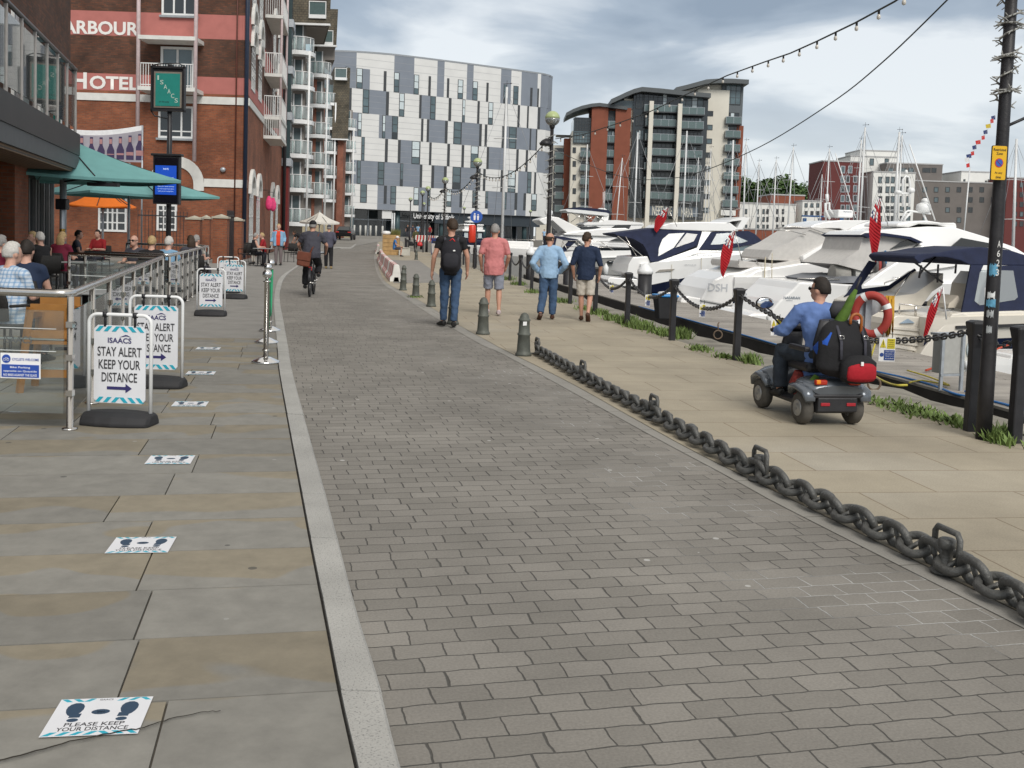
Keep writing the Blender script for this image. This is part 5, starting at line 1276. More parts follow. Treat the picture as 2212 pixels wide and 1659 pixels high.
b = MB(); b.prism([(.29 * math.cos(2 * math.pi * k / n), .29 * math.sin(2 * math.pi * k / n)) for k in range(n)], -.01, .01); b.build('disc', M('sign_mid_blue', (.03, .1, .4)), t)
b = MB(); b.ball((-.08, -.014, .12), (.04, .004, .04)); b.prism([(-.12, -.16), (-.04, -.16), (-.03, .06), (-.13, .06)], -.016, -.0105); b.prism([(.05, -.16), (.11, -.16), (.13, .04), (.03, .04)], -.016, -.0105); b.ball((.08, -.014, .09), (.032, .004, .032)); b.build('symbol', sw, t)
c = at(1020, 505, p.y - .25); t = thing('life_ring_case', 'red upright life ring case fixed beside the second globe lamp', 'life ring', c)
b = MB(); b.tube([(0, 0, -.42), (0, 0, -.36), (0, 0, .36), (0, 0, .42)], [.12, .17, .17, .12], 14); o = b.build('case', M('orange_red_plastic', (.62, .045, .02), .4, var=.06), t)
b = MB(); b.box((-.03, .1, -.2), (.03, .3, .2)); b.build('bracket', black, t)
cast = M('grey_green_cast_iron', (.105, .112, .098), .6, .2, var=.2, vs=12, bump=.2, bs=60)
def bollard(loc, label, h=.6):
 t = thing('bollard', label, 'bollard', loc, 0, 'cast iron bollards along the kerb'); k = h / .6
 b = MB(); b.lathe([(r_ * k, z * k) for r_, z in ((.115, 0), (.115, .03), (.1, .045), (.095, .07), (.083, .28), (.094, .29), (.094, .31), (.08, .32), (.073, .48), (.085, .49), (.085, .51), (.07, .52), (.064, .55), (.045, .585), (.02, .6), (0, .604))], (0, 0, 0), 22); b.build('body', cast, t); return t
BO = [(1130.5, 768, .57, 'nearest stubby bollard at the end of the heavy chain, with a white sticker'), (1043, 722, .59, 'second stubby bollard, in front of the pink shirted man'), (931.5, 662, .57, 'third stubby bollard, left of the backpack man'), (898, 641, .57, 'fourth stubby bollard, with grass at its foot'), (870.5, 627, .56, 'fifth stubby bollard, beside the barrier end'), (978, 700, .57, 'stubby bollard mostly hidden behind the backpack man'), (872, 612, .56, 'stubby bollard directly behind the fifth one'), (899, 561, .58, 'lone far bollard on the pavement, beyond the barriers')]
for u, v, h, lb in BO:
 q = GG(u, v, .008); bt = bollard(q, lb, h)
 if v == 768: b = MB(); b.prism([(-.02, .405), (.03, .41), (.032, .46), (-.018, .458)], -.0795, -.077); b.build('sticker', sw, bt)
def ground_chain():
 px = [(1160, 765), (1258, 822), (1411, 907), (1640, 1037), (2042, 1236), (2330, 1392)]
 P = [GG(u, v, .01) for u, v in px]
 t = thing('anchor_chain', 'heavy dark grey anchor chain lying on brackets beside the kerb', 'chain', P[2]); o = P[2]
 gm = M('grey_anchor_chain', (.105, .105, .10), .5, .35, var=.25, vs=18, bump=.3, bs=70)
 cv = smooth_curve([(p.x, p.y) for p in P], 40)
 cum = [0]
 for a, c in zip(cv, cv[1:]): cum.append(cum[-1] + (c - a).length)
 def pos(s):
  for k in range(len(cv) - 1):
   if cum[k + 1] >= s: return cv[k].lerp(cv[k + 1], (s - cum[k]) / (cum[k + 1] - cum[k] + 1e-9))
  return cv[-1]
 LL, rad = .215, .0225; n = int(cum[-1] / (LL * .71)); proto = []
 def link_mesh(vertical):
  b = MB(); h, w_ = LL / 2, .07; ring = []
  for k in range(20):
   a = 2 * math.pi * k / 20; ring.append(((h - w_) * (1 if math.cos(a) > .01 else -1 if math.cos(a) < -.01 else 0) + w_ * math.cos(a) - math.copysign(rad, math.cos(a)) * .6, (w_ - rad * .2) * math.sin(a), 0))
  b.tube(ring, rad, 9, closed=True)
  b.tube([(0, -w_ + .005, 0), (0, w_ - .005, 0)], rad * .6, 7)
  return b
 base = None
 for k in range(n):
  s = cum[-1] * (k + .5) / n; c = pos(s); d = (pos(min(cum[-1], s + .05)) - pos(max(0, s - .05))).normalized()
  if base is None: ob = link_mesh(0).build('chain_link', gm, t, uv=False); base = ob
  else: ob = base.copy(); S.collection.objects.link(ob); ob.parent = t
  tilt = R(24) if k % 2 else R(-68)
  rot = Matrix.Rotation(math.atan2(d.y, d.x), 4, 'Z') @ Matrix.Rotation(R(random.uniform(-5, 5)), 4, 'Y') @ Matrix.Rotation(tilt + R(random.uniform(-6, 6)), 4, 'X')
  z = .064 + random.uniform(-.004, .004); ob.matrix_local = Matrix.Translation((c.x - o.x, c.y - o.y, z)) @ rot
 for k, p in enumerate(P):
  s = cum[40 * k] if k < len(P) - 1 else cum[-1]; d = (pos(min(cum[-1], s + .05)) - pos(max(0, s - .05))).normalized(); nn = V((d.y, -d.x))
  q = V((p.x - o.x, p.y - o.y, 0)); e = V((d.x, d.y, 0)); f = V((nn.x, nn.y, 0))
  b = MB(); b.lathe([(.075, .0), (.075, .012), (.032, .016), (.03, .12), (.042, .125), (.042, .165), (.03, .172)], q, 12); b.build('stud', gm, t)
  b = MB(); w_ = .095; b.tube([q + e * -w_ + V((0, 0, .06)), q + e * -w_ + V((0, 0, .185)), q + e * (-w_ + .02) + V((0, 0, .212)), q + e * (w_ - .02) + V((0, 0, .212)), q + e * w_ + V((0, 0, .185)), q + e * w_ + V((0, 0, .02))], .0165, 8); b.build('bracket', gm, t)
ground_chain()
bw_, br_ = M('barrier_white', (.72, .71, .67), .5, var=.12, vs=5), M('barrier_red', (.48, .045, .04), .5, var=.15, vs=5)
def barrier_mesh(L_=1.0):
 prof = [(-.2, 0), (-.2, .12), (-.13, .2), (-.085, .5), (-.06, .54), (.06, .54), (.085, .5), (.13, .2), (.2, .12), (.2, 0), (.09, 0), (.06, .14), (-.06, .14), (-.09, 0)]
 b = MB(); n = 8; rings = [[(L_ * k / n, x, z) for x, z in prof] for k in range(n + 1)]
 for k in range(n):
  b.cur = k % 2 if 0 < k < n - 1 else 0
  b.loft(rings[k:k + 2], smooth=False, cap=(k in (0, n - 1)))
 return b
def barriers(px, group, words):
 P = [GG(u, v, .01) for u, v in px]; proto = None
 for i, (a, c) in enumerate(zip(P, P[1:])):
  L_ = (c - a).length; rz = math.atan2(c.y - a.y, c.x - a.x); lab = words[min(i, len(words) - 1)]
  t = thing('water_barrier', lab, 'barrier', a, rz, group)
  barrier_mesh(L_ - .03).build('body', [bw_, br_], t, .012)
barriers([(856, 609), (844, 596), (834, 583), (826, 571), (822, 560)], 'red and white barriers along the road', ['nearest red and white plastic barrier, its open end facing the bollards', 'second red and white plastic barrier from the near end', 'third red and white plastic barrier from the near end', 'red and white plastic barrier at the far end of the curved row, beside the bench'])
barriers([(817, 549), (816.5, 540)], 'red and white barriers along the road', ['single red and white barrier left of the timber planter'])
barriers([(898, 522.5), (925, 523.5), (945, 524.5)], 'red and white barriers along the road', ['far red and white barrier lying across the quay, its left half', 'far red and white barrier across the quay, right half behind the lamps'])
timber = M('pale_timber', (.42, .27, .12), .8, var=.25, vs=4, bump=.2, bs=20)
q = GG(857, 551, .01)
t = thing('timber_planter', 'pale timber planter with stacked boards beside the seated man', 'planter', (q.x - .35, q.y, .01), R(3))
for k in range(5): b = MB(); b.box((-.6, -.35, .0 + k * .27), (.5, .9, .255 + k * .27)); b.build('board', timber, t, .012)
b = MB(); b.lathe([(.3, 1.36), (.34, 1.5), (.2, 1.58), (0, 1.6)], (-.4, .1, 0), 12); b.build('white_dome', white, t)
rr = random.Random(3); b = MB()
for k in range(260):
 x, y = rr.uniform(-.1, .5), rr.uniform(-.2, .8); hgt = rr.uniform(.2, .5); a = rr.uniform(0, 6.3); b.add([(x, y, 1.34), (x + .02, y + .01, 1.34), (x + .1 * math.cos(a), y + .1 * math.sin(a), 1.34 + hgt)], [(0, 1, 2)])
b.build('plants', M('planter_grass', (.13, .13, .035), .8, var=.4, vs=3), t)
b = MB(); b.box((.52, -.75, 0), (1.25, -.15, .48)); b.box((.6, -.8, .482), (1.2, -.1, .53)); b.build('bench_box', M('concrete_bin', (.5, .49, .44), .8), t, .01)
q = GG(940, 551, .01); t = thing('litter_bin', 'dark blue square litter bin beside the quay posts', 'bin', q, R(5))
b = MB(); b.box((-.3, -.3, .04), (.3, .3, 1.12)); b.build('body', M('bin_blue', (.012, .025, .13), .4), t, .03); b = MB(); b.box((-.33, -.33, 1.125), (.33, .33, 1.2)); b.build('lid', M('bin_blue', (0, 0, 0)), t, .02); b = MB(); b.box((-.2, -.305, .85), (.2, -.3, 1.0)); b.build('slot', black, t)
wb = M('pale_bollard', (.55, .55, .52), .6)
for i, u in enumerate((765, 778, 789.5, 800, 812, 826)):
 q = at(u, 509, 150); b = MB(); b.lathe([(.14, 0), (.14, 1.45), (.1, 1.5)], (0, 0, 0), 10); tag(b.build('plaza_bollard', wb, None, loc=(q.x, 150, gz(150))), 'small pale bollard in front of the university entrance', 'bollard', 'pale bollards before the university')
b = MB()
for i, u in enumerate((846.5, 851)):
 q = at(u, 500, 112); b = MB(); b.tube([(0, 0, 0), (0, 0, at(u, 460, 112).z - gz(112))], .09, 8); b.lathe([(.2, 0), (.2, .1)], (0, 0, 0), 10); tag(b.build('flagpole', M('pale_steel', (.55, .57, .58), .4, .3), None, loc=(q.x, 112, gz(112))), ['left one of two short pale poles behind the planter', 'right one of two short pale poles behind the planter'][i], 'pole')
bulb_m = M('bulb_glass', (.62, .58, .52), .15, spec=.6)
def festoon(label, pts, nb, r_=.012, name='festoon_lights', bulb=.05):
 pts = [V(p) for p in pts]; o = pts[0]; t = thing(name, label, 'string lights', o)
 b = MB(); b.tube([p - o for p in pts], r_, 6); b.build('cable', M('dark_cable', (.04, .05, .05), .6), t)
 cum = [0]
 for a, c in zip(pts, pts[1:]): cum.append(cum[-1] + (c - a).length)
 for i in range(nb):
  s = cum[-1] * (i + .5) / nb
  for k in range(len(pts) - 1):
   if cum[k + 1] >= s: q = pts[k].lerp(pts[k + 1], (s - cum[k]) / (cum[k + 1] - cum[k])) - o; break
  b = MB(); b.lathe([(.0, -bulb * 2.6), (bulb * .5, -bulb * 2.3), (bulb * .55, -bulb * 1.7), (bulb * .3, -bulb * 1.1)], q, 10); x = b.build('bulb', bulb_m, t)
  b = MB(); b.lathe([(bulb * .34, -bulb * 1.15), (bulb * .34, 0), (bulb * .1, bulb * .1)], q, 8); b.build('holder', black, x)
def sagline(a, c, sag, n=24): a, c = V(a), V(c); return [a.lerp(c, k / n) - V((0, 0, sag * 4 * k / n * (1 - k / n))) for k in range(n + 1)]
p0, H0 = GL[0]; A = p0 + V((0, 0, H0 - .45))
fpx = [(1200, 300, 30), (1262, 290, 28), (1330, 268, 26), (1400, 243, 24), (1480, 205, 21.5), (1571, 163, 19), (1651, 134, 17), (1707, 115, 15.6), (1765, 89, 14.3), (1848, 49, 12.7), (1933, 3, 11.3), (2040, -70, 9.9), (2160, -165, 8.95)]
festoon('festoon cable with clear bulbs rising across the sky towards the lamp post', [at(*q) for q in fpx], 26, .011, bulb=.042)
p1, H1 = GL[1]; B = p1 + V((0, 0, H1 - .4)); p2, H2 = GL[2]; C_ = p2 + V((0, 0, H2 - .4)); p3, H3 = GL[3]
festoon('festoon lights sagging between the first and second globe lamps', sagline(A, B, .7), 18, .016, bulb=.06)
festoon('festoon lights sagging between the second and third globe lamps', sagline(B, C_, .6), 14, .018, bulb=.07)
festoon('festoon lights sagging between the third and fourth globe lamps', sagline(C_, p3 + V((0, 0, H3 - .4)), .5), 10, .02, bulb=.08)
cpx = [(1210, 330, 29.5), (1330, 378, 27), (1420, 388, 25), (1510, 372, 22.5), (1640, 318, 18.5), (1790, 226, 14.5), (1900, 140, 12), (2043, 3, 9.8), (2150, -110, 8.95)]
cp = [at(*q) for q in cpx]; b = MB()
sm = []
for k in range(len(cp) - 1):
 a, c, d, e = cp[max(0, k - 1)], cp[k], cp[k + 1], cp[min(len(cp) - 1, k + 2)]
 for j in range(6): x = j / 6; sm.append(.5 * (2 * c + (d - a) * x + (2 * a - 5 * c + 4 * d - e) * x * x + (3 * c - a - 3 * d + e) * x ** 3))
sm.append(cp[-1]); b.tube([p - cp[0] for p in sm], .008, 6); tag(b.build('power_cable', M('dark_cable', (.04, .05, .05), .6), None, loc=cp[0]), 'plain dark cable sweeping up to the lamp post below the festoon lights', 'cable')
b = MB(); rr = random.Random(12)
wz = [(2150, 952, .16, 260, .12), (2065, 918, .14, 90, .1), (2030, 905, .2, 110, .07), (1965, 886, .35, 260, .08), (1890, 868, .3, 120, .05), (1622, 783, .16, 220, .14), (1565, 772, .2, 120, .08), (1510, 755, .25, 160, .08), (1470, 728, .25, 420, .17), (1440, 722, .35, 420, .12), (1385, 708, .35, 420, .15), (1357, 700, .25, 320, .2), (1325, 690, .3, 300, .12), (1295, 678, .3, 300, .13), (1265, 668, .3, 220, .1), (1215, 652, .3, 200, .12), (1150, 632, .3, 160, .12), (1120, 615, .4, 160, .14), (1095, 604, .5, 140, .16), (897, 641, .25, 200, .05), (2170, 946, .12, 120, .15)]
for u, v, sp, n, h in wz:
 c = GG(u, v, .01)
 for k in range(n):
  x, y = c.x + rr.gauss(0, sp * .32), c.y + rr.gauss(0, sp * .7); hh = h * rr.uniform(.35, 1.1); a = rr.uniform(0, 6.28); w_ = rr.uniform(.006, .02); l = rr.uniform(.02, .1)
  dx, dy = math.cos(a), math.sin(a)
  b.add([(x - dy * w_, y + dx * w_, .0), (x + dy * w_, y - dx * w_, .0), (x + dx * l * .5 + dy * w_, y + dy * l * .5 - dx * w_, hh * .6), (x + dx * l, y + dy * l, hh)], [(0, 1, 2), (0, 2, 3)])
tag(b.build('quay_weeds', M('weed_green', (.13, .19, .05), .7, var=.45, vs=3), uv=False), kind='stuff')
# ================================================================ pontoon, boats
PZ = -.85
deck_m = brickmat('weathered_decking', (.36, .335, .30), (.27, .25, .225), (.05, .045, .04), 4.5, .15, .012, .85, .25, .3)
A0, A1 = V((7.15, 20.4)), V((3.5, 46)); pd = (A1 - A0).normalized(); BX = V((pd.y, -pd.x))        # along the pontoon, and the boats' axis
def pon(s, o, z=PZ): p = A0 + pd * s + BX * o; return V((p.x, p.y, z))
t = thing('pontoon', 'weathered timber pontoon walkway floating beside the quay', 'pontoon', pon(-16, 0, 0), math.atan2(pd.y, pd.x))
b = MB(); b.uvs = None
b.box((0, -2.9, PZ - .06), (92, -.08, PZ)); o = b.build('decking', deck_m, t)
uvl = o.data.uv_layers[0].data
for lp in o.data.loops: q = o.data.vertices[lp.vertex_index].co; uvl[lp.index].uv = (q.y, q.x)
dkw = M('dark_wet_timber', (.035, .032, .03), .6, var=.3, vs=2)
b = MB(); b.box((0, -.075, PZ - .42), (92, .05, PZ - .03)); b.build('fender_beam', dkw, t)
b = MB(); b.box((0, -.06, PZ - .026), (92, .06, PZ + .02)); b.build('edge_board', M('grey_timber', (.24, .225, .2), .85, var=.25, vs=3), t)
for k in range(14): b = MB(); b.box((2 + k * 6.6, -2.7, PZ - .9), (5 + k * 6.6, -.25, PZ - .08)); b.build('float', M('float_grey', (.18, .18, .17), .8), t)
win_b = M('boat_tinted_glass', (.012, .016, .02), .05, var=.2, spec=.8); vinyl = glassmat('canopy_vinyl', (.8, .84, .84), .1, .28)
shade_in = M('shaded_cockpit', (.57, .555, .53), .6, var=.08); greyh = M('grey_hull', (.36, .36, .35), .25, var=.06); rubr = M('rub_rail', (.03, .03, .032), .5)  # cockpit interior tone has the shade under the hardtops mixed into its colour
teak = M('pale_teak', (.38, .31, .22), .7, var=.15)
class Boat(Fac):
 def __init__(s, label, u, d, B, name='motor_yacht', e=None):
  e = e or BX; p = at(u, 560, d); Fac.__init__(s, name, label, 'boat', (p.x, p.y), e); s.B = B; s.d = d
 def pts(s, conv, L): return [s.map(*conv(x, y)) for x, y in L]
 def poly(s, name, conv, L, mt, y0=.12, y1=None, top_in=0, parent=None, bevel=.0, zr=None):
  b = MB(); b.prism(s.pts(conv, L), y0, s.B - y0 if y1 is None else y1, top_in=top_in, zr=zr); return b.build(name, mt, parent or s.t, bevel)
 def side(s, name, conv, L, mt, parent=None, off=.02, y=.12, top_in=0, zr=None, both=True):
  P = s.pts(conv, L); b = MB()
  if top_in and zr:
   def yy(z): k = max(0, min(1, (z - zr[0]) / (zr[1] - zr[0]))); return y + (s.B / 2 - y) * top_in * k
  else: yy = lambda z: y
  area = sum(P[i][0] * P[(i + 1) % len(P)][1] - P[(i + 1) % len(P)][0] * P[i][1] for i in range(len(P)))
  for mir in ((0, 1) if both else (0,)):
   f = (lambda v: s.B - v) if mir else (lambda v: v)
   vs = [(x, f(yy(z) - off), z) for x, z in P] + [(x, f(yy(z) + .03), z) for x, z in P]; n = len(P)
   fs = [tuple(range(n)), tuple(range(2 * n - 1, n - 1, -1))] + [(i, i + n, (i + 1) % n + n, (i + 1) % n) for i in range(n)]
   if (area < 0) != bool(mir): fs = [q[::-1] for q in fs]
   b.add(vs, fs)
   if mir == 0: o = b.build(name, mt, parent or s.t); b = MB()
   elif both: b.build(name, mt, parent or s.t)
  return o
 def hull(s, L, sheer, band, mats, wl=WZ, x0=0., flare=.5):
  """sheer, band: functions x -> z; white above the band, second material below"""
  b = MB(); n = 18; rings = []; c = s.B / 2
  for k in range(n + 1):
   f = k / n; x = x0 + L * f; hb = c * (1 - max(0, (f - .5) / .5) ** 2.3) + .02
   zs, zb = sheer(x), band(x); zw = wl + .04
   sec = [(c - hb, zs), (c - hb * (.985 - .06 * f), lerp(zs, zb, .5)), (c - hb * (.96 - .12 * f), zb), (c - hb * (.88 - flare * f * .7), zw), (c - hb * (.6 - .4 * f), wl - .4)]
   sec = sec + [(s.B - y, z) for y, z in reversed(sec)]
   rings.append([(x + (.0 if f < 1 else 0) + max(0, f - .9) * 6 * (z - wl) * .1, y, z) for y, z in sec])
  m_ = len(rings[0])
  for k in range(n):
   for j in range(m_):
    b.cur = 0 if j in (0, 1, 7, 8, 9) else 1
    b.add([rings[k][j], rings[k][(j + 1) % m_], rings[k + 1][(j + 1) % m_], rings[k + 1][j]], [(0, 1, 2, 3)], True)
  b.cur = 0; b.add(rings[0], [tuple(range(m_))[::-1]]); return b.build('hull', mats, s.t)
 def rail(s, conv, L, y=.1, r=.018, mt=steel, name='rail', posts=None):
  P = s.pts(conv, L); b = MB(); b.tube([(x, y, z) for x, z in P], r, 6); return b.build(name, mt, s.t)
def lin(p, q): return lambda x: lerp(p[1], q[1], max(-.2, min(1.5, (x - p[0]) / (q[0] - p[0]))))
def write(B, s_, conv, a, c, mt, y=-.0, parent=None):
 p, q = B.map(*conv(*a)), B.map(*conv(*c)); text('lettering', s_, mt, parent or B.t, ((p[0] + q[0]) / 2, y, (p[1] + q[1]) / 2), (1, 0, (0)), (0, 0, 1), abs(q[0] - p[0]), abs(q[1] - p[1]), .01)
slate = M('slate_lettering', (.16, .2, .25), .5, var=0); silver = M('silver_lettering', (.35, .36, .38), .4, var=0)
B = Boat('white motor cruiser with navy canopy and white hardtop, red ensign above it, moored mid row', 1365, 57, 4.2)
zt = B.map(*r2(1120, 700))[1]; x_, zb = B.map(*r2(1130, 905)); x2, zb2 = B.map(*r2(1760, 775)); _, zs2 = B.map(*r2(1760, 640)); x1 = B.map(*r2(1010, 800))[0]
B.hull(13.5, lin((x_, zt), (x2, zs2)), lin((x_, zb), (x2, zb2)), [gel, navyhull], x0=x1)
B.poly('swim_platform', r2, [(712, 862), (735, 840), (1010, 858), (1030, 925), (860, 925), (715, 890)], gel, .3, bevel=.04)
B.poly('transom_seat', r2, [(890, 800), (905, 720), (945, 650), (1085, 640), (1115, 700), (1120, 860), (1000, 860)], gel, .25, bevel=.05)
zr = (B.map(*r2(1180, 690))[1], B.map(*r2(1300, 330))[1])
B.poly('superstructure', r2, [(1110, 702), (1180, 690), (1560, 560), (1622, 408), (1715, 410), (1590, 585), (2212, 590), (2500, 640), (2500, 680), (1110, 725)], gel, .1, top_in=.32, zr=zr)
cv = B.poly('canopy', r2, [(1110, 692), (1085, 600), (1050, 530), (960, 475), (800, 440), (790, 425), (1000, 398), (1215, 372), (1620, 402), (1560, 540), (1180, 688)], navy, .07, top_in=.32, zr=zr)
B.side('canopy_window', r2, [(1182, 640), (1195, 560), (1235, 480), (1300, 428), (1450, 420), (1335, 560)], M('clear_vinyl_pale', (.55, .56, .55), .12, var=.12, vs=1), cv, .015, .07, .32, zr)
B.side('canopy_window', r2, [(1350, 560), (1470, 422), (1572, 432), (1530, 500)], M('clear_vinyl_grey', (.34, .34, .34), .12, var=.15, vs=1), cv, .015, .07, .32, zr)
B.poly('hardtop', r2, [(1210, 372), (1250, 345), (1340, 322), (1600, 315), (1880, 322), (1965, 385), (1960, 405), (1620, 402), (1215, 385)], gel, .55, bevel=.06)
wm_ = B.side('window_surround', r2, [(1567, 585), (1705, 412), (2060, 400), (2120, 430), (2200, 515), (1800, 570)], navy, None, .02, .1, .32, zr)
B.side('side_window', r2, [(1688, 532), (1755, 428), (1875, 420), (2045, 498), (1990, 515)], M('window_reflect', (.3, .34, .36), .08, var=.4, vs=.6), wm_, .045, .1, .32, zr)
B.poly('windscreen', r2, [(1650, 595), (2190, 520), (2330, 610), (2330, 640), (1700, 625)], glassm, .2, top_in=.3, zr=zr)
B.poly('radar_arch', r2, [(1850, 325), (1890, 295), (2000, 268), (2068, 275), (1995, 388), (1935, 388), (1990, 300), (1900, 310)], gel, .5)
B.side('hull_vent', r2, [(1150, 790), (1190, 765), (1330, 758), (1300, 778)], M('vent_grey', (.3, .28, .25), .6), None, .02, -.02, both=False)
write(B, 'SECRET ESCAPE', r2, (1490, 622), (1685, 642), slate, .0); write(B, 'SEALINE', r2, (1420, 714), (1530, 726), silver, -.05)
B.rail(r2, [(1300, 715), (1400, 660), (1580, 600), (1720, 590), (2200, 590)], .15); B.rail(r2, [(805, 450), (1110, 690)], .3, .03); B.rail(r2, [(880, 455), (985, 640)], .3, .025)
for x in (1300, 1578): B.rail(r2, [(x, 715 if x < 1400 else 650), (x - 3, 860)], -.06, .012, rope, 'fender_rope')
def ensign(label, conv, hoist, mt_pole, d, fly, W, H, bend=.12):
 """hanging red ensign: pole from foot to head, cloth hanging from the head; hoist=(foot,head) pixels"""
 f, h = at(*conv(*hoist[0]), d), at(*conv(*hoist[1]), d); t = thing('red_ensign', label, 'flag', f); b = MB(); b.tube([(0, 0, 0), h - f], .018, 6); b.build('flagpole', mt_pole, t)
 top = h - f; n, m_ = 18, 9; dr = V((fly[0], 0, -fly[1])).normalized(); b1 = MB()
 red, blu, wht = M('ensign_red', (.42, .012, .02), .75, var=.15, vs=4), M('ensign_blue', (.02, .03, .12), .75), M('ensign_white', (.7, .7, .7), .75)
 def P(i, j):
  a, c = i / n, j / m_ - .5; w_ = H * (.08 + .42 * min(1, a * 2.6) - .75 * max(0, a - .62)); sk = .14 * a * W * (1 - a) * -1
  return top + dr * (W * (a + c * .16 * (1 if a > .05 else 0))) + V((c * w_ + sk, bend * .6 * math.sin(c * 6 + a * 2.2) * (.3 + a), 0))
 for i in range(n):
  for j in range(m_):
   a, c = (i + .5) / n, (j + .5) / m_; k = 0
   if a < .4 and c < .7:
    x, y = c / .7, a / .4; k = 1
    if abs(x - .5) < .1 or abs(y - .5) < .1: k = 0
    elif abs(x - .5) < .2 or abs(y - .5) < .17 or abs(x - y) < .13 or abs(x + y - 1) < .13: k = 2
   b1.cur = k; b1.add([P(i, j), P(i, j + 1), P(i + 1, j + 1), P(i + 1, j)], [(0, 1, 2, 3)], True)
 o = b1.build('cloth', [red, blu, wht], t, uv=False); sm = o.modifiers.new('thick', 'SOLIDIFY'); sm.thickness = .006
 return t
ensign('small red ensign flying on the white hardtop cruiser', r2, ((1350, 360), (1265, 185)), steel, 57.5, (-.45, .9), 1.45, 1.15, .1)
B = Boat('white sports cruiser with sweeping raked arch and dark hull, third from the near end', 1480, 41, 4.0)
xs, zb = B.map(*r1(60, 1385)); x2, zb2 = B.map(*r1(450, 1375)); zt = B.map(*r1(60, 1290))[1]
B.hull(13, lin((xs, zt), (x2, B.map(*r1(450, 1290))[1])), lin((xs, zb), (x2, zb2)), [gel, navyhull], x0=B.map(*r2(1890, 1000))[0])
B.poly('swim_platform', r2, [(1400, 1075), (1420, 1025), (1470, 1018), (1800, 1075), (1900, 1085), (1900, 1165), (1700, 1150), (1450, 1105)], gel, .25, bevel=.05)
tr = B.poly('transom', r2, [(1580, 1060), (1640, 950), (1720, 860), (1850, 800), (1960, 790), (2100, 740), (2250, 740), (2250, 1100), (1850, 1110)], gel, .15, bevel=.06)
write(B, 'DSH', r2, (1655, 895), (1835, 975), M('pale_grey_letters', (.55, .57, .6), .4), .13, tr)
B.poly('cockpit_seat', r3, [(140, 560), (150, 530), (420, 555), (600, 520), (610, 590), (150, 585)], shade_in, .3, bevel=.04)
B.rail(r3, [(140, 565), (140, 525), (200, 518), (270, 530), (290, 560)], .25); B.rail(r3, [(355, 620), (360, 585), (450, 585), (455, 625)], .3)
B.poly('cockpit_side', r1, [(275, 1145), (310, 1085), (430, 1030), (600, 925), (640, 905), (870, 935), (545, 1135), (510, 1170), (280, 1160)], shade_in, .5, B.B - .35)
B.poly('deck_moulding', r1, [(60, 1300), (160, 1240), (500, 1185), (620, 1180), (980, 1230), (1100, 1380), (450, 1375), (60, 1380)], gel, .08, bevel=.05)
B.poly('radar_arch', r1, [(520, 1170), (520, 1130), (980, 885), (1060, 855), (1200, 870), (1110, 900), (810, 1175)], gel, .12, bevel=.05, top_in=.25)
rf = B.poly('hardtop', r1, [(610, 905), (640, 885), (720, 865), (850, 850), (1080, 852), (990, 885), (880, 935), (840, 915), (620, 912)], gel, .55, bevel=.03)
B.side('side_window', r1, [(895, 1088), (935, 1048), (1030, 1015), (1075, 1025), (1010, 1060)], win_b, None, .03, .1); B.side('side_window', r1, [(800, 1170), (845, 1130), (890, 1120), (850, 1165)], win_b, None, .03, .08)
B.rail(r1, [(325, 915), (450, 900), (600, 915), (780, 975)], .4, .025); B.rail(r1, [(330, 930), (440, 935), (560, 965)], .4, .02)
b = MB(); p = B.map(*r1(770, 1085)); b.ball((p[0], .02, p[1]), (.09, .06, .09)); b.build('navigation_light', chrome, B.t)
b = MB(); p, q = B.map(*r1(880, 825)), B.map(*r1(1005, 770)); b.box((p[0], 1.2, p[1]), (q[0], 2.6, q[1])); rd_ = b.build('radar_scanner', white, B.t, .05); text('lettering', 'Raymarine', slate, rd_, (lerp(p[0], q[0], .6), 1.19, lerp(p[1], q[1], .75)), (1, 0, 0), (0, 0, 1), (q[0] - p[0]) * .5, .07, .01)
B.rail(r1, [(850, 840), (815, 770), (815, 715), (845, 710), (845, 760), (900, 830)], 1.6, .05, white, 'antenna_bracket'); B.rail(r1, [(825, 640), (830, 700)], 1.6, .07, white, 'antenna'); B.rail(r1, [(860, 318), (1020, 830)], 1.2, .02, white, 'whip_aerial')
B.side('hull_stripe', r1, [(380, 1310), (520, 1262), (670, 1252), (640, 1262), (500, 1290)], win_b, None, .03, .08, both=False)
b = MB(); p = B.map(*r1(242, 1510)); b.lathe([(.0, -.42), (.16, -.36), (.2, -.1), (.19, .15), (.1, .32), (.04, .36), (.03, .42)], (p[0], -.25, p[1]), 14); b.build('fender', M('fender_blue', (.02, .06, .16), .5), B.t)
b = MB(); b.tube([(p[0], -.25, p[1] + .4), (p[0] + .02, -.05, p[1] + 2.1)], .018, 5); b.build('fender_rope', rope, B.t)
b = MB(); q = B.map(*r1(190, 1520)); b.tube([(q[0], -.1, q[1]), (q[0] + .05, 0, q[1] + 2.0)], .025, 5); b.build('mooring_rope', rope, B.t)
ensign('long limp red ensign on the stern of the raked arch cruiser', r3, ((150, 530), (95, 310)), steel, 40, (-.24, .97), 1.75, .85, .08)
B = Boat('white sports cruiser with covered cockpit and raked side windows, directly behind the scooter rider', 1650, 35, 4.1)
xs, zb = B.map(*r1(900, 1500)); x2, zb2 = B.map(*r1(2100, 1500)); zt = B.map(*r1(1000, 1360))[1]; X0 = B.map(*r1(880, 1400))[0]
B.hull(12.5, lin((X0, zt), (x2, B.map(*r1(2000, 1330))[1])), lin((xs, zb), (x2, B.map(*r1(2100, 1480))[1])), [gel, navyhull], x0=X0)
B.poly('swim_platform', r3, [(195, 985), (215, 940), (260, 922), (540, 930), (640, 960), (640, 1030), (420, 1010), (230, 1000)], gel, .3, bevel=.06)
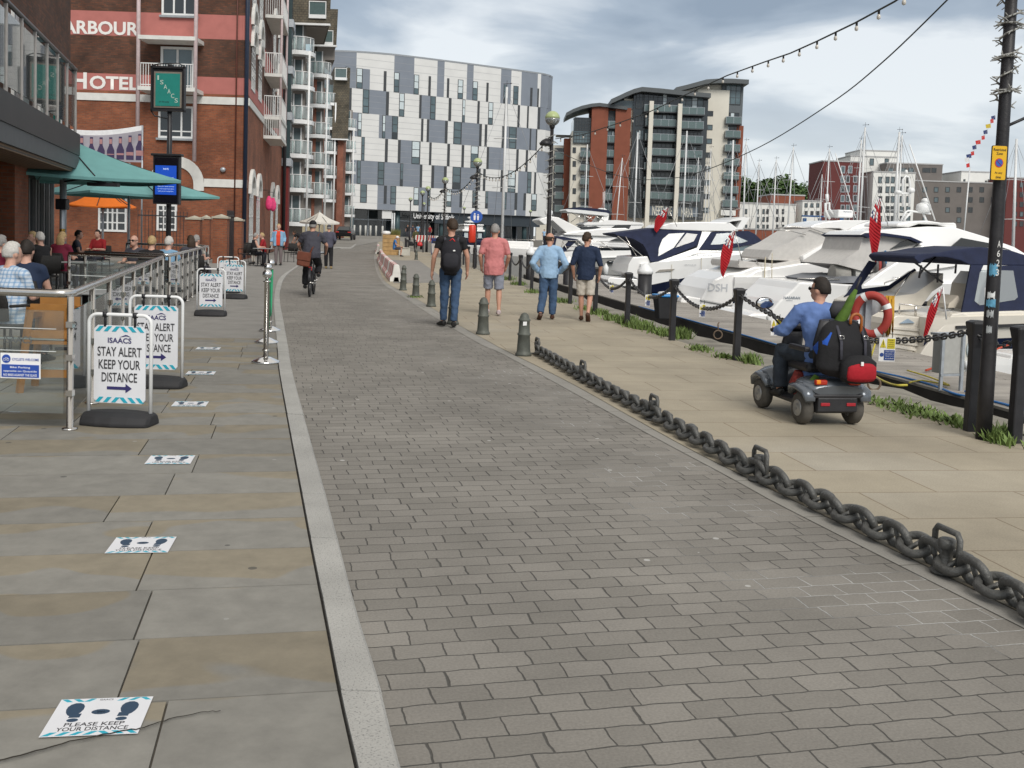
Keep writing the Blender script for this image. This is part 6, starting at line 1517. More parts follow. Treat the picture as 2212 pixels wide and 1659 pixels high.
tr = B.poly('transom', r3, [(350, 940), (440, 830), (545, 740), (590, 690), (800, 695), (1130, 720), (1130, 960), (560, 985), (360, 985)], gel, .2, bevel=.06)
write(B, 'NASARAH', r3, (470, 792), (590, 815), slate, .18, tr); write(B, 'IPSWICH', r3, (490, 820), (535, 828), slate, .18, tr)
b = MB(); p, q = B.map(*r3(545, 892)), B.map(*r3(585, 855)); b.box((p[0], .16, p[1]), (q[0], .21, q[1])); b.build('transom_plate', silver, tr)
B.rail(r1, [(495, 1325), (500, 1303), (700, 1310), (830, 1310)], .35); B.rail(r1, [(660, 1330), (700, 1300), (820, 1300)], .6)
B.poly('sunpad', r1, [(700, 1320), (850, 1290), (1090, 1290), (1060, 1340), (720, 1340)], M('grey_cushion', (.2, .21, .23), .8), .4)
for a, c, m_ in ((830, 950, M('grey_roll', (.35, .34, .31), .8)), (985, 1090, M('white_roll', (.62, .62, .58), .8))):
 p, q = B.map(*r1(a, 1280)), B.map(*r1(c, 1282)); b = MB(); b.tube([(p[0], 1.0, p[1]), (q[0], 1.0, q[1])], .34, 14); b.build('cushion_roll', m_, B.t)
B.poly('side_deck', r1, [(880, 1410), (1000, 1345), (1150, 1240), (1470, 1040), (1640, 1100), (2300, 1120), (2600, 1250), (2600, 1400), (900, 1480)], gel, .06, bevel=.05, top_in=.1)
B.poly('cockpit_lining', r1, [(830, 1195), (1000, 1085), (1040, 975), (1170, 960), (1380, 992), (1475, 1025), (1190, 1240), (1080, 1262)], shade_in, .6, B.B - .5)
B.side('side_window', r1, [(1245, 1075), (1330, 1020), (1400, 1000), (1465, 1022), (1440, 1040)], win_b, None, .05, .58)
rf = B.poly('hardtop', r1, [(1010, 965), (1055, 938), (1320, 915), (1560, 900), (1760, 905), (1990, 978), (2212, 1060), (2300, 1120), (2212, 1125), (1985, 1055), (1700, 1105), (1200, 1238), (1480, 1030), (1380, 985), (1170, 955), (1050, 985)], gel, .3, bevel=.04, top_in=.22)
B.side('saloon_window', r1, [(1618, 1105), (1690, 1050), (1762, 988), (1985, 1030), (2150, 1085), (1985, 1060), (1700, 1103)], win_b, rf, .03, .28)
B.poly('canopy_edge', r1, [(1012, 968), (1050, 950), (1170, 950), (1380, 980), (1475, 1022), (1450, 1030), (1380, 1000), (1170, 972), (1050, 990)], navy, .35)
B.poly('roof_spoiler', r1, [(1320, 900), (1330, 875), (1400, 862), (1560, 852), (1680, 870), (1790, 870), (1800, 915), (1740, 915), (1650, 885), (1500, 880), (1420, 905)], gel, .8, bevel=.06)
write(B, 'FAIRLINE', r1, (1185, 1430), (1310, 1447), silver, .02); write(B, 'TARGA 43', r1, (1205, 1290), (1340, 1304), silver, .1)
b = MB(); p, q = B.map(*r1(1060, 1478)), B.map(*r1(2100, 1482)); b.box((p[0], -.03, p[1] - .05), (q[0], .05, p[1] + .05)); b.build('rub_rail', rubr, B.t)
B.rail(r1, [(1145, 1380), (1150, 1335), (1250, 1300), (1420, 1250), (1700, 1210)], .12, .025)
for L in ([(1480, 850), (1520, 780), (1540, 770), (1720, 795)], [(1500, 850), (1560, 785)], [(1690, 860), (1660, 795)], [(1495, 740), (1495, 520), (1520, 490), (1545, 500), (1552, 560), (1548, 740)], [(1430, 630), (1560, 630)]): B.rail(r1, L, 1.9, .04, white, 'radar_mast')
for (x, y, w_, h) in ((1663, 745, 58, 38), (1675, 690, 28, 20), (1562, 605, 30, 20), (1457, 620, 30, 14), (1523, 455, 14, 16)):
 p = B.map(*r1(x, y)); q = B.map(*r1(x + w_, y - h)); b = MB(); rx, rz_ = abs(q[0] - p[0]), abs(q[1] - p[1]); b.lathe([(0, -rz_), (rx * .8, -rz_ * .9), (rx, -rz_ * .2), (rx * .9, rz_ * .6), (rx * .4, rz_), (0, rz_ * 1.05)], (p[0], 1.9, p[1]), 16); b.build('radome', white, B.t)
B.rail(r1, [(1515, 237), (1720, 850)], 1.6, .022, white, 'whip_aerial')
for (x, y, c) in ((1150, 1200, (.3, .05, .04)), (1195, 1150, (.05, .2, .4)), (1185, 1210, (.06, .06, .07)), (1130, 1215, (.1, .1, .1))):
 p = B.map(*r1(x, y)); b = MB(); b.lathe([(.07, -.2), (.09, .0), (.07, .2), (.02, .28)], (p[0], .5, p[1]), 10); b.build('bottle', M('clutter_%d' % x, c, .4), B.t)
ensign('large red ensign hanging between the two biggest white cruisers', r3, ((1225, 295), (1160, 75)), white, 34, (-.06, 1.0), 1.95, .8, .08)
B = Boat('nearest cream motor boat with navy cockpit canopy and ribbed stern, at the right edge', 1873, 25.2, 3.4)
zt = B.map(*r9(960, 880))[1]; xs, zb = B.map(*r9(970, 1108)); x2, zb2 = B.map(*r9(1600, 1100)); X0 = B.map(*r9(560, 1180))[0]
B.hull(10, lin((X0, zt), (x2 + 3, zt + .25)), lin((xs, zb), (x2 + 3, zb2 + .2)), [cream, navyhull], x0=X0)
B.poly('hull_quarter', r9, [(470, 1310), (490, 1290), (560, 1180), (700, 1010), (775, 935), (850, 835), (960, 820), (1100, 880), (1100, 1115), (960, 1115), (720, 1310)], cream, .0, 1.0, bevel=.04)
tr = B.poly('transom', r9, [(235, 1240), (250, 960), (275, 900), (335, 860), (800, 890), (700, 1010), (560, 1180), (490, 1300)], cream, .35, B.B - .1, bevel=.03)
for k in range(6):
 a, c = r9(248, 985 + k * 48), r9(700 - k * 38, 1030 + k * 50); p, q = B.map(*a), B.map(*c); b = MB(); b.bar((p[0] - .02, .33, p[1]), (q[0], .33, q[1]), .06, .05, up=(0, 1, 0)); b.build('transom_rib', cream, tr)
B.poly('swim_step', r9, [(225, 1235), (240, 1215), (470, 1270), (460, 1300)], teak, .4)
B.poly('side_deck', r9, [(210, 850), (245, 770), (345, 720), (800, 660), (840, 640), (1130, 430), (1120, 560), (1000, 640), (860, 830), (335, 862)], cream, 1.6, B.B - .05)
B.poly('coaming', r9, [(770, 940), (850, 832), (960, 818), (1606, 800), (2200, 860), (2200, 980), (900, 985)], cream, .06, 1.1, bevel=.04)
B.poly('cabin', r9, [(1500, 900), (1520, 560), (1606, 420), (1900, 500), (2600, 760), (2600, 960), (1500, 960)], cream, .35, top_in=.2)
zr = (B.map(*r9(960, 870))[1], B.map(*r9(1300, 140))[1])
rf = B.poly('canopy_roof', r9, [(557, 250), (570, 225), (610, 205), (830, 190), (1000, 158), (1300, 128), (1606, 160), (1900, 260), (1900, 330), (1500, 325), (1150, 322), (1060, 275), (920, 240), (780, 232), (660, 270), (615, 312)], navy, .1, top_in=.3, zr=zr, bevel=.03)
fr = B.side('canopy_frame', r9, [(300, 735), (345, 690), (600, 305), (690, 330), (640, 400), (505, 600), (510, 640), (830, 600), (1130, 400), (1150, 420), (845, 660), (830, 668)], navy, None, .02, B.B - .35, both=False)
B.side('canopy_side', r9, [(955, 878), (1155, 320), (1290, 322), (1240, 400), (1130, 700), (1170, 745), (1245, 560), (1390, 330), (1606, 325), (1900, 330), (1900, 780), (1545, 800), (1390, 830)], navy, None, .02, .1, .3, zr, both=False)
B.side('canopy_window', r9, [(1130, 700), (1235, 400), (1275, 372), (1600, 380), (1600, 660), (1560, 690), (1180, 745)], vinyl, None, .025, .1, .3, zr, both=False)
B.side('canopy_flap', r9, [(1230, 745), (1260, 560), (1300, 560), (1300, 745)], M('vinyl_flap', (.6, .6, .6), .2, var=.3, vs=3), None, .03, .1, .3, zr, both=False)
for L in ([(640, 290), (960, 520)], [(880, 240), (760, 360), (705, 430)], [(725, 330), (700, 470)], [(910, 320), (900, 520)], [(1105, 320), (1095, 420)]): B.rail(r9, L, .9, .026, black, 'canopy_strut')
B.rail(r9, [(725, 410), (535, 690)], 1.4, .02); B.rail(r9, [(570, 870), (575, 755)], .5, .03); B.rail(r9, [(395, 850), (400, 740), (570, 760), (800, 790), (985, 790)], .5, .024)
b = MB(); p, q = B.map(*r9(880, 972)), B.map(*r9(1700, 945)); b.bar((p[0], -.02, p[1]), (q[0], -.02, q[1]), .06, .07); b.build('rub_rail', rubr, B.t)
b = MB()
for yy in (1218,): p, q = B.map(*r9(975, yy)), B.map(*r9(1700, yy - 8)); b.bar((p[0], .12, p[1]), (q[0], .12, q[1]), .03, .02)
b.build('boot_stripe', white, B.t)
b = MB(); p, q = B.map(*r9(400, 945)), B.map(*r9(480, 895)); b.prism([(lerp(p[0], q[0], .5) - .18, p[1]), (lerp(p[0], q[0], .5) + .2, p[1] + .02), (lerp(p[0], q[0], .5) + .02, q[1])], .3, .345); b.build('stern_logo', M('logo_pale_blue', (.35, .45, .55), .5), tr)
write(B, 'Phoenix', r9, (990, 905), (1140, 915), silver, .03)
B.poly('seat', r9, [(920, 790), (930, 740), (985, 690), (1030, 650), (1050, 700), (990, 790)], M('cream_seat', (.55, .5, .42), .7), .5, 1.5)
ensign('furled red ensign on the stern of the nearest boat', r9, ((785, 890), (748, 550)), white, 24.9, (-.3, .95), 1.25, .42, .06)
B = Boat('white tender with open stern locker floating at the right edge', 2150, 21.3, 1.8, 'tender')
B.hull(4.5, lambda x: B.map(*r9(1450, 1360))[1] + .1, lambda x: B.map(*r9(1450, 1440))[1], [gel, gel], x0=.1)
B.poly('stern', r9, [(1350, 1420), (1375, 1350), (1440, 1325), (1500, 1330), (1510, 1275), (1560, 1270), (1700, 1290), (1700, 1510), (1510, 1510), (1370, 1480)], gel, .1, bevel=.04)
b = MB(); p, q = B.map(*r9(1370, 1455)), B.map(*r9(1425, 1395)); b.box((p[0], .05, p[1]), (q[0], .12, q[1])); b.build('locker', M('dark_interior', (.01, .01, .01)), B.t)
B = Boat('white flybridge yacht with pale grey hull and raked radar arch, behind the two rightmost walkers', 1165, 82, 4.6)
x2, zs = B.map(*r2(620, 660)); zb = B.map(*r2(700, 668))[1]
B.hull(15, lin((x2, zs + .05), (x2 + 12, zs + .75)), lin((x2, zb), (x2 + 12, zb + .5)), [gel, greyh], x0=B.map(*r2(420, 700))[0])
B.poly('aft_deck', r2, [(250, 690), (270, 600), (430, 590), (960, 585), (1400, 600), (1400, 650), (600, 680), (300, 700)], gel, .15)
B.poly('aft_canopy', r2, [(160, 600), (185, 450), (270, 452), (430, 485), (300, 600)], navy, .3); B.poly('clear_side', r2, [(200, 590), (225, 470), (330, 500), (250, 590)], shade_in, .2)
B.poly('saloon', r2, [(250, 452), (330, 430), (700, 400), (1000, 420), (1200, 500), (1300, 590), (560, 590), (430, 480)], gel, .4, top_in=.15)
B.side('side_window', r2, [(720, 497), (790, 470), (1000, 462), (1120, 500), (900, 498)], win_b, None, .03, .4)
B.side('side_window', r2, [(600, 560), (640, 545), (1000, 560), (980, 590), (620, 585)], win_b, None, .03, .4)
B.poly('flybridge', r2, [(290, 425), (500, 395), (640, 380), (880, 374), (960, 405), (1000, 425), (700, 452), (300, 440)], gel, .35, bevel=.06)
B.poly('radar_arch', r2, [(62, 300), (75, 288), (170, 262), (250, 275), (500, 402), (480, 425), (330, 425), (190, 300), (120, 345)], gel, .5, bevel=.04)
B.side('saloon_glass', r2, [(450, 388), (480, 365), (600, 355), (650, 372), (560, 385)], win_b, None, .02, .5)
b = MB(); p = B.map(*r2(727, 695)); b.ball((p[0], .02, p[1]), (.32, .1, .14), 14, 8); b.build('porthole', win_b, B.t)
for L in ([(265, 590), (280, 490), (960, 510)], [(280, 500), (330, 590), (440, 590)], [(390, 490), (520, 590)], [(500, 500), (650, 590)], [(640, 505), (770, 590)], [(300, 550), (960, 560)]): B.rail(r2, L, .2, .03)
b = MB(); p = B.map(*r2(675, 765)); b.lathe([(0, -.45), (.2, -.35), (.22, .2), (.08, .42), (.05, .5)], (p[0], -.25, p[1]), 12); b.build('fender', white, B.t)
b = MB(); p = B.map(*r2(190, 225)); b.lathe([(0, -.25), (.3, -.2), (.34, .1), (.2, .25), (0, .3)], (p[0], 2.2, p[1]), 12); b.build('radome', white, B.t)
B.rail(r2, [(235, 440), (185, 80)], 2, .03, white, 'whip_aerial')
B = Boat('white flybridge motor boat with navy bimini top on crossed steel frames', 1215, 100, 4.4)
B.hull(14, lambda x: 1.0, lambda x: .2, [gel, gel])
B.poly('saloon', r2, [(400, 420), (520, 330), (780, 320), (1040, 330), (1050, 345), (1000, 400), (950, 480), (400, 480)], gel, .4); B.poly('window_band', r2, [(700, 400), (780, 348), (930, 345), (900, 400)], win_b, .37)
B.poly('flybridge', r2, [(480, 335), (520, 318), (640, 320), (690, 300), (800, 300), (1040, 325), (1040, 342), (480, 345)], gel, .3)
B.poly('bimini', r2, [(370, 182), (440, 176), (600, 190), (720, 205), (745, 240), (700, 228), (480, 205), (380, 198)], navy, .5); B.poly('bimini_edge', r2, [(312, 205), (330, 195), (480, 205), (700, 230), (725, 242), (700, 260), (330, 222)], white, .4)
for L in ([(330, 220), (345, 330)], [(350, 220), (560, 330)], [(480, 230), (360, 320)], [(440, 230), (640, 330)], [(600, 240), (470, 330)], [(560, 240), (700, 320)], [(690, 250), (600, 330)]): B.rail(r2, L, .5, .035)
B.poly('arch', r2, [(620, 325), (690, 235), (725, 242), (715, 300), (680, 335)], gel, .5)
B.rail(r2, [(690, 200), (690, 30)], 1.5, .03, white, 'whip_aerial'); B.rail(r2, [(735, 200), (738, 20)], 3, .03, white, 'whip_aerial')
b = MB(); p = B.map(*r2(692, 208)); b.lathe([(0, -.2), (.5, -.15), (.55, .1), (.3, .25), (0, .28)], (p[0], 2.2, p[1]), 12); b.build('radome', white, B.t)
B = Boat('white yacht bow with dark sheer stripe beyond the pink shirted man', 1205, 68, 3.2, e=V((-.985, .17)))
z = B.map(1150, 538)[1]; B.hull(8, lambda x: z + .02 * x, lambda x: z - .45, [gel, greyh], x0=0)
b = MB(); b.box((.3, .3, z + .02), (5, 2.9, z + .14)); b.build('deck', gel, B.t); b = MB(); b.box((.2, -.06, z - .25), (5.8, .0, z - .08)); b.build('sheer_stripe', navyhull, B.t)
for x in (1, 3, 5): b = MB(); b.tube([(x, .2, z), (x, .2, z + .6)], .02, 5); b.tube([(x, .2, z + .6), (x + 2, .2, z + .6)], .015, 5); b.build('guard_rail', steel, B.t)
b = MB(); b.box((1.5, .9, z + .1), (3.4, 2.4, z + .5)); b.build('cabin_top', gel, B.t, .08)
B = Boat('white and navy wheelhouse motor boat moored end on, behind the red life ring case', 994, 92, 4.2, e=V((.985, .17)))
cz = lambda y: B.map(*r7(780, y))[1]; W = B.map(*r7(905, 600))[0] - B.map(*r7(665, 600))[0]; x0 = B.map(*r7(665, 600))[0]
b = MB(); b.prism([(x0 + .1, WZ - .3), (x0 + W - .1, WZ - .3), (x0 + W, cz(640)), (x0, cz(640))], 0, 8); b.build('hull', navyhull, B.t)
b = MB(); b.prism([(x0 + .15, cz(640)), (x0 + W - .15, cz(640)), (x0 + W * .9, cz(570)), (x0 + W * .1, cz(570))], .5, 6); o = b.build('wheelhouse', navyhull, B.t)
for k in range(4): b = MB(); a = x0 + W * (.14 + .185 * k); b.box((a, .4, cz(628)), (a + W * .15, .49, cz(580))); b.build('window', pale, o)
b = MB(); b.box((x0 + .1, .2, cz(568)), (x0 + W - .1, 6, cz(548))); b.box((x0 + W * .14, .6, cz(547)), (x0 + W * .9, 5, cz(510))); b.box((x0 + W * .1, .4, cz(508)), (x0 + W * .92, 5, cz(496))); b.build('upper_deck', gel, B.t, .05)
b = MB(); p = x0 + W * .45; b.lathe([(0, cz(480)), (.5, cz(478)), (.5, cz(465)), (0, cz(460))], (p, 2, 0), 12); b.tube([(p, 2, cz(496)), (p, 2, cz(430))], .06, 6); b.lathe([(.25, cz(440)), (.25, cz(425)), (0, cz(420))], (p, 2, 0), 10); b.build('radar_mast', white, B.t)
for u, vt, vb, d, lb in ((1394, 568, 672, 47, 'tall black mooring pile with white cone cap beside the bin'), (1146.5, 533, 600, 62, 'black mooring pile with white cap between the pink and blue shirts'), (1228.5, 553, 640, 53, 'black mooring pile with white cap behind the navy shirted man')):
 p = at(u, vt + 15, d); zt = at(u, vt, d).z; t = thing('mooring_pile', lb, 'post', (p.x, d, 0)); r_ = .32 if u > 1390 else .26
 b = MB(); b.lathe([(r_, -2.5), (r_, zt - .5)], (0, 0, 0), 16); b.build('pile', black, t); b = MB(); b.lathe([(r_ * 1.12, zt - .5), (r_ * 1.12, zt - .32), (.05, zt), (0, zt)], (0, 0, 0), 16); b.build('cap', white, t)
p = G(1435, 688, PZ); t = thing('wheeled_bin', 'black bin with bright blue lid on the pontoon', 'bin', p, R(8)); 
b = MB(); k = .8; b.loft([[(x * s_, y * s_, z) for x, y in ((-1, -1), (1, -1), (1, 1), (-1, 1))] for s_, z in ((.23, .0), (.32, .68))], smooth=False); b.build('body', rubber, t, .02)
b = MB(); b.box((-.35, -.36, .685), (.35, .34, .76)); b.build('lid', M('lid_blue', (.02, .22, .55), .4), t, .03)
p = G(2050, 842, PZ); t = thing('power_pedestal', 'grey electric supply box on short legs standing on the pontoon', 'pedestal', p, R(22))
for x, y in ((-.3, -.1), (.12, -.14)): b = MB(); b.box((x - .03, y - .02, 0), (x + .03, y + .02, 1.0)); b.build('leg', galv, t)
b = MB(); b.box((-.27, -.12, .3), (.09, .16, .96)); b.build('cabinet', M('cabinet_grey', (.36, .36, .34), .6, var=.1, vs=8), t, .01)
b = MB(); b.box((-.33, -.13, .26), (.15, -.1, .3)); b.box((-.33, -.13, .96), (.15, .17, 1.0)); b.build('frame', galv, t)
b = MB(); b.box((.155, -.1, .32), (.42, .2, .98)); o = b.build('socket_box', M('socket_grey', (.55, .54, .5), .5), t, .02)
b = MB(); b.ball((.3, -.115, .72), (.075, .04, .14)); b.build('light_dome', pale, o); b = MB(); b.lathe([(.05, 0), (.05, .12)], (.25, -.12, .4), 10); b.build('plug', white, o)
b = MB(); b.tube([(.25, -.12, .42), (.3, -.25, .3), (.28, -.3, .05), (.0, -.35, .03)], .014, 6); b.build('supply_cable', M('blue_cable', (.03, .15, .4), .6), t)
p = G(1857, 797, PZ); t = thing('lifebuoy_stand', 'galvanised stand with curved hook plate on the pontoon, behind the scooter bags', 'stand', p)
zt = at(1895, 640, p.y).z - p.z; q = at(1880, 680, p.y) - p
b = MB(); b.box((.04, -.05, 0), (.16, .05, zt)); b.box((-.1, -.03, .5), (.1, .03, .56)); b.build('post', galv, t)
b = MB(); n = 10; b.prism([(.1 + .34 * math.cos(math.pi * k / n), zt - .25 + .32 * math.sin(math.pi * k / n)) for k in range(n + 1)] + [(.0, zt - .4), (.2, zt - .4)], .05, .09); b.build('hook_plate', galv, t)
rp = at(1882, 680, p.y - .2); t = thing('lifebuoy', 'red lifebuoy with white bands hanging on the pontoon stand beside the scooter', 'lifebuoy', rp, R(-28))
R0, r0_ = .315, .085
for k in range(8):
 a0, a1 = (k // 2) * math.pi / 2 + (0 if k % 2 == 0 else R(14)) + R(20), (k // 2) * math.pi / 2 + (R(14) if k % 2 == 0 else R(90)) + R(20)
 n = 4 if k % 2 == 0 else 12; b = MB(); b.tube([(R0 * math.cos(lerp(a0, a1, q / n)), 0, R0 * 1.22 * math.sin(lerp(a0, a1, q / n))) for q in range(n + 1)], r0_ + (.003 if k % 2 == 0 else 0), 12, cap=False); b.build('white_band' if k % 2 == 0 else 'ring', white if k % 2 == 0 else M('lifebuoy_red', (.36, .045, .035), .55, var=.15, vs=5), t)
cp = at(1919, 680, p.y - .1); b = MB(); rr = random.Random(6)
for k in range(9): x = -.06 + .018 * k + rr.uniform(-.01, .01); b.tube([(x, rr.uniform(-.04, .04), .38 - abs(k - 4) * .02), (x + rr.uniform(-.02, .02), -.05, 0), (x + rr.uniform(-.03, .03), 0, -.42 + abs(k - 4) * .02), (x + .02, .05, 0), (x, .02, .38)], .017, 6)
tag(b.build('rope_coil', M('orange_yellow_rope', (.5, .28, .03), .8, var=.2, vs=12), None, loc=cp), 'orange and yellow rope coil hanging beside the lifebuoy', 'rope')
def cableline(name, label, px, z, r_, mt, cat='cable'):
 P = [G(u, v, z) if not isinstance(z, list) else G(u, v, z[i]) for i, (u, v) in enumerate(px)]; o = P[0]; pts = []
 for k in range(len(P) - 1):
  a, c, d, e = P[max(0, k - 1)], P[k], P[k + 1], P[min(len(P) - 1, k + 2)]
  for j in range(5): x = j / 5; pts.append(.5 * (2 * c + (d - a) * x + (2 * a - 5 * c + 4 * d - e) * x * x + (3 * c - a - 3 * d + e) * x ** 3) - o)
 pts.append(P[-1] - o); b = MB(); b.tube(pts, r_, 6); return tag(b.build(name, mt, None, loc=o), label, cat)
bc = M('blue_cable', (.03, .15, .4), .6); yc = M('yellow_hose', (.5, .42, .06), .6)
cableline('mains_cable', 'blue cable lying along the dark pontoon edge', [(1380, 662), (1480, 689), (1600, 722), (1690, 748), (1790, 776), (1886, 801), (1950, 815), (2010, 831), (2060, 850), (2090, 856), (2150, 868), (2212, 885)], PZ + .03, .022, bc)
cableline('water_hose', 'yellow hose trailing from the power pedestal over the pontoon edge', [(1965, 826), (1990, 822), (2030, 828), (2050, 832), (2010, 815), (1960, 800)], PZ + .05, .016, yc, 'hose')
cableline('water_hose', 'yellow hose hanging from the lifebuoy stand down to the quay edge', [(1903, 700), (1885, 760), (1875, 790), (1890, 812), (1925, 830), (1960, 832)], [PZ + .9, PZ + .4, PZ + .1, PZ + .05, -.4, -.35], .018, yc, 'hose')
cableline('mooring_rope', 'red ropes from the nearest boat behind the lamp post', [(2000, 800), (2080, 775), (2150, 755), (2230, 725)], [PZ + .05, PZ + .15, PZ + .3, PZ + .5], .022, M('red_rope', (.4, .06, .03), .8), 'rope')
q = GG(1878, 848, .02)
for (u, v) in ((1887, 840), (1550, 726)):
 c = G(u, v + 14, -.06); b = MB(); b.tube([(.07 * math.cos(2 * math.pi * k / 16), 0, .07 * math.sin(2 * math.pi * k / 16) - .0) for k in range(16)], .012, 6, closed=True); b.tube([(0, 0, .07), (0, .03, .18), (.02, .05, .2)], .012, 6); tag(b.build('mooring_ring', M('rusty_iron', (.14, .1, .07), .8), None, loc=(c.x, c.y, .07)), 'rusty iron mooring ring on the quay edge %s' % ('right of the scooter' if u > 1800 else 'left of the scooter'), 'ring')
alu = M('mast_aluminium', (.66, .67, .67), .4, .1, var=.05)
def yacht(u, v, d, label, lean=0.0, boom=True, x_extra=0, wind=True, thick=.075):
 p = at(u, v, d); zt = p.z; t = thing('sailing_yacht', label, 'boat', (p.x - lean * (zt - WZ), d, WZ), random.uniform(-.25, .25), 'sailing yachts moored across the dock')
 b = MB(); n = 10; L_ = min(13, (zt - WZ) * .72); rings = []
 for k in range(n + 1):
  f = k / n; hb = 1.6 * (1 - abs(f * 1.9 - .85) ** 2.4 * .85) if f < .9 else .25; hb = max(.05, hb); zs = .9 + .25 * f * f
  rings.append([(-L_ * .45 + L_ * f, -hb, zs), (-L_ * .45 + L_ * f, -hb * .8, .2), (-L_ * .45 + L_ * f, 0, -.3), (-L_ * .45 + L_ * f, hb * .8, .2), (-L_ * .45 + L_ * f, hb, zs)])
 b.loft(rings); b.build('hull', gel, t)
 b = MB(); b.prism([(-L_ * .2, .9), (L_ * .2, .95), (L_ * .12, 1.35), (-L_ * .18, 1.4)], -.9, .9, top_in=.2); b.build('coachroof', gel, t)
 H = zt - WZ; b = MB(); b.tube([(0, 0, .9), (lean * H, 0, H)], [thick * 1.5, thick * 1.1], 8)
 m_ = b.build('mast', alu, t); b = MB()
 for f in (.45, .72): b = MB(); b.tube([(lean * H * f - 1.0, .1, H * f), (lean * H * f, 0, H * f + .05), (lean * H * f + 1.0, .1, H * f)], .03, 5); b.build('spreader', alu, m_)
 b = MB(); st = .02 * d / 110
 for (x, y) in ((-L_ * .45, 0), (L_ * .53, 0), (-1.2, 1.3), (1.2, -1.3)): b.tube([(lean * H, 0, H - .2), (x, y, 1.1)], st, 4)
 b.build('rigging', M('rigging_wire', (.3, .31, .32), .4, .5), m_)
 if wind: b = MB(); b.tube([(lean * H - .3, 0, H + .25), (lean * H + .35, 0, H + .3)], .02, 4); b.tube([(lean * H, 0, H), (lean * H, 0, H + .55)], .018, 4); b.ball((lean * H + .35, 0, H + .3), .06, 6, 4); b.build('wind_vane', black, m_)
 if boom: b = MB(); b.tube([(0, 0, 2.0), (-L_ * .38, .1, 2.15)], .07, 6); b.tube([(-.2, 0, 2.25), (-L_ * .36, .1, 2.35)], [.2, .13], 8); b.build('boom', [navy], t)
 return t
YL = [(1095, 188, 88, 'sailing yacht with tall pale mast before the university', .0, .09), (1269, 312, 150, 'sailing yacht whose mast crosses the brick pier of the arched flats', 0, .07), (1345, 341, 140, 'sailing yacht with slightly leaning mast left of the glass fronted flats', .05, .06), (1378, 286, 150, 'sailing yacht with thick mast before the left edge of the glass front', .0, .1), (1484, 283, 146, 'sailing yacht with mast between the two cream columns', 0, .09), (1509, 340, 165, 'sailing yacht with thin mast just left of the cream tower', 0, .05), (1528, 356, 165, 'sailing yacht with short mast before the cream tower', 0, .05), (1536, 321, 160, 'sailing yacht with thin mast before the cream tower windows', 0, .05), (1584, 303, 135, 'sailing yacht with tall white mast before the glazed tower corner', -.01, .1), (1612, 306, 150, 'sailing yacht with mast against the sky right of the cream tower', -.01, .09), (1640, 350, 168, 'sailing yacht with mast before the left of the wooded hill', .0, .08), (1677, 345, 160, 'sailing yacht with mast before the middle of the wooded hill', 0, .08), (1714, 318, 150, 'sailing yacht with raked mast before the right of the wooded hill', .02, .08), (1776, 377, 175, 'sailing yacht with short mast at the left edge of the dark red flats', 0, .06), (1792, 321, 150, 'sailing yacht with mast before the dark red flats', 0, .08), (1861, 303, 130, 'sailing yacht left of the tallest mast, with dark masthead', 0, .09), (1869, 275, 120, 'sailing yacht with the tallest mast at the left of the white flats', 0, .09), (1943, 285, 118, 'sailing yacht with paired mast before the white flats', 0, .11), (1949, 292, 122, 'sailing yacht directly right of the paired mast', 0, .08), (2196, 300, 92, 'sailing yacht with leaning mast right of the lamp post', -.03, .1)]
for (u, v, d, lb, ln, th) in YL: yacht(u, v, d, lb, ln, True, 0, u != 2196, th)
F_ = [(2147, 356), (2140, 388 - 120 - 10)]
Y = 108; line = [(2096, 366), (2094, 352), (2093, 340), (2098, 332), (2104, 326), (2109, 313), (2118, 302), (2127, 292), (2133, 280), (2140, 267), (2146, 256), (2150, 249)]
mp = at(2095, 364, Y); t = thing('signal_flags', 'line of small coloured signal flags above a pale pole left of the lamp post', 'flags', mp)
b = MB(); b.tube([(0, 0, 0), (-.3, 0, -10)], .07, 7); b.build('pole', alu, t); P = [at(u, v, Y) - mp for u, v in line]; b = MB(); b.tube(P, .012, 4); b.build('line', rope, t)
fm = [M('flag_red', (.55, .03, .03), .7), M('flag_white', (.7, .7, .7), .7), M('flag_navy', (.03, .05, .16), .7), M('flag_yellow', (.6, .45, .04), .7)]
for k, p in enumerate(P[1:]): b = MB(); w_ = .32 + .1 * (k % 3); b.prism([(p.x, p.z), (p.x - w_, p.z - .12), (p.x - w_ * .8, p.z - .5), (p.x + .05, p.z - .42)], -.01 + k * .002, .01 + k * .002); b.build('flag', fm[(0, 1, 2, 0, 2, 0, 0, 2, 3, 0, 2)[k % 11]], t)
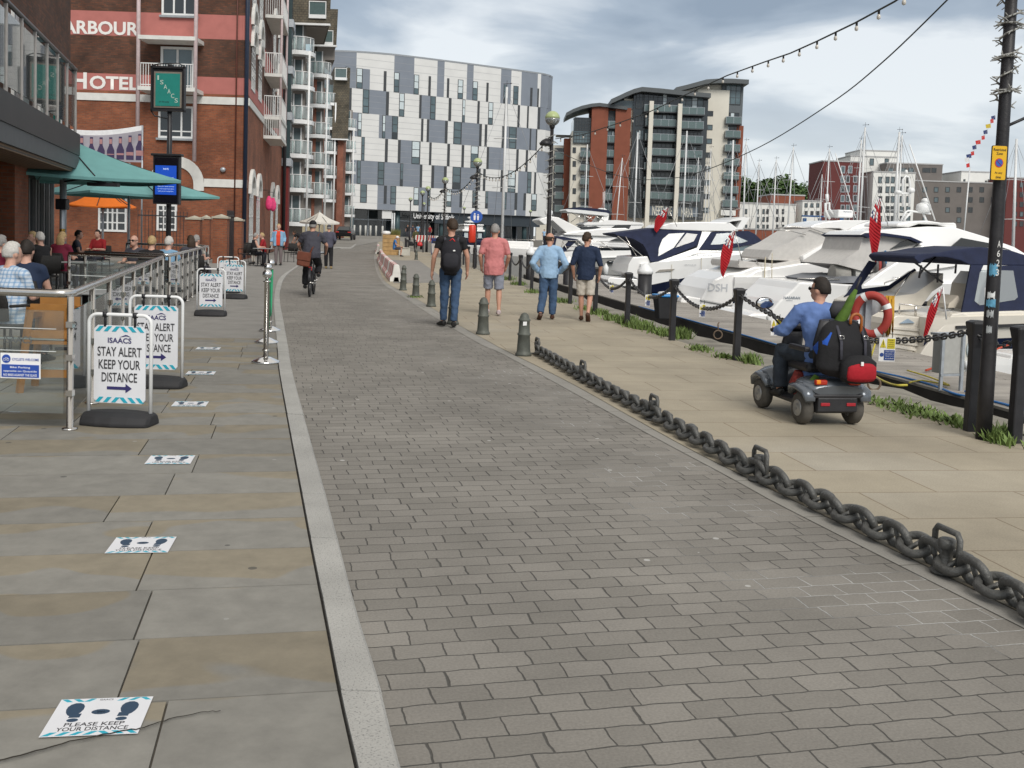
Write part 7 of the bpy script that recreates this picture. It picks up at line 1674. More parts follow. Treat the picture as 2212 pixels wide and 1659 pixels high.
# ================================================================ swing signs, floor stickers, stanchions, railing
aqua = M('print_aqua', (.02, .36, .48), .5, var=.05); ink = M('print_ink', (.045, .045, .05), .5, var=0); purple = M('print_purple_blue', (.035, .03, .13), .5, var=0)
foil = M('white_vinyl', (.70, .71, .74), .45, var=.04)
def hatch(b, x0, x1, z0, z1, n, y0, y1, lean=1):
 w_ = (x1 - x0) / n; h = z1 - z0
 for k in range(n):
  a = x0 + k * w_; s_ = lean if k < n / 2 else -lean; o = .55 * w_ * s_
  q = [(a + max(0, -o), z0), (a + w_ * .5 + max(0, -o), z0), (a + w_ * .5 + max(0, o), z1), (a + max(0, o), z1)]
  q = [(min(x1, max(x0, x)), z) for x, z in q]; b.prism(q, y0, y1)
def swing_sign(u, v, label, rz, k=1.0, back=True):
 p = GG(u, v, .02); t = thing('swing_sign', label, 'sign', p, rz, 'white swing signs along the terrace')
 W, H = .50 * k, .86 * k; r_ = .0145
 b = MB(); n = 7; R_ = .07; pts = [(-W / 2, 0, .06)] + [(-W / 2, 0, H - R_)] + [(-W / 2 + R_ - R_ * math.cos(math.pi / 2 * q / n), 0, H - R_ + R_ * math.sin(math.pi / 2 * q / n)) for q in range(1, n + 1)] + [(W / 2 - R_ + R_ * math.sin(math.pi / 2 * q / n), 0, H - R_ + R_ * math.cos(math.pi / 2 * q / n)) for q in range(0, n + 1)] + [(W / 2, 0, .06)]
 b.tube(pts, r_, 10); b.build('frame', white, t)
 b = MB(); rings = []
 for x, s_ in ((-W / 2 - .03, .55), (-W / 2 - .01, .8), (-W / 4, 1), (0, 1.06), (W / 4, 1), (W / 2 + .01, .8), (W / 2 + .03, .55)):
  rings.append([(x, y * s_, z * (.55 + .45 * s_) + .0) for y, z in ((-.16, 0), (-.165, .03), (-.13, .075), (-.06, .105), (.06, .105), (.13, .075), (.165, .03), (.16, 0))])
 b.loft(rings, smooth=False); b.build('rubber_base', rubber, t, .01)
 pw, z0, z1 = .415 * k, .165 * k, .775 * k
 c_ = .03
 b = MB(); b.prism([(-pw / 2 + c_, z0), (pw / 2 - c_, z0), (pw / 2, z0 + c_), (pw / 2, z1 - c_), (pw / 2 - c_, z1), (-pw / 2 + c_, z1), (-pw / 2, z1 - c_), (-pw / 2, z0 + c_)], -.005, .005); pn = b.build('panel', foil, t)
 for x in (-.12 * k, .12 * k): b = MB(); b.tube([(x, 0, z1 - .01), (x, 0, H + .012)], .011, 6); b.lathe([(.022, H - .02), (.022, H + .02)], (x, 0, 0), 8); b.build('hanging_strap', black, t)
 for sd in ((-1, 1) if back else (-1,)):
  y0, y1 = (-.0085, -.0055) if sd < 0 else (.0055, .0085); yt = -.0088 if sd < 0 else .0088; rt = (1, 0, 0) if sd < 0 else (-1, 0, 0)
  b = MB(); hatch(b, -pw / 2 + .012, pw / 2 - .012, z1 - .047 * k, z1 - .006, 6, y0, y1, 1); hatch(b, -pw / 2 + .012, pw / 2 - .012, z0 + .006, z0 + .047 * k, 6, y0, y1, 1); b.build('hazard_stripes', aqua, pn)
  Z = lambda f: z1 - f * (z1 - z0)
  text('lettering', 'ISAACS', purple, pn, (0, yt, Z(.19)), rt, (0, 0, 1), .19 * k, .042 * k, .02, .0005)
  b = MB(); ss = 1 if sd < 0 else -1
  b.prism([(ss * .0, Z(.148)), (ss * .045 * k, Z(.115)), (ss * .06 * k, Z(.118)), (ss * .09 * k, Z(.145)), (ss * .055 * k, Z(.132))], y0, y1); b.build('roof_logo', purple, pn)
  for s_, f, w_ in (('STAY ALERT', .335, .355), ('KEEP YOUR', .5, .335), ('DISTANCE', .665, .285)): text('lettering', s_, ink, pn, (0, yt, Z(f)), rt, (0, 0, 1), w_ * k, .074 * k, .012, .0005)
  b = MB(); za = Z(.805); b.prism([(-.1 * k, za - .012 * k), (.05 * k, za - .012 * k), (.05 * k, za - .036 * k), (.1 * k, za), (.05 * k, za + .036 * k), (.05 * k, za + .012 * k), (-.1 * k, za + .012 * k)], y0, y1); b.build('arrow', purple, pn)
 return t
swing_sign(258, 916, 'nearest white swing sign, standing in front beside the steel corner post', R(-4)); swing_sign(336, 835, 'second white swing sign, partly hidden behind the nearest one', R(0), 1.02)
swing_sign(455, 682, 'third white swing sign, alone on the asphalt edge', R(6), .95); swing_sign(506, 645, 'fourth white swing sign, partly behind the third', R(-4), .96); swing_sign(492, 632, 'farthest white swing sign, only its top showing', R(4), .98)
def sticker(u, v, label, rz=R(12)):
 p = GG(u, v, .0245); t = thing('floor_sticker', label, 'sticker', p, rz, 'keep your distance floor stickers')
 W, D_ = .345, .27; X = Matrix.Rotation(R(-90), 4, 'X')
 def lay(b, z0): b.v = [V((q.x, q.z, -q.y + z0)) for q in b.v]; b.f = b.f; return b
 b = MB(); b.box((-W / 2, -D_ / 2, 0), (W / 2, D_ / 2, .0012)); pn = b.build('vinyl', foil, t)
 b = MB(); hatch(b, -W / 2 + .004, -.04, D_ / 2 - .024, D_ / 2 - .003, 3, -.0003, 0, -1); hatch(b, .04, W / 2 - .004, D_ / 2 - .024, D_ / 2 - .003, 3, -.0003, 0, 1); hatch(b, -W / 2 + .004, W / 2 - .004, -D_ / 2 + .003, -D_ / 2 + .026, 7, -.0003, 0, 1); lay(b, .0014).build('hazard_stripes', aqua, pn)
 ft = M('print_navy', (.025, .055, .10), .5, var=0)
 for sx in (-1, 1):
  b = MB(); x = sx * .088; n = 14
  b.prism([(x + sx * .012 + .032 * math.cos(2 * math.pi * k / n) * (1 + .18 * math.sin(2 * math.pi * k / n)), .052 + .05 * math.sin(2 * math.pi * k / n)) for k in range(n)], -.0003, 0)
  b.prism([(x - .02, -.008), (x + .02, -.008), (x + .022, .02), (x - .018, .02)], -.0006, -.0003)
  b.prism([(x + .021 * math.cos(2 * math.pi * k / n), -.026 + .013 * math.sin(2 * math.pi * k / n)) for k in range(n)], -.0003, 0); lay(b, .0014).build('shoe_print', ft, pn)
 b = MB(); n = 18; b.prism([(.034 * math.cos(2 * math.pi * k / n), .03 + .019 * math.sin(2 * math.pi * k / n)) for k in range(n)], -.0003, 0); o = lay(b, .0014).build('badge', ft, pn)
 text('lettering', '2m', foil, o, (0, .03, .0017), (1, 0, 0), (0, 1, 0), .03, .014, .01, 0)
 text('lettering', 'PLEASE KEEP', ink, pn, (.0, -.058, .0016), (1, 0, 0), (0, 1, 0), .215, .026, .014, 0); text('lettering', 'YOUR DISTANCE', ink, pn, (.0, -.09, .0016), (1, 0, 0), (0, 1, 0), .255, .026, .014, 0); text('lettering', 'ISAACS', ink, pn, (0, D_ / 2 - .013, .0016), (1, 0, 0), (0, 1, 0), .05, .012, .012, 0); t.scale = (.84, .95, 1)
for (u, v, lb, rz) in ((213, 1547, 'largest floor sticker, nearest, with a long crack running across it', 9), (306, 1177, 'second floor sticker from the bottom of the picture', 9), (368, 993, 'third floor sticker, right of the nearest swing sign foot', 10), (411, 872.5, 'fourth floor sticker, right of the second swing sign', 10), (434, 805.5, 'fifth floor sticker, small, near the kerb', 10), (450, 752.5, 'farthest floor sticker, at the edge of the asphalt', 10)): sticker(u, v, lb, R(rz))
b = MB(); cp = [GG(u, v, .0275) for u, v in ((-40, 1652), (60, 1627), (150, 1602), (255, 1580), (310, 1572), (375, 1550), (435, 1538), (482, 1535))]; rr = random.Random(2); prev = None
pts = []
for a, c in zip(cp, cp[1:]):
 for k in range(6): q = a.lerp(c, k / 6); pts.append((q.x + rr.uniform(-.004, .004), q.y + rr.uniform(-.004, .004), .0278))
b.tube(pts, [.005 * (1 - .6 * k / len(pts)) for k in range(len(pts))], 4, flat=.2); tag(b.build('slab_crack', M('crack_dark', (.03, .026, .02), .95)), kind='structure')
def stanchion(u, v, label):
 p = GG(u, v, .02); t = thing('rope_stanchion', label, 'stanchion', p, 0, 'chrome rope stanchions by the kerb')
 b = MB(); b.lathe([(.165, 0), (.165, .022), (.15, .03), (.07, .065), (.045, .075)], (0, 0, 0), 28); b.build('base', chrome, t)
 b = MB(); b.lathe([(.031, .07), (.031, .94), (.045, .945), (.045, .955), (.02, .96), (.02, .985)], (0, 0, 0), 18); b.lathe([(.042, .14), (.045, .15), (.042, .16)], (0, 0, 0), 18); b.build('pole', steel, t)
 b = MB(); b.ball((0, 0, 1.035), .055, 18, 12); b.build('ball_finial', chrome, t)
 return p
ST = [stanchion(574, 784, 'nearest chrome rope stanchion'), stanchion(576, 741, 'middle chrome rope stanchion'), stanchion(583, 715, 'farthest chrome rope stanchion')]
gr = M('green_rope', (.02, .26, .12), .6, var=.15)
for i, (a, c) in enumerate(zip(ST, ST[1:])):
 a, c = a + V((0, 0, .93)), c + V((0, 0, .93)); pts = [p - a for p in sagline(a, c, .62)]; 
 b = MB(); b.tube([p + V((.02, 0, 0)) for p in pts], .018, 8); tag(b.build('barrier_rope', gr, None, loc=a), ['green rope slung between the nearest and middle chrome stanchions', 'green rope slung between the middle and farthest chrome stanchions'][i], 'rope')
def railing(label, pts, h=1.03, posts=(), panel=1.15, endpost=True):
 P = [V((p[0], p[1], .02)) for p in pts]; o = P[0]; t = thing('glass_railing', label, 'railing', o, 0, 'steel and glass terrace railings')
 L_ = [p - o for p in P]
 b = MB(); q = []
 for i, p in enumerate(L_):
  if 0 < i < len(L_) - 1:
   d0, d1 = (L_[i - 1] - p).normalized() * .12, (L_[i + 1] - p).normalized() * .12
   for k in range(5): s_ = k / 4; q.append((p + d0) * (1 - s_) ** 2 + p * 2 * s_ * (1 - s_) + (p + d1) * s_ ** 2)
  else: q.append(p)
 b.tube([x + V((0, 0, h)) for x in q], .031, 12); b.build('handrail', steel, t)
 for a, c in zip(L_, L_[1:]):
  d = c - a; n = max(1, round(d.length / panel)); e = d.normalized(); nn = V((e.y, -e.x, 0))
  for k in range(n + 1):
   p = a + d * (k / n)
   if k == 0 and a is not L_[0]: continue
   b = MB(); b.lathe([(.058, 0), (.058, .012), (.04, .018), (.0245, .02), (.0245, h - .02)], p, 14)
   for z in (.28, .55, .8): b.cbox(p + V((0, 0, z)), (.05, .05, .045))
   b.build('railing_post', steel, t)
  for k in range(n):
   p, q_ = a + d * (k / n) + e * .05, a + d * ((k + 1) / n) - e * .05; b = MB()
   for z0, z1 in ((.12, .9),): b.bar(p + V((0, 0, (z0 + z1) / 2)), q_ + V((0, 0, (z0 + z1) / 2)), .01, z1 - z0)
   g = b.build('glass_panel', gsheet, t)
   b = MB(); b.bar(p + V((0, 0, .68)) - nn * .007, q_ + V((0, 0, .68)) - nn * .007, .002, .012); b.bar(p + V((0, 0, .46)) - nn * .007, q_ + V((0, 0, .46)) - nn * .007, .002, .012); b.build('etched_line', M('etched_white', (.6, .64, .64), .7), g)
 return t
C1 = GG(151, 928, .02); E1_ = GG(356, 722, .02); d1 = V((-5.75, 17.0)); far2 = V((-7.95, 27.0))
r1t = railing('long steel and glass terrace railing from the near corner post past the swing signs', [(C1.x - 3.6, C1.y + .12), (C1.x, C1.y), d1, (d1.x - 1.6, d1.y + .15)])
railing('farther steel and glass terrace railing, beyond the gap', [(-7.6, 18.4), (-6.0, 18.1), far2, (far2.x - 2.2, far2.y + .2)])
o = V((C1.x - 3.6, C1.y + .12, .02))
im = M('glass_decal', (.10, .11, .11), .6, var=0); q = at(42, 733, C1.y - .02) - o
text('lettering', 'ISAACS', im, r1t, (q.x, q.y - .02, q.z), (1, .0, 0), (0, 0, 1), .21, .055, .012)
b = MB(); zq = q.z; b.box((q.x - .24, q.y - .012, zq - .085), (q.x + .28, q.y - .009, zq - .08)); b.box((q.x - .24, q.y - .012, zq + .085), (q.x + .28, q.y - .009, zq + .09)); b.build('frosted_band', M('etched_white', (0, 0, 0)), r1t)
q = at(46, 790, C1.y - .05) - o
t = r1t
b = MB(); b.box((q.x - .15, q.y - .014, q.z - .095), (q.x + .15, q.y - .008, q.z + .095)); pn = b.build('cycle_notice', sw, t)
b = MB(); b.box((q.x - .14, q.y - .018, q.z - .085), (q.x + .14, q.y - .0145, q.z + .01)); b.build('blue_field', M('notice_blue', (.02, .07, .36), .5, var=0), pn)
b = MB(); n = 18; b.prism([(q.x - .105 + .032 * math.cos(2 * math.pi * k / n), q.z + .052 + .032 * math.sin(2 * math.pi * k / n)) for k in range(n)], q.y - .018, q.y - .0145); b.build('cycle_disc', MATS['notice_blue'], pn)
b = MB()
for xx in (-.012, .012):
 b.tube([(q.x - .105 + xx + .009 * math.cos(2 * math.pi * k / 12), q.y - .019, q.z + .046 + .009 * math.sin(2 * math.pi * k / 12)) for k in range(12)], .0016, 4, closed=True)
b.tube([(q.x - .117, q.y - .019, q.z + .046), (q.x - .108, q.y - .019, q.z + .062), (q.x - .097, q.y - .019, q.z + .06), (q.x - .093, q.y - .019, q.z + .046)], .0016, 4); b.build('cycle_symbol', sw, pn)
for s_, dz, w_, mt in (('CYCLISTS WELCOME', .05, .2, MATS['notice_blue']), ('Bike Parking', -.012, .15, sw), ('opposite on Quayside', -.04, .25, sw), ('NO BIKES AGAINST THE GLASS', -.068, .25, sw)): text('lettering', s_, mt, pn, (q.x + (.04 if dz > 0 else 0), q.y - .0185, q.z + dz), (1, 0, 0), (0, 0, 1), w_, .018, .01, .0005)
# ================================================================ people
skin = M('skin', (.50, .27, .19), .55, var=.08, vs=8); skin_p = M('pale_skin', (.55, .32, .24), .55, var=.08, vs=8)
def cloth(n, c, v=.12): return M('cloth_' + n, c, .85, var=v, vs=9, bump=.25, bs=26)
denim = cloth('denim', (.045, .085, .16), .3); c_blk = cloth('black', (.012, .012, .014)); c_navy = cloth('navy', (.014, .026, .06)); c_sky = cloth('pale_blue', (.29, .44, .62)); c_pink = cloth('pink', (.55, .20, .20)); c_gsh = cloth('grey_blue_shorts', (.24, .26, .32)); c_bei = cloth('beige', (.50, .46, .40)); c_char = cloth('charcoal', (.05, .05, .065)); c_mar = cloth('maroon', (.16, .012, .035)); c_red = cloth('red', (.3, .015, .02)); c_olive = cloth('olive', (.075, .075, .03)); c_ltb = cloth('light_blue', (.2, .36, .52)); c_taupe = cloth('taupe', (.17, .14, .14)); c_mid = cloth('mid_blue', (.05, .17, .42)); c_scoot = cloth('scooter_blue', (.12, .2, .44)); c_djean = cloth('dark_denim', (.022, .03, .042), .3); c_coral = cloth('coral', (.62, .06, .03))
hr_br = M('hair_brown', (.04, .024, .014), .7, var=.5, vs=50); hr_gr = M('hair_grey', (.26, .25, .24), .7, var=.3, vs=50); hr_bl = M('hair_blonde', (.42, .3, .15), .7, var=.3, vs=40); hr_wh = M('hair_white', (.52, .5, .47), .7, var=.2, vs=50); hr_dk = M('hair_dark', (.018, .013, .01), .7, var=.5, vs=50)
sh_blk = M('shoe_black', (.015, .015, .015), .6); sh_brn = M('shoe_brown', (.07, .028, .015), .55); sh_wht = M('shoe_white_maroon', (.5, .42, .43), .6, var=.4, vs=14); sh_tan = M('shoe_tan', (.3, .22, .1), .7)
STAND = dict(pel=(0, 0, .94), wai=(0, .01, 1.08), che=(0, 0, 1.28), shl=(0, -.012, 1.425), nec=(0, 0, 1.50), hed=(0, .025, 1.632),
 sR=(.182, -.01, 1.405), eR=(.25, -.045, 1.13), wR=(.262, .05, .895), hR=(.09, 0, .91), kR=(.1, .02, .5), aR=(.1, -.03, .085),
 sL=(-.182, -.01, 1.405), eL=(-.25, -.045, 1.13), wL=(-.262, .05, .895), hL=(-.09, 0, .91), kL=(-.1, .02, .5), aL=(-.1, -.03, .085), fR=(0, 1, 0), fL=(0, 1, 0))
SIT = dict(pel=(0, 0, .52), wai=(0, .0, .66), che=(0, .02, .86), shl=(0, .02, 1.0), nec=(0, .04, 1.075), hed=(0, .075, 1.205), sR=(.182, .02, .985), eR=(.24, .1, .74), wR=(.14, .33, .76), sL=(-.182, .02, .985), eL=(-.24, .1, .74), wL=(-.14, .33, .76), hR=(.09, .04, .5), kR=(.11, .43, .5), aR=(.11, .4, .085), hL=(-.09, .04, .5), kL=(-.11, .43, .5), aL=(-.11, .4, .085))
def remesh(o, vox, it=3, folds=False):
 r = o.modifiers.new('join', 'REMESH'); r.mode = 'VOXEL'; r.voxel_size = vox; r.use_smooth_shade = True
 s = o.modifiers.new('smooth', 'SMOOTH'); s.factor = .5; s.iterations = it
 if folds and vox < .015:
  tx = bpy.data.textures.get('folds') or bpy.data.textures.new('folds', 'CLOUDS'); tx.noise_scale = .085; tx.noise_depth = 1
  d = o.modifiers.new('folds', 'DISPLACE'); d.texture = tx; d.strength = .024; d.mid_level = .3; d.texture_coords = 'LOCAL'
 return o
def along(a, c, e, f):
 return a.lerp(c, f) if f <= 1 else c.lerp(e, f - 1)
def person(label, loc, rz, h=1.75, pose={}, base=STAND, top=None, sleeve=.5, hem=.1, bottom=None, leg=1.95, shoes=sh_blk, hair=hr_br, style='short', sk=skin, vox=.016, girth=1.0, yaw=0, fit=1.0, cap=None, group=None, glasses=False):
 t = thing('person', label, 'person', loc, rz, group); k = h / 1.75
 J = dict(STAND); J.update(base); J.update(pose); J = {a: V(c) for a, c in J.items()}; X = Matrix.Scale(k, 4)
 def mb(): b = MB(); b.X = X; return b
 side = (J['sR'] - J['sL']).normalized(); g = girth; hs = (J['hR'] - J['hL']).normalized()
 def torso(b, inf, lo, hi_neck, gg=1.0):
  P = [J['pel'] + V((0, 0, -lo)) if lo else J['pel'], J['pel'], J['wai'], J['che'], J['shl'], J['nec']]
  ra = [.145 * g, .16 * g, .143 * g, .168 * g ** .5, .14, .058]; rb_ = [.108 * g, .115 * g, .11 * g, .115 * g ** .5, .078, .056]
  if lo and abs(lo) < .02: P, ra, rb_ = P[1:], ra[1:], rb_[1:]
  if not hi_neck: P, ra, rb_ = P[:-1] + [P[-2].lerp(P[-1], .45)], ra[:-1] + [.088], rb_[:-1] + [.066]
  b.ell(P, [r_ + inf for r_ in ra], [r_ + inf for r_ in rb_], side, 18)
  for s_ in 'RL': b.tube([J['shl'].lerp(J['s' + s_], .2), J['s' + s_]], [.066 + inf, .052 + inf], 12)
 Hd = Matrix.Rotation(yaw, 3, 'Z'); hc = J['hed']
 b = mb(); torso(b, -.004, .06, True)
 b.tube([J['shl'], J['nec'], hc + V((0, -.01, -.04))], [.062, .055, .055], 12)
 b.ball(hc, (.076, .096, .112), 16, 12, Hd); b.ball(hc + Hd @ V((0, .03, -.06)), (.056, .066, .06), 12, 8, Hd); b.ball(hc + Hd @ V((0, .098, -.018)), (.013, .02, .024), 8, 6, Hd); b.ball(hc + Hd @ V((0, .085, -.062)), (.026, .014, .011), 8, 6, Hd)
 for sx in (-1, 1): b.ball(hc + Hd @ V((sx * .08, -.005, -.015)), (.012, .022, .032), 8, 6, Hd)
 for s_, sx in (('R', 1), ('L', -1)):
  a, e, w_ = J['s' + s_], J['e' + s_], J['w' + s_]
  b.tube([a, a.lerp(e, .5), e, e.lerp(w_, .3), w_], [.05, .046, .04, .041, .028], 10); b.ball(a, .05, 10, 8); b.ball(e, .04, 8, 6)
  d = (w_ - e).normalized(); ac = V((0, 1, 0)) - d * d.y; ac = ac.normalized() if ac.length > .2 else V((1, 0, 0)); pn = d.cross(ac) * sx
  if pn.x * sx > 0: pn = -pn
  b.ell([w_, w_ + d * .03, w_ + d * .07, w_ + d * .095], [.028, .044, .05, .043], [.024, .026, .024, .017], ac, 10)
  for q, (ln, of) in enumerate(((.075, .036), (.088, .013), (.082, -.011), (.062, -.033))):
   r0_ = w_ + d * .085 + ac * of; m1 = r0_ + d * ln * .5 + pn * .008; m2 = r0_ + d * ln * .82 + pn * ln * .38; b.tube([r0_, m1, m2], [.0125, .0118, .0098], 6)
  r0_ = w_ + d * .03 + ac * .032; b.tube([r0_, r0_ + d * .03 + ac * .022 + pn * .012, r0_ + d * .062 + ac * .02 + pn * .026], [.0145, .013, .01], 6)
  hp, kn, an = J['h' + s_], J['k' + s_], J['a' + s_]
  b.tube([hp, hp.lerp(kn, .5), kn, kn.lerp(an, .35), kn.lerp(an, .8), an], [.086 * g ** .5, .074, .054, .055, .036, .036], 12)
  f = J['f' + s_].normalized(); b.ell([an - f * .045 - V((0, 0, .03)), an - V((0, 0, .03)), an + f * .1 - V((0, 0, .05)), an + f * .165 - V((0, 0, .062))], [.03, .038, .042, .024], [.03, .034, .022, .014], hs, 10)
 remesh(b.build('body', sk, t, uv=False), vox * .8)
 if bottom:
  b = mb(); b.ell([J['pel'] + V((0, 0, -.08)), J['pel'], J['pel'].lerp(J['wai'], .7)], [.155 * g, .166 * g, .152 * g], [.112 * g, .122 * g, .115 * g], hs, 16)
  for s_ in 'RL':
   hp, kn, an = J['h' + s_], J['k' + s_], J['a' + s_]; n = 8; P = [along(hp, kn, an, leg * q / n) for q in range(n + 1)]
   b.tube(P, [lerp(.096 * g ** .5, (.08 if leg < 1.2 else .06) * fit, (q / n) ** .8) for q in range(n + 1)], 12); b.ball(hp, .1 * g ** .5, 10, 8)
  remesh(b.build('shorts' if leg < 1.2 else 'trousers', bottom, t, uv=False), vox, 3, True)
 if top:
  b = mb(); torso(b, .016 * fit, hem, False)
  for s_ in 'RL':
   a, e, w_ = J['s' + s_], J['e' + s_], J['w' + s_]; n = 6
   if sleeve: b.tube([along(a, e, w_, sleeve * q / n) for q in range(n + 1)], [lerp(.066, .062 if sleeve < .8 else .046, q / n) * fit for q in range(n + 1)], 12)
   if sleeve: b.ball(a, .066, 10, 8)
  remesh(b.build('shirt', top, t, uv=False), vox, 3, True)
 for s_ in 'RL':
  an, f = J['a' + s_], J['f' + s_].normalized(); up = V((0, 0, 1)); b = mb()
  b.ell([an - f * .06 - up * .035, an - f * .03 - up * .03, an + f * .04 - up * .035, an + f * .12 - up * .055, an + f * .185 - up * .066], [.028, .044, .047, .05, .026], [.03, .05, .046, .03, .016], hs, 12); b.build('shoe', shoes, t, uv=False)
 if hair:
  def fn(d):
   n_ = noise.noise(d * 7) * .07 + noise.noise(d * 19) * .06
   if style == 'bald': on = -.5 < d.z < .25 and d.y < .25
   elif d.y > .3: on = d.z > .5
   else: on = d.z > (-.42 if d.y < -.35 else -.1)
   return (1.1 + n_ * (2.0 if style == 'curly' else 1.0) + (.06 if style == 'curly' else 0)) if on else .86
  b = mb(); b.ball(hc + Hd @ V((0, -.006, .006)), (.08, .1, .116), 26, 18, Hd, fn)
  if style == 'long': b.ell([hc + V((0, -.05, .06)), hc + V((0, -.085, -.04)), hc + V((0, -.09, -.16)), hc + V((0, -.085, -.24))], [.07, .095, .1, .06], [.05, .05, .045, .02], (1, 0, 0), 12)
  b.build('hair', hair, t, uv=False)
 if cap:
  b = mb(); b.ball(hc + Hd @ V((0, -.005, .035)), (.088, .108, .1), 18, 12, Hd, lambda d: 1.02 if d.z > -.05 else .8); b.ell([hc + Hd @ V((0, .06, .05)), hc + Hd @ V((0, .12, .045)), hc + Hd @ V((0, .175, .03))], [.07, .075, .045], [.012, .01, .006], Hd @ V((1, 0, 0)), 12); b.build('cap', cap, t, uv=False)
 for sx in (-1, 1): b = mb(); b.ball(hc + Hd @ V((sx * .03, .087, .012)), (.012, .008, .007), 8, 6); b.build('eye', M('eye', (.03, .02, .02), .2), t)
 if glasses: b = mb(); b.tube([hc + Hd @ V(p) for p in ((-.083, -.01, .015), (-.08, .08, .015), (0, .104, .012), (.08, .08, .015), (.083, -.01, .015))], .006, 6); [b.ball(hc + Hd @ V((sx * .034, .1, .008)), (.028, .007, .02), 10, 6, Hd) for sx in (-1, 1)]; b.build('sunglasses', sh_blk, t)
 return t
def foot(u, v, z=.01): return GG(u, v, z)
WK = 'people walking along the quay'
p1_ = person('person from behind in black t-shirt and blue jeans carrying a large black backpack', foot(970, 706), R(3), 1.82, dict(wR=(.27, .1, .92), eR=(.265, .0, 1.15), wL=(-.3, .04, .9), eL=(-.275, -.04, 1.13), kL=(-.09, .05, .5), aL=(-.1, .1, .085), kR=(.09, .0, .5), aR=(.075, -.06, .085), fL=(-.5, .85, 0)), top=c_blk, bottom=denim, hair=hr_br, style='curly', vox=.011, yaw=R(28), hem=.09, fit=.86, girth=.95)
b = MB(); b.ell([(0, -.2, .93), (0, -.23, 1.0), (0, -.25, 1.15), (0, -.235, 1.32), (0, -.19, 1.46), (0, -.16, 1.5)], [.1, .16, .172, .168, .13, .05], [.06, .1, .125, .11, .07, .03], (1, 0, 0), 18)
X1 = p1_.location; t = thing('backpack', 'large black backpack with red loop worn by the jeans and t-shirt walker', 'bag', X1, R(3)); remesh(b.build('main_pack', cloth('pack_black', (.015, .015, .02)), t, uv=False), .014)
b = MB(); b.ell([(0, -.34, .98), (0, -.375, 1.06), (0, -.36, 1.2), (0, -.32, 1.27)], [.08, .13, .13, .08], [.02, .03, .035, .02], (1, 0, 0), 14); b.build('front_pocket', cloth('pack_pocket', (.022, .022, .028)), t); b = MB(); b.tube([(-.03, -.26, 1.46), (.02, -.25, 1.5), (.06, -.27, 1.45)], .012, 6); b.build('carry_loop', redp, t)
for sx in (-1, 1): b = MB(); b.tube([(sx * .1, -.17, 1.45), (sx * .115, -.03, 1.54), (sx * .125, .11, 1.44), (sx * .14, .135, 1.25), (sx * .16, .02, 1.05), (sx * .14, -.17, 1.0)], .022, 8, flat=.5); b.build('strap', c_char, t)
b = MB(); b.ball((.05, -.36, 1.3), (.022, .008, .014)); b.build('badge', sw, t)
person('person from behind in pink short sleeved shirt and grey shorts with white trainers', foot(1064, 681), R(4), 1.79, dict(wR=(.24, .14, .94), wL=(-.24, .12, .93), kL=(-.1, .12, .52), aL=(-.1, .1, .1), kR=(.11, .02, .5), aR=(.11, -.1, .1), eR=(.275, -.02, 1.14), eL=(-.275, -.02, 1.14)), top=c_pink, sleeve=.85, hem=.16, bottom=c_gsh, leg=.98, shoes=sh_wht, hair=hr_gr, vox=.011, girth=1.14, fit=1.12, yaw=R(-14))
person('balding person from behind in pale blue long sleeved shirt and jeans, hands in pockets', foot(1182, 690), R(-2), 1.66, dict(eR=(.34, -.1, 1.12), wR=(.2, .1, .95), eL=(-.34, -.1, 1.12), wL=(-.2, .1, .95), kL=(-.1, -.02, .5), aL=(-.14, -.26, .13), fL=(-.2, .9, -.45), kR=(.1, .05, .5), aR=(.1, .06, .085)), top=c_sky, sleeve=1.96, hem=.1, bottom=denim, shoes=sh_brn, hair=hr_br, style='bald', vox=.011, girth=1.1, fit=1.12, yaw=R(-48), glasses=True)
person('person from behind in navy shirt with rolled sleeves, beige shorts and brown loafers', foot(1262, 693), R(-3), 1.68, dict(wR=(.27, .05, .9), eR=(.285, -.06, 1.12), wL=(-.24, .08, .91), eL=(-.275, -.04, 1.13), kR=(.1, -.02, .5), aR=(.06, -.26, .16), fR=(.1, .7, -.7), kL=(-.08, .06, .5), aL=(-.06, .08, .085)), top=c_navy, sleeve=1.08, hem=.12, bottom=c_bei, leg=.95, shoes=sh_brn, hair=hr_br, style='curly', vox=.011, girth=1.1, fit=1.1, yaw=R(-40), glasses=True)
q = foot(669, 641, 0); CYR = R(6)
t = thing('bicycle', 'dark bicycle ridden away along the middle of the road', 'bicycle', q, CYR)
for y, nm in ((0, 'wheel'), (1.02, 'wheel')):
 b = MB(); b.tube([(0, y + .31 * math.cos(2 * math.pi * k / 28), .33 + .31 * math.sin(2 * math.pi * k / 28)) for k in range(28)], .024, 8, closed=True); o = b.build(nm, rubber, t)
 b = MB(); [b.tube([(0, y, .33), (0, y + .3 * math.cos(2 * math.pi * k / 14), .33 + .3 * math.sin(2 * math.pi * k / 14))], .003, 4) for k in range(14)]; b.tube([(-.05, y, .33), (.05, y, .33)], .02, 8); b.build('spokes', steel, o)
b = MB(); BB = V((0, .43, .3))
for a, c, r_ in (((0, 0, .33), BB, .012), (BB, (0, .3, .85), .016), ((0, .3, .78), (0, 0, .33), .01), (BB, (0, .9, .72), .018), ((0, .32, .74), (0, .88, .84), .016), ((0, .87, .95), (0, 1.02, .33), .016)): b.tube([a, c], r_, 8)
b.build('frame', black, t); b = MB(); b.tube([(-.3, .8, 1.02), (-.1, .88, 1.0), (.1, .88, 1.0), (.3, .8, 1.02)], .014, 8); b.build('handlebar', black, t)
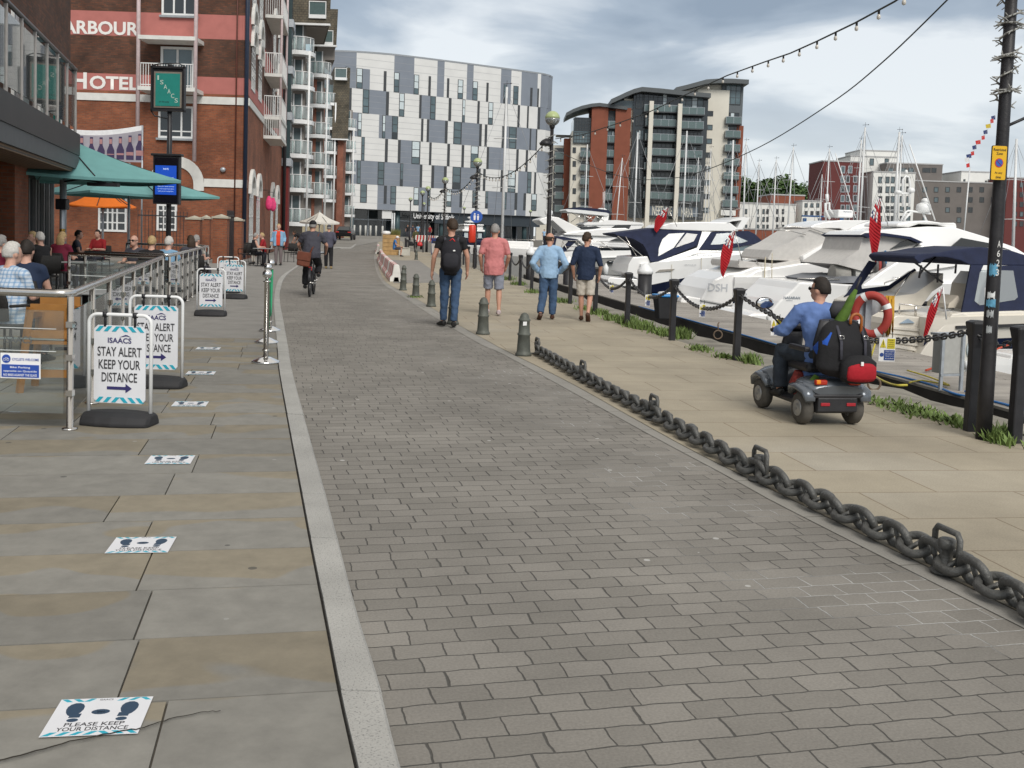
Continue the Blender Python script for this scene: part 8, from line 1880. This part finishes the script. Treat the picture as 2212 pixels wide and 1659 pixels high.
b = MB(); b.ell([(0, .14, .9), (0, .26, .92), (0, .42, .91)], [.06, .075, .02], [.03, .03, .015], (1, 0, 0), 10); b.build('saddle', black, t); b = MB(); b.box((-.035, -.02, .62), (.035, .03, .7)); b.build('rear_light', redp, t); b = MB(); b.tube([(0, .35 * math.cos(a), .33 + .36 * math.sin(a)) for a in (R(30), R(60), R(100), R(140), R(175))], .03, 6, flat=.4); b.build('mudguard', black, t)
b = MB(); b.tube([(-.12, .43, .3), (.12, .43, .3)], .014, 6); b.box((-.2, .36, .14), (-.1, .46, .17)); b.box((.1, .42, .42), (.2, .5, .45)); b.tube([(.12, .43, .3), (.12, .46, .43)], .012, 6); b.tube([(-.12, .43, .3), (-.12, .41, .16)], .012, 6); b.build('pedals', steel, t)
CP = dict(pel=(0, .27, 1.0), wai=(0, .31, 1.14), che=(0, .38, 1.32), shl=(0, .41, 1.46), nec=(0, .44, 1.53), hed=(0, .48, 1.655), sR=(.19, .41, 1.44), eR=(.33, .5, 1.2), wR=(.3, .74, 1.05), sL=(-.19, .41, 1.44), eL=(-.33, .5, 1.2), wL=(-.3, .74, 1.05), hR=(.09, .29, .96), kR=(.15, .58, .72), aR=(.15, .43, .53), hL=(-.09, .29, .96), kL=(-.13, .42, .56), aL=(-.15, .38, .25))
person('cyclist from behind in dark t-shirt and flat cap with brown shoulder bag', q, CYR, 1.76, CP, top=c_char, sleeve=.7, bottom=c_blk, hair=hr_gr, cap=c_blk, vox=.014, girth=1.25, fit=1.1)
t = thing('shoulder_bag', 'brown leather shoulder bag slung across the cyclist', 'bag', q, CYR); lt = M('brown_leather', (.14, .04, .02), .5, var=.25, vs=8)
b = MB(); b.cbox((-.15, .02, .88), (.3, .13, .34), Matrix.Rotation(R(8), 3, 'Y')); b.build('bag_body', lt, t, .03); b = MB(); b.cbox((-.15, -.055, .95), (.31, .02, .2), Matrix.Rotation(R(8), 3, 'Y')); b.build('flap', lt, t, .008); b = MB(); b.tube([(-.02, .03, 1.0), (.06, .23, 1.25), (.15, .36, 1.5), (.14, .5, 1.5), (.0, .54, 1.3)], .024, 6, flat=.3); b.build('strap', lt, t)
person('person from behind in dark grey jumper, black trousers and dark cap on the road', foot(709, 580.5, 0), R(4), 1.77, dict(wR=(.2, .14, 1.0), wL=(-.2, .12, 1.0), eR=(.26, -.06, 1.13), eL=(-.26, -.06, 1.13), aR=(.12, -.1, .085), aL=(-.1, .08, .085)), top=cloth('slate_jumper', (.075, .075, .105)), sleeve=1.9, bottom=c_blk, shoes=sh_tan, hair=hr_gr, cap=c_char, girth=1.08, fit=1.15, vox=.018)
t = person('person facing the camera in open blue cardigan over a coral top', foot(601, 573, .02), R(184), 1.72, dict(wR=(.3, .1, .93), wL=(-.26, .12, .95)), top=c_coral, sleeve=.3, bottom=c_taupe, hair=hr_bl, sk=skin_p, girth=1.1, vox=.018)
b = MB(); b.ell([(-.14, .02, .8), (-.13, .01, 1.1), (-.1, .0, 1.42)], [.085, .085, .07], [.17, .15, .1], (1, 0, 0), 12); b.ell([(.14, .02, .8), (.13, .01, 1.1), (.1, .0, 1.42)], [.085, .085, .07], [.17, .15, .1], (1, 0, 0), 12); b.ell([(0, -.1, .82), (0, -.1, 1.2), (0, -.07, 1.42)], [.18, .17, .13], [.06, .06, .05], (1, 0, 0), 12)
for s_ in (-1, 1): b.tube([(s_ * .18, 0, 1.4), (s_ * .25, -.04, 1.13), (s_ * (.3 if s_ > 0 else .26), .1, .98)], [.075, .06, .055], 10)
remesh(b.build('cardigan', c_ltb, t, uv=False), .018)
BN = dict(pel=(0, -.1, .94), wai=(0, .04, 1.04), che=(0, .2, 1.13), shl=(0, .33, 1.2), nec=(0, .4, 1.22), hed=(0, .5, 1.27), sR=(.18, .33, 1.18), eR=(.22, .4, .95), wR=(.18, .5, .78), sL=(-.18, .33, 1.18), eL=(-.22, .4, .95), wL=(-.18, .5, .78), hR=(.09, -.1, .9), hL=(-.09, -.1, .9))
person('person in black bending forward over a cafe table to clear it', foot(652, 551, .02), R(78), 1.76, BN, top=c_blk, sleeve=.6, bottom=c_blk, hair=hr_br, vox=.02)
person('seated person in blue t-shirt, dark shorts and white cap on the planter bench', GG(852, 553.5, .01), R(-86), 1.74, dict(hed=(0, .16, 1.17), nec=(0, .08, 1.06), wR=(.08, .4, .62), wL=(-.08, .42, .6)), SIT, top=c_mid, bottom=c_char, leg=.95, hair=hr_gr, cap=white, vox=.022)
q = GG(897, 537, .01); person('person in olive top walking away carrying a red bag and a black bag', q, R(2), 1.7, top=c_olive, sleeve=1.2, bottom=c_blk, hair=hr_dk, vox=.028, girth=1.15)
for sx, mt, lb in ((-1, c_blk, 'black shopping bag carried by the olive topped walker'), (1, redp, 'bright red shopping bag carried by the olive topped walker')):
 b = MB(); b.ell([(0, 0, 0), (0, 0, .12), (0, 0, .36)], [.2, .24, .14], [.1, .12, .04], (1, 0, 0), 12); b.tube([(-.08, 0, .34), (0, 0, .62), (.08, 0, .34)], .012, 5); tag(b.build('carrier_bag', mt, None, loc=(q.x + sx * .38, q.y, q.z + .22)), lb, 'bag')
for (u, v, c, hh, lb, al) in ((902, 528, c_ltb, 1.78, 'small far person in pale blue shirt just ahead of the olive topped walker', 0), (880, 523, c_blk, 1.7, 'small far person in black top and pale skirt near the far barrier', 180), (891, 521, c_char, 1.75, 'small far person in grey between the far lamps', 0), (928, 524, c_red, 1.7, 'small far person in rusty red beside the quay posts', 160), (1175, 519, c_sky, 1.7, 'small far person in white and red on the university quay', 180)):
 f_ = at(u, v, 135); person(lb, V((f_.x, 135, gz(135) + .01)), R(al), hh, top=c, bottom=c_char, hair=hr_br, vox=.035)
# ================================================================ terrace furniture and diners
wk = M('dark_wicker', (.02, .019, .018), .75, var=.3, vs=30, bump=.4, bs=60); tgrey = M('table_grey', (.26, .27, .27), .5)
def chair(loc, rz, label, proto=[]):
 if proto: return copy_thing(proto[0], loc, rz, label)
 t = thing('terrace_chair', label, 'chair', loc, rz, 'dark terrace chairs'); proto.append(t)
 b = MB(); b.box((-.24, -.22, .42), (.24, .24, .46)); b.build('seat', wk, t, .015); b = MB(); b.ell([(0, -.24, .5), (0, -.27, .7), (0, -.3, .86)], [.24, .25, .22], [.03, .03, .02], (1, 0, 0), 14); b.build('backrest', wk, t)
 for x in (-1, 1):
  b = MB(); b.tube([(x * .25, -.24, .66), (x * .27, .05, .66), (x * .26, .2, .62), (x * .24, .22, .44)], .018, 6); b.build('armrest', wk, t)
  for y in (-.2, .2): b = MB(); b.tube([(x * .22, y, .42), (x * .24, y * 1.1, 0)], .014, 6); b.build('leg', black, t)
 return t
def table(loc, label, w_=.7, proto=[], hgt=.73):
 if proto: return copy_thing(proto[0], loc, 0, label)
 t = thing('cafe_table', label, 'table', loc, 0, 'small cafe tables'); proto.append(t)
 b = MB(); b.box((-w_ / 2, -w_ / 2, hgt - .025), (w_ / 2, w_ / 2, hgt)); b.build('tabletop', tgrey, t, .01); b = MB(); b.tube([(0, 0, .03), (0, 0, hgt - .026)], .035, 10); b.build('column', black, t)
 b = MB(); b.bar((-.34, -.05, .02), (.34, .05, .02), .05, .035); b.bar((-.05, .34, .021), (.05, -.34, .021), .05, .033); b.build('foot', black, t); return t
DG = 'people sitting on the restaurant terrace'
def diner(label, u, vtop, d, rz, top, hair, style='short', ch=None, sl=.5, **kw):
 p = at(u, vtop, d); h = 1.75
 L = V((p.x, d, .02)); c, s_ = math.cos(rz), math.sin(rz); L = L - V((-s_ * .07, c * .07, 0))
 person(label, L, rz, h, {}, SIT, top=top, bottom=kw.get('bottom', c_char), sleeve=sl, hair=hair, style=style, group=None, vox=kw.get('vox', .02), girth=kw.get('girth', 1.1), sk=skin_p, yaw=kw.get('yaw', 0), glasses=kw.get('glasses', False))
 if ch: chair(L, rz, ch)
chk = cloth('blue_check', (.55, .62, .7)); nt = chk.node_tree; bs_ = nt.nodes['Principled BSDF']; src = bs_.inputs['Base Color'].links[0].from_socket
tc_ = nt.nodes.new('ShaderNodeTexCoord'); prev = src
for ax in 'XZ':
 wv = nt.nodes.new('ShaderNodeTexWave'); wv.bands_direction = ax; wv.inputs['Scale'].default_value = 7.5; nt.links.new(tc_.outputs['Object'], wv.inputs['Vector']); rr_ = nt.nodes.new('ShaderNodeMapRange'); rr_.inputs['From Min'].default_value = .6; rr_.inputs['From Max'].default_value = .8; rr_.inputs['To Max'].default_value = .55; nt.links.new(wv.outputs['Fac'], rr_.inputs['Value'])
 m_ = nt.nodes.new('ShaderNodeMix'); m_.data_type = 'RGBA'; m_.inputs['B'].default_value = (.12, .27, .48, 1); nt.links.new(rr_.outputs[0], m_.inputs[0]); nt.links.new(prev, m_.inputs['A']); prev = m_.outputs['Result']
nt.links.new(prev, bs_.inputs['Base Color'])
diner('white haired person from behind in blue check shirt just behind the near railing', 27, 530, 11.2, R(-16), chk, hr_wh, ch='dark chair under the check shirted diner', sl=.8, vox=.011, girth=1.3, yaw=R(-20))
diner('person in navy top seated right beyond the check shirted diner', 58, 556, 12.4, R(8), c_navy, hr_dk, ch='dark chair of the navy topped diner', girth=1.2)
diner('person in dark red top with grey hair at the left picture edge', 2, 516, 15.5, R(-20), c_mar, hr_gr, ch='dark chair at the left picture edge')
diner('blonde person in black top facing the terrace tables, left of two', 70, 507, 21.5, R(150), c_blk, hr_bl, 'long', 'dark chair of the left blonde diner', 0)
diner('short blonde person in black sleeveless top, right of two', 86, 515, 21, R(60), c_blk, hr_wh, ch='dark chair of the right blonde diner', sl=0)
diner('person with long blonde hair in maroon t-shirt seen from behind by the heater post', 135, 508, 23, R(-8), c_mar, hr_bl, 'long', 'dark chair of the maroon shirted diner', vox=.016, girth=1.3)
diner('person in black and grey top leaning at a table beyond the heater post', 170, 508, 28, R(-70), c_char, hr_dk, ch='dark chair of the leaning diner')
diner('person in bright red shirt seated at a table under the parasols', 211, 512, 31, R(170), c_red, hr_dk, ch='dark chair of the red shirted diner', sl=1)
diner('bald person with sunglasses facing the camera behind the farther railing', 290, 528, 21.5, R(165), c_char, None, ch='dark chair of the bald diner', glasses=True)
diner('blonde person low behind the railing, next to the bald diner', 328, 534, 20.5, R(10), c_blk, hr_bl, ch='dark chair of the low blonde diner')
diner('fair haired person low behind the railing, below the pub sign pole', 365, 534, 20.8, R(-10), c_ltb, hr_wh, ch='dark chair of the fair haired diner')
diner('brown haired person in grey behind the farther railing end', 412, 522, 24.5, R(30), c_char, hr_br, 'long', 'dark chair near the farther railing end')
diner('grey haired person in pale top beside the brown haired diner', 424, 524, 25.5, R(-20), c_bei, hr_gr, ch='dark chair behind the farther railing end')
diner('seated person in black sleeveless top leaning on a table outside the hotel', 553, 500, 42, R(-60), c_blk, hr_gr, ch='dark wicker chair of the leaning diner outside the hotel', sl=0, vox=.022)
diner('person in rust red top beyond the diner outside the hotel', 566, 503, 44, R(100), c_red, hr_bl, ch='dark wicker chair behind the rust red diner', sl=1, bottom=c_bei, vox=.022)
for (x, y, lb) in ((-5.2, 12.6, 'grey cafe table before the check shirted diner'), (-9.0, 21.6, 'grey cafe table of the blonde diners'), (-11.0, 29.6, 'grey cafe table between the leaning and red shirted diners'), (-7.3, 21.6, 'grey cafe table behind the farther railing'), (-10.0, 41.5, 'dark cafe table outside the hotel wall'), (-13.0, 62, 'far cafe table being cleared by the bending person'), (-7.7, 24.6, 'grey cafe table near the farther railing end')): table(V((x, y, .02)), lb)
for u, v, rz, lb in ((531, 572, R(40), 'dark wicker chair nearest the brick gate pillar'), (545, 566, R(-30), 'dark wicker chair in front of the table outside the hotel'), (628, 566, R(170), 'dark chair right of the cardigan wearer'), (640, 556, R(120), 'dark chair beside the bending person')): chair(GG(u, v, .02), rz, lb)
q = at(118, 700, 9.6); t = thing('high_chair', 'orange brown wooden high chair behind the near railing post', 'chair', (q.x, 9.6, .02), R(8)); wd = M('honey_wood', (.30, .135, .03), .5, var=.2, vs=6)
for x in (-1, 1):
 for y in (-1, 1): b = MB(); b.bar((x * .24, y * .22, 0), (x * .17, y * .15, .78), .05, .05); b.build('leg', wd, t)
 b = MB(); b.bar((x * .18, -.17, .7), (x * .18, .16, .7), .05, .06); b.build('arm', wd, t)
for z in (.14, .5, .74): b = MB(); b.box((-.22 + z * .07, -.2 + z * .06, z), (.22 - z * .07, -.165 + z * .06, z + .07)); b.build('crossbar', wd, t)
b = MB(); b.box((-.17, -.15, .44), (.17, .15, .47)); b.build('seat', wd, t); b = MB(); b.box((-.18, .17, .46), (.18, .2, .86)); b.build('backrest', wd, t)
q = GG(752, 512, 0); t = thing('parked_car', 'black hatchback parked by the farthest balcony flats', 'car', (q.x, 112, gz(112)), R(2))
b = MB(); b.prism([(-1.9, .35), (1.9, .35), (2.0, .7), (1.5, .85), (.8, 1.35), (-1.0, 1.42), (-1.8, .95), (-2.0, .7)], -.85, .85, top_in=.3, zr=(.8, 1.45)); b.v = [V((p.y, p.x, p.z)) for p in b.v]; b.f = [f[::-1] for f in b.f]; b.build('body', M('car_black', (.012, .012, .014), .15), t, .08)
b = MB(); b.add([(-.62, -1.83, .98), (.62, -1.83, .98), (.52, -1.2, 1.36), (-.52, -1.2, 1.36)], [(0, 1, 2, 3)]); b.v = [p + V((0, -.03, .03)) for p in b.v]; b.build('rear_window', glassd, t)
for x in (-.62, .62): b = MB(); b.box((x - .16, -2.0, .76), (x + .16, -1.9, .86)); b.build('tail_light', redp, t, .02)
for x in (-.8, .8):
 for y in (-1.25, 1.25): b = MB(); b.tube([(x - .1, y, .31), (x + .1, y, .31)], .31, 18); b.build('wheel', rubber, t)
# ================================================================ mobility scooter and rider
q = V((2.85, 9.2, .01)); RZ = R(10.7); t = thing('mobility_scooter', 'dark grey four wheeled mobility scooter hung with bags, ridden along the quayside', 'mobility scooter', q, RZ); SC = t
grey_p = M('scooter_grey', (.13, .145, .165), .22, .3, var=.06); tyre = M('tyre_grey', (.085, .078, .068), .85, var=.2, vs=20, bump=.2, bs=60); hub = M('wheel_hub', (.36, .36, .36), .35, .6)
for x, y in ((-.255, 0), (.255, 0), (-.25, .9), (.25, .9)):
 b = MB(); sx = 1 if x > 0 else -1; pr = [(.075, -.05), (.125, -.055), (.148, -.035), (.153, 0), (.148, .035), (.125, .055), (.075, .05)]; b.lathe(pr, (0, 0, 0), 26); b.v = [V((x + p.z, y + p.x, .153 + p.y)) for p in b.v]; o = b.build('wheel', tyre, t)
 b = MB(); b.lathe([(.0, .05), (.025, .068), (.04, .056), (.06, .053), (.074, .062), (.079, .055), (.079, -.05)], (0, 0, 0), 20); b.v = [V((x + p.z * sx, y + p.x, .153 + p.y)) for p in b.v]; o2 = b.build('rim', hub, o)
b = MB(); b.ell([(0, -.2, .34), (0, -.12, .36), (0, .1, .38), (0, .28, .36)], [.25, .3, .29, .2], [.05, .065, .075, .07], (1, 0, 0), 20); b.build('rear_cowl', grey_p, t)
for x in (-1, 1): b = MB(); b.tube([(x * .28, -.2, .24), (x * .28, -.16, .32), (x * .28, -.02, .355), (x * .28, .12, .34), (x * .28, .19, .27)], [.05, .075, .085, .075, .04], 10, flat=.5); b.build('rear_mudguard', grey_p, t)
b = MB(); b.box((-.3, -.2, .27), (.3, -.17, .31)); b.box((-.2, -.2, .14), (.2, -.12, .28)); b.build('rear_bumper', black, t, .015)
for x in (-1, 1): b = MB(); b.box((x * .13 - .045, -.21, .2), (x * .13 + .045, -.19, .23)); b.build('rear_reflector', M('reflector_red', (.35, .02, .03), .25), t, .004)
for x in (-1, 1): b = MB(); b.cbox((x * .17, -.17, .415), (.12, .05, .05)); o = b.build('tail_light', M('lamp_red', (.4, .03, .015), .2), t, .015); b = MB(); b.cbox((x * .2, -.178, .42), (.045, .04, .04)); b.build('indicator', M('lamp_amber', (.75, .25, .02), .2), o, .01)
b = MB(); b.box((-.24, .2, .15), (.24, .86, .2)); b.build('footboard', black, t, .02); b = MB(); b.box((-.2, -.15, .12), (.2, .3, .3)); b.build('chassis', black, t, .03)
b = MB(); b.ell([(0, .72, .22), (0, .82, .36), (0, .95, .36), (0, 1.08, .22)], [.24, .3, .28, .18], [.06, .09, .09, .05], (1, 0, 0), 18); b.build('front_cowl', grey_p, t)
for x in (-1, 1): b = MB(); b.tube([(x * .27, .72, .25), (x * .27, .8, .335), (x * .27, .92, .35), (x * .27, 1.05, .3), (x * .27, 1.1, .22)], [.04, .07, .075, .06, .03], 10, flat=.5); b.build('front_mudguard', grey_p, t)
b = MB(); b.ell([(0, .9, .36), (0, .84, .6), (0, .76, .82)], [.15, .12, .1], [.08, .06, .06], (1, 0, 0), 14); b.build('tiller', black, t)
b = MB(); b.tube([(-.3, .66, .82), (-.16, .72, .85), (.16, .72, .85), (.3, .66, .82)], .02, 8); b.build('handlebar', black, t); b = MB(); b.cbox((0, .76, .85), (.26, .12, .06)); b.build('control_panel', black, t, .02)
b = MB(); b.tube([(-.17, .74, .86), (-.24, .76, .94), (-.26, .77, 1.0), (-.33, .77, 1.04)], .01, 6); o = b.build('mirror_arm', black, t); b = MB(); b.ball((-.34, .765, 1.08), (.1, .022, .06), 18, 10); b.build('mirror_shell', black, o); b = MB(); b.ball((-.34, .745, 1.08), (.092, .008, .053), 18, 10); b.build('mirror_glass', chrome, o)
b = MB(); b.tube([(.16, .74, .86), (.12, .78, .92)], .01, 6); b.ball((.08, .78, .95), (.085, .03, .05), 14, 8); b.build('mirror', chrome, t)
b = MB(); b.box((-.2, .05, .47), (.28, .5, .56)); b.build('seat', black, t, .04); b = MB(); b.tube([(.04, .2, .35), (.04, .2, .48)], .05, 10); b.build('seat_post', black, t)
b = MB(); b.ell([(.06, .06, .55), (.06, .03, .75), (.06, -.02, .98)], [.2, .23, .2], [.05, .06, .05], (1, 0, 0), 16); b.build('backrest', black, t); b = MB(); b.ell([(.06, -.02, 1.0), (.06, -.04, 1.08), (.06, -.04, 1.16)], [.08, .115, .08], [.035, .04, .03], (1, 0, 0), 14); b.build('headrest', M('headrest_grey', (.035, .035, .04), .7), t)
for x in (-.24, .36): b = MB(); b.bar((x, -.02, .7), (x, .34, .7), .06, .05); b.build('armrest', black, t, .015)
bagm = cloth('bag_black', (.011, .011, .013)); t = thing('seat_bag', 'large black bag with blue flash hung over the scooter backrest', 'bag', q, RZ)
b = MB(); b.ell([(.06, -.12, .5), (.06, -.16, .55), (.06, -.15, .75), (.06, -.11, .92), (.06, -.07, .97)], [.22, .285, .27, .22, .14], [.08, .12, .13, .09, .05], (1, 0, 0), 18); remesh(b.build('bag_body', bagm, t, uv=False), .02)
b = MB(); b.ell([(-.21, -.1, .7), (-.14, -.16, .78), (-.1, -.16, .88)], [.02, .05, .015], [.05, .07, .04], (1, 0, 0), 10); b.build('blue_flash', cloth('royal_blue', (.015, .08, .4)), t)
for x in (-.04, .2): b = MB(); b.tube([(x, -.04, .98), (x, -.18, .94), (x, -.275, .8), (x, -.29, .64)], .016, 6, flat=.4); o = b.build('strap', c_char, t); b = MB(); b.tube([(x - .02, -.275, .86), (x + .02, -.275, .86), (x + .02, -.285, .83), (x - .02, -.285, .83)], .004, 4, closed=True); b.build('buckle', steel, o)
t = thing('red_bag', 'red and black zipped bag clipped to the back of the scooter', 'bag', q, RZ)
b = MB(); b.ell([(.13, -.27, .45), (.13, -.29, .49), (.13, -.3, .62), (.13, -.28, .67)], [.155, .18, .175, .11], [.06, .085, .08, .05], (1, 0, 0), 18); b.build('bag_body', bagm, t); b = MB(); b.ell([(.14, -.33, .46), (.14, -.345, .49), (.14, -.35, .58), (.14, -.345, .615)], [.135, .148, .142, .1], [.035, .042, .042, .035], (1, 0, 0), 18); b.build('red_pocket', cloth('bag_red', (.36, .01, .02)), t); b = MB(); b.box((.1, -.4, .6), (.125, -.39, .635)); b.build('zip_tag', sw, t)
gu = cloth('umbrella_green', (.065, .125, .015), .4); t = thing('umbrella', 'folded green umbrella bag standing upright in the scooter bag', 'umbrella', q, RZ)
b = MB(); b.tube([(-.02, -.1, .88), (.08, -.08, 1.05), (.15, -.06, 1.18), (.2, -.05, 1.27)], [.06, .05, .036, .018], 12); b.build('canopy', gu, t); b = MB(); b.tube([(.19, -.05, 1.25), (.25, -.04, 1.39)], .011, 8); b.build('tip', black, t)
t = thing('walking_stick', 'walking stick with curved orange brown handle in the scooter bag', 'stick', q, RZ); b = MB(); b.tube([(.19, -.2, .85), (.19, -.2, 1.0)] + [(.135 + .055 * math.cos(a), -.2, 1.0 + .055 * math.sin(a)) for a in [math.pi * k / 8 for k in range(1, 9)]] + [(.08, -.2, .96)], .014, 8); b.build('handle', M('cane_wood', (.34, .1, .02), .4), t)
t = thing('fringed_bag', 'red patterned bag tucked beside the scooter footboard', 'bag', q, RZ); b = MB(); b.ell([(-.16, .28, .24), (-.17, .3, .34), (-.16, .28, .46)], [.05, .08, .05], [.06, .09, .05], (1, 0, 0), 12); b.build('bag_body', M('red_pattern', (.2, .025, .02), .8, var=.8, vs=22), t)
b = MB(); b.ell([(-.2, .0, .3), (-.18, -.02, .38), (-.14, -.03, .46)], [.035, .05, .03], [.02, .03, .02], (1, 0, 0), 10); tag(b.build('green_cloth', gu, None, loc=q), 'green cloth hanging under the scooter seat', 'cloth').rotation_euler = (0, 0, RZ)
RP = dict(pel=(.04, .22, .66), wai=(.04, .23, .8), che=(.02, .27, .99), shl=(.0, .3, 1.12), nec=(.02, .32, 1.19), hed=(.03, .34, 1.315), sR=(.17, .24, 1.1), eR=(.26, .42, .92), wR=(.27, .62, .87), sL=(-.17, .34, 1.1), eL=(-.3, .46, .88), wL=(-.26, .66, .86), hR=(.13, .26, .63), kR=(.16, .68, .64), aR=(.14, .72, .28), hL=(-.06, .26, .63), kL=(-.22, .64, .66), aL=(-.24, .6, .26))
person('person from behind in blue shirt and dark jeans riding the mobility scooter', q, RZ, 1.66, RP, top=c_scoot, sleeve=1.9, hem=.22, bottom=c_djean, shoes=sh_blk, hair=hr_dk, vox=.011, girth=1.15, fit=1.15, yaw=R(34), glasses=True)
for ob in list(S.collection.objects):
 if ob.parent is None and (ob.location - q).length < 1e-5: ob.scale = (.94, .94, .95)
# ================================================================ wooded hill
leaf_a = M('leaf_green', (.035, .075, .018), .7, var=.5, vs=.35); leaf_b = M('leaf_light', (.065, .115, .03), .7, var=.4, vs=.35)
bark = M('bark', (.06, .045, .03), .95, var=.3)
def crown_mesh(r, h, n, leaf, seed, mats):
 rr = random.Random(seed); b = MB()
 lobes = [(V((rr.uniform(-.55, .55) * r, rr.uniform(-.55, .55) * r, rr.uniform(.32, .86) * h)), rr.uniform(.3, .55) * r) for _ in range(9)]
 for i in range(n):
  c, q = rr.choice(lobes); d = V((rr.gauss(0, 1), rr.gauss(0, 1), rr.gauss(0, 1))).normalized()
  p = c + d * q * rr.uniform(.55, 1.08); s_ = leaf * rr.uniform(.6, 1.3)
  x = V((rr.gauss(0, 1), rr.gauss(0, 1), rr.gauss(0, .6))).normalized(); y = x.cross(d + V((0, 0, .4))).normalized()
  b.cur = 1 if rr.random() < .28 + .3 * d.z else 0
  b.add([p - x * s_, p + y * s_ * .6, p + x * s_, p - y * s_ * .6], [(0, 1, 2, 3)])
 return b
def tree(name, label, loc, r, h, n, leaf, seed, group=None, mats=None):
 t = thing(name, label, 'tree', loc, 0, group)
 b = MB(); b.tube([(0, 0, -.3), (0, 0, h * .25), (r * .05, 0, h * .6)], [r * .09, r * .07, r * .03], 8)
 for k in range(4):
  a = k * 1.6 + seed; b.tube([(0, 0, h * .28), (math.cos(a) * r * .3, math.sin(a) * r * .3, h * .5), (math.cos(a) * r * .5, math.sin(a) * r * .5, h * .68)], [r * .045, r * .03, r * .012], 6)
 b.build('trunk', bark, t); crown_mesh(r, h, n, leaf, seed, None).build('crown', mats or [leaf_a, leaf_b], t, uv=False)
 return t
rr = random.Random(21)
HT = [(1596, 440, 1), (1622, 425, 0), (1605, 400, 1), (1650, 415, 0), (1640, 383, 2), (1668, 402, 1), (1690, 412, 0), (1680, 392, 0), (1705, 405, 1), (1722, 414, 2), (1742, 406, 1), (1736, 425, 0), (1755, 415, 0), (1772, 430, 2), (1700, 435, 1), (1663, 436, 2), (1785, 440, 0)]
words = ['dark rounded tree', 'light green spreading tree', 'tall dome shaped tree']
protos = []
for i, (u, v, k) in enumerate(HT):
 d = 380 + rr.uniform(-25, 45); p = at(u, v + 6, d); h = rr.uniform(15, 19); z = p.z - h + 3.5
 lab = ['%s on the wooded hill behind the cream tower' % words[k], '%s at the middle of the wooded hill' % words[k], '%s at the right end of the wooded hill' % words[k]][0 if u < 1650 else 1 if u < 1720 else 2]
 if len(protos) < 3:
  t = tree('broadleaf_tree', lab, (p.x, d, z), 9, h, 2200, 1.0, i + 5, 'trees on the wooded hill'); protos.append(t)
 else: t = copy_thing(protos[k], (p.x, d, z), rr.uniform(0, 6), lab); t.scale = (rr.uniform(.8, 1.1),) * 3
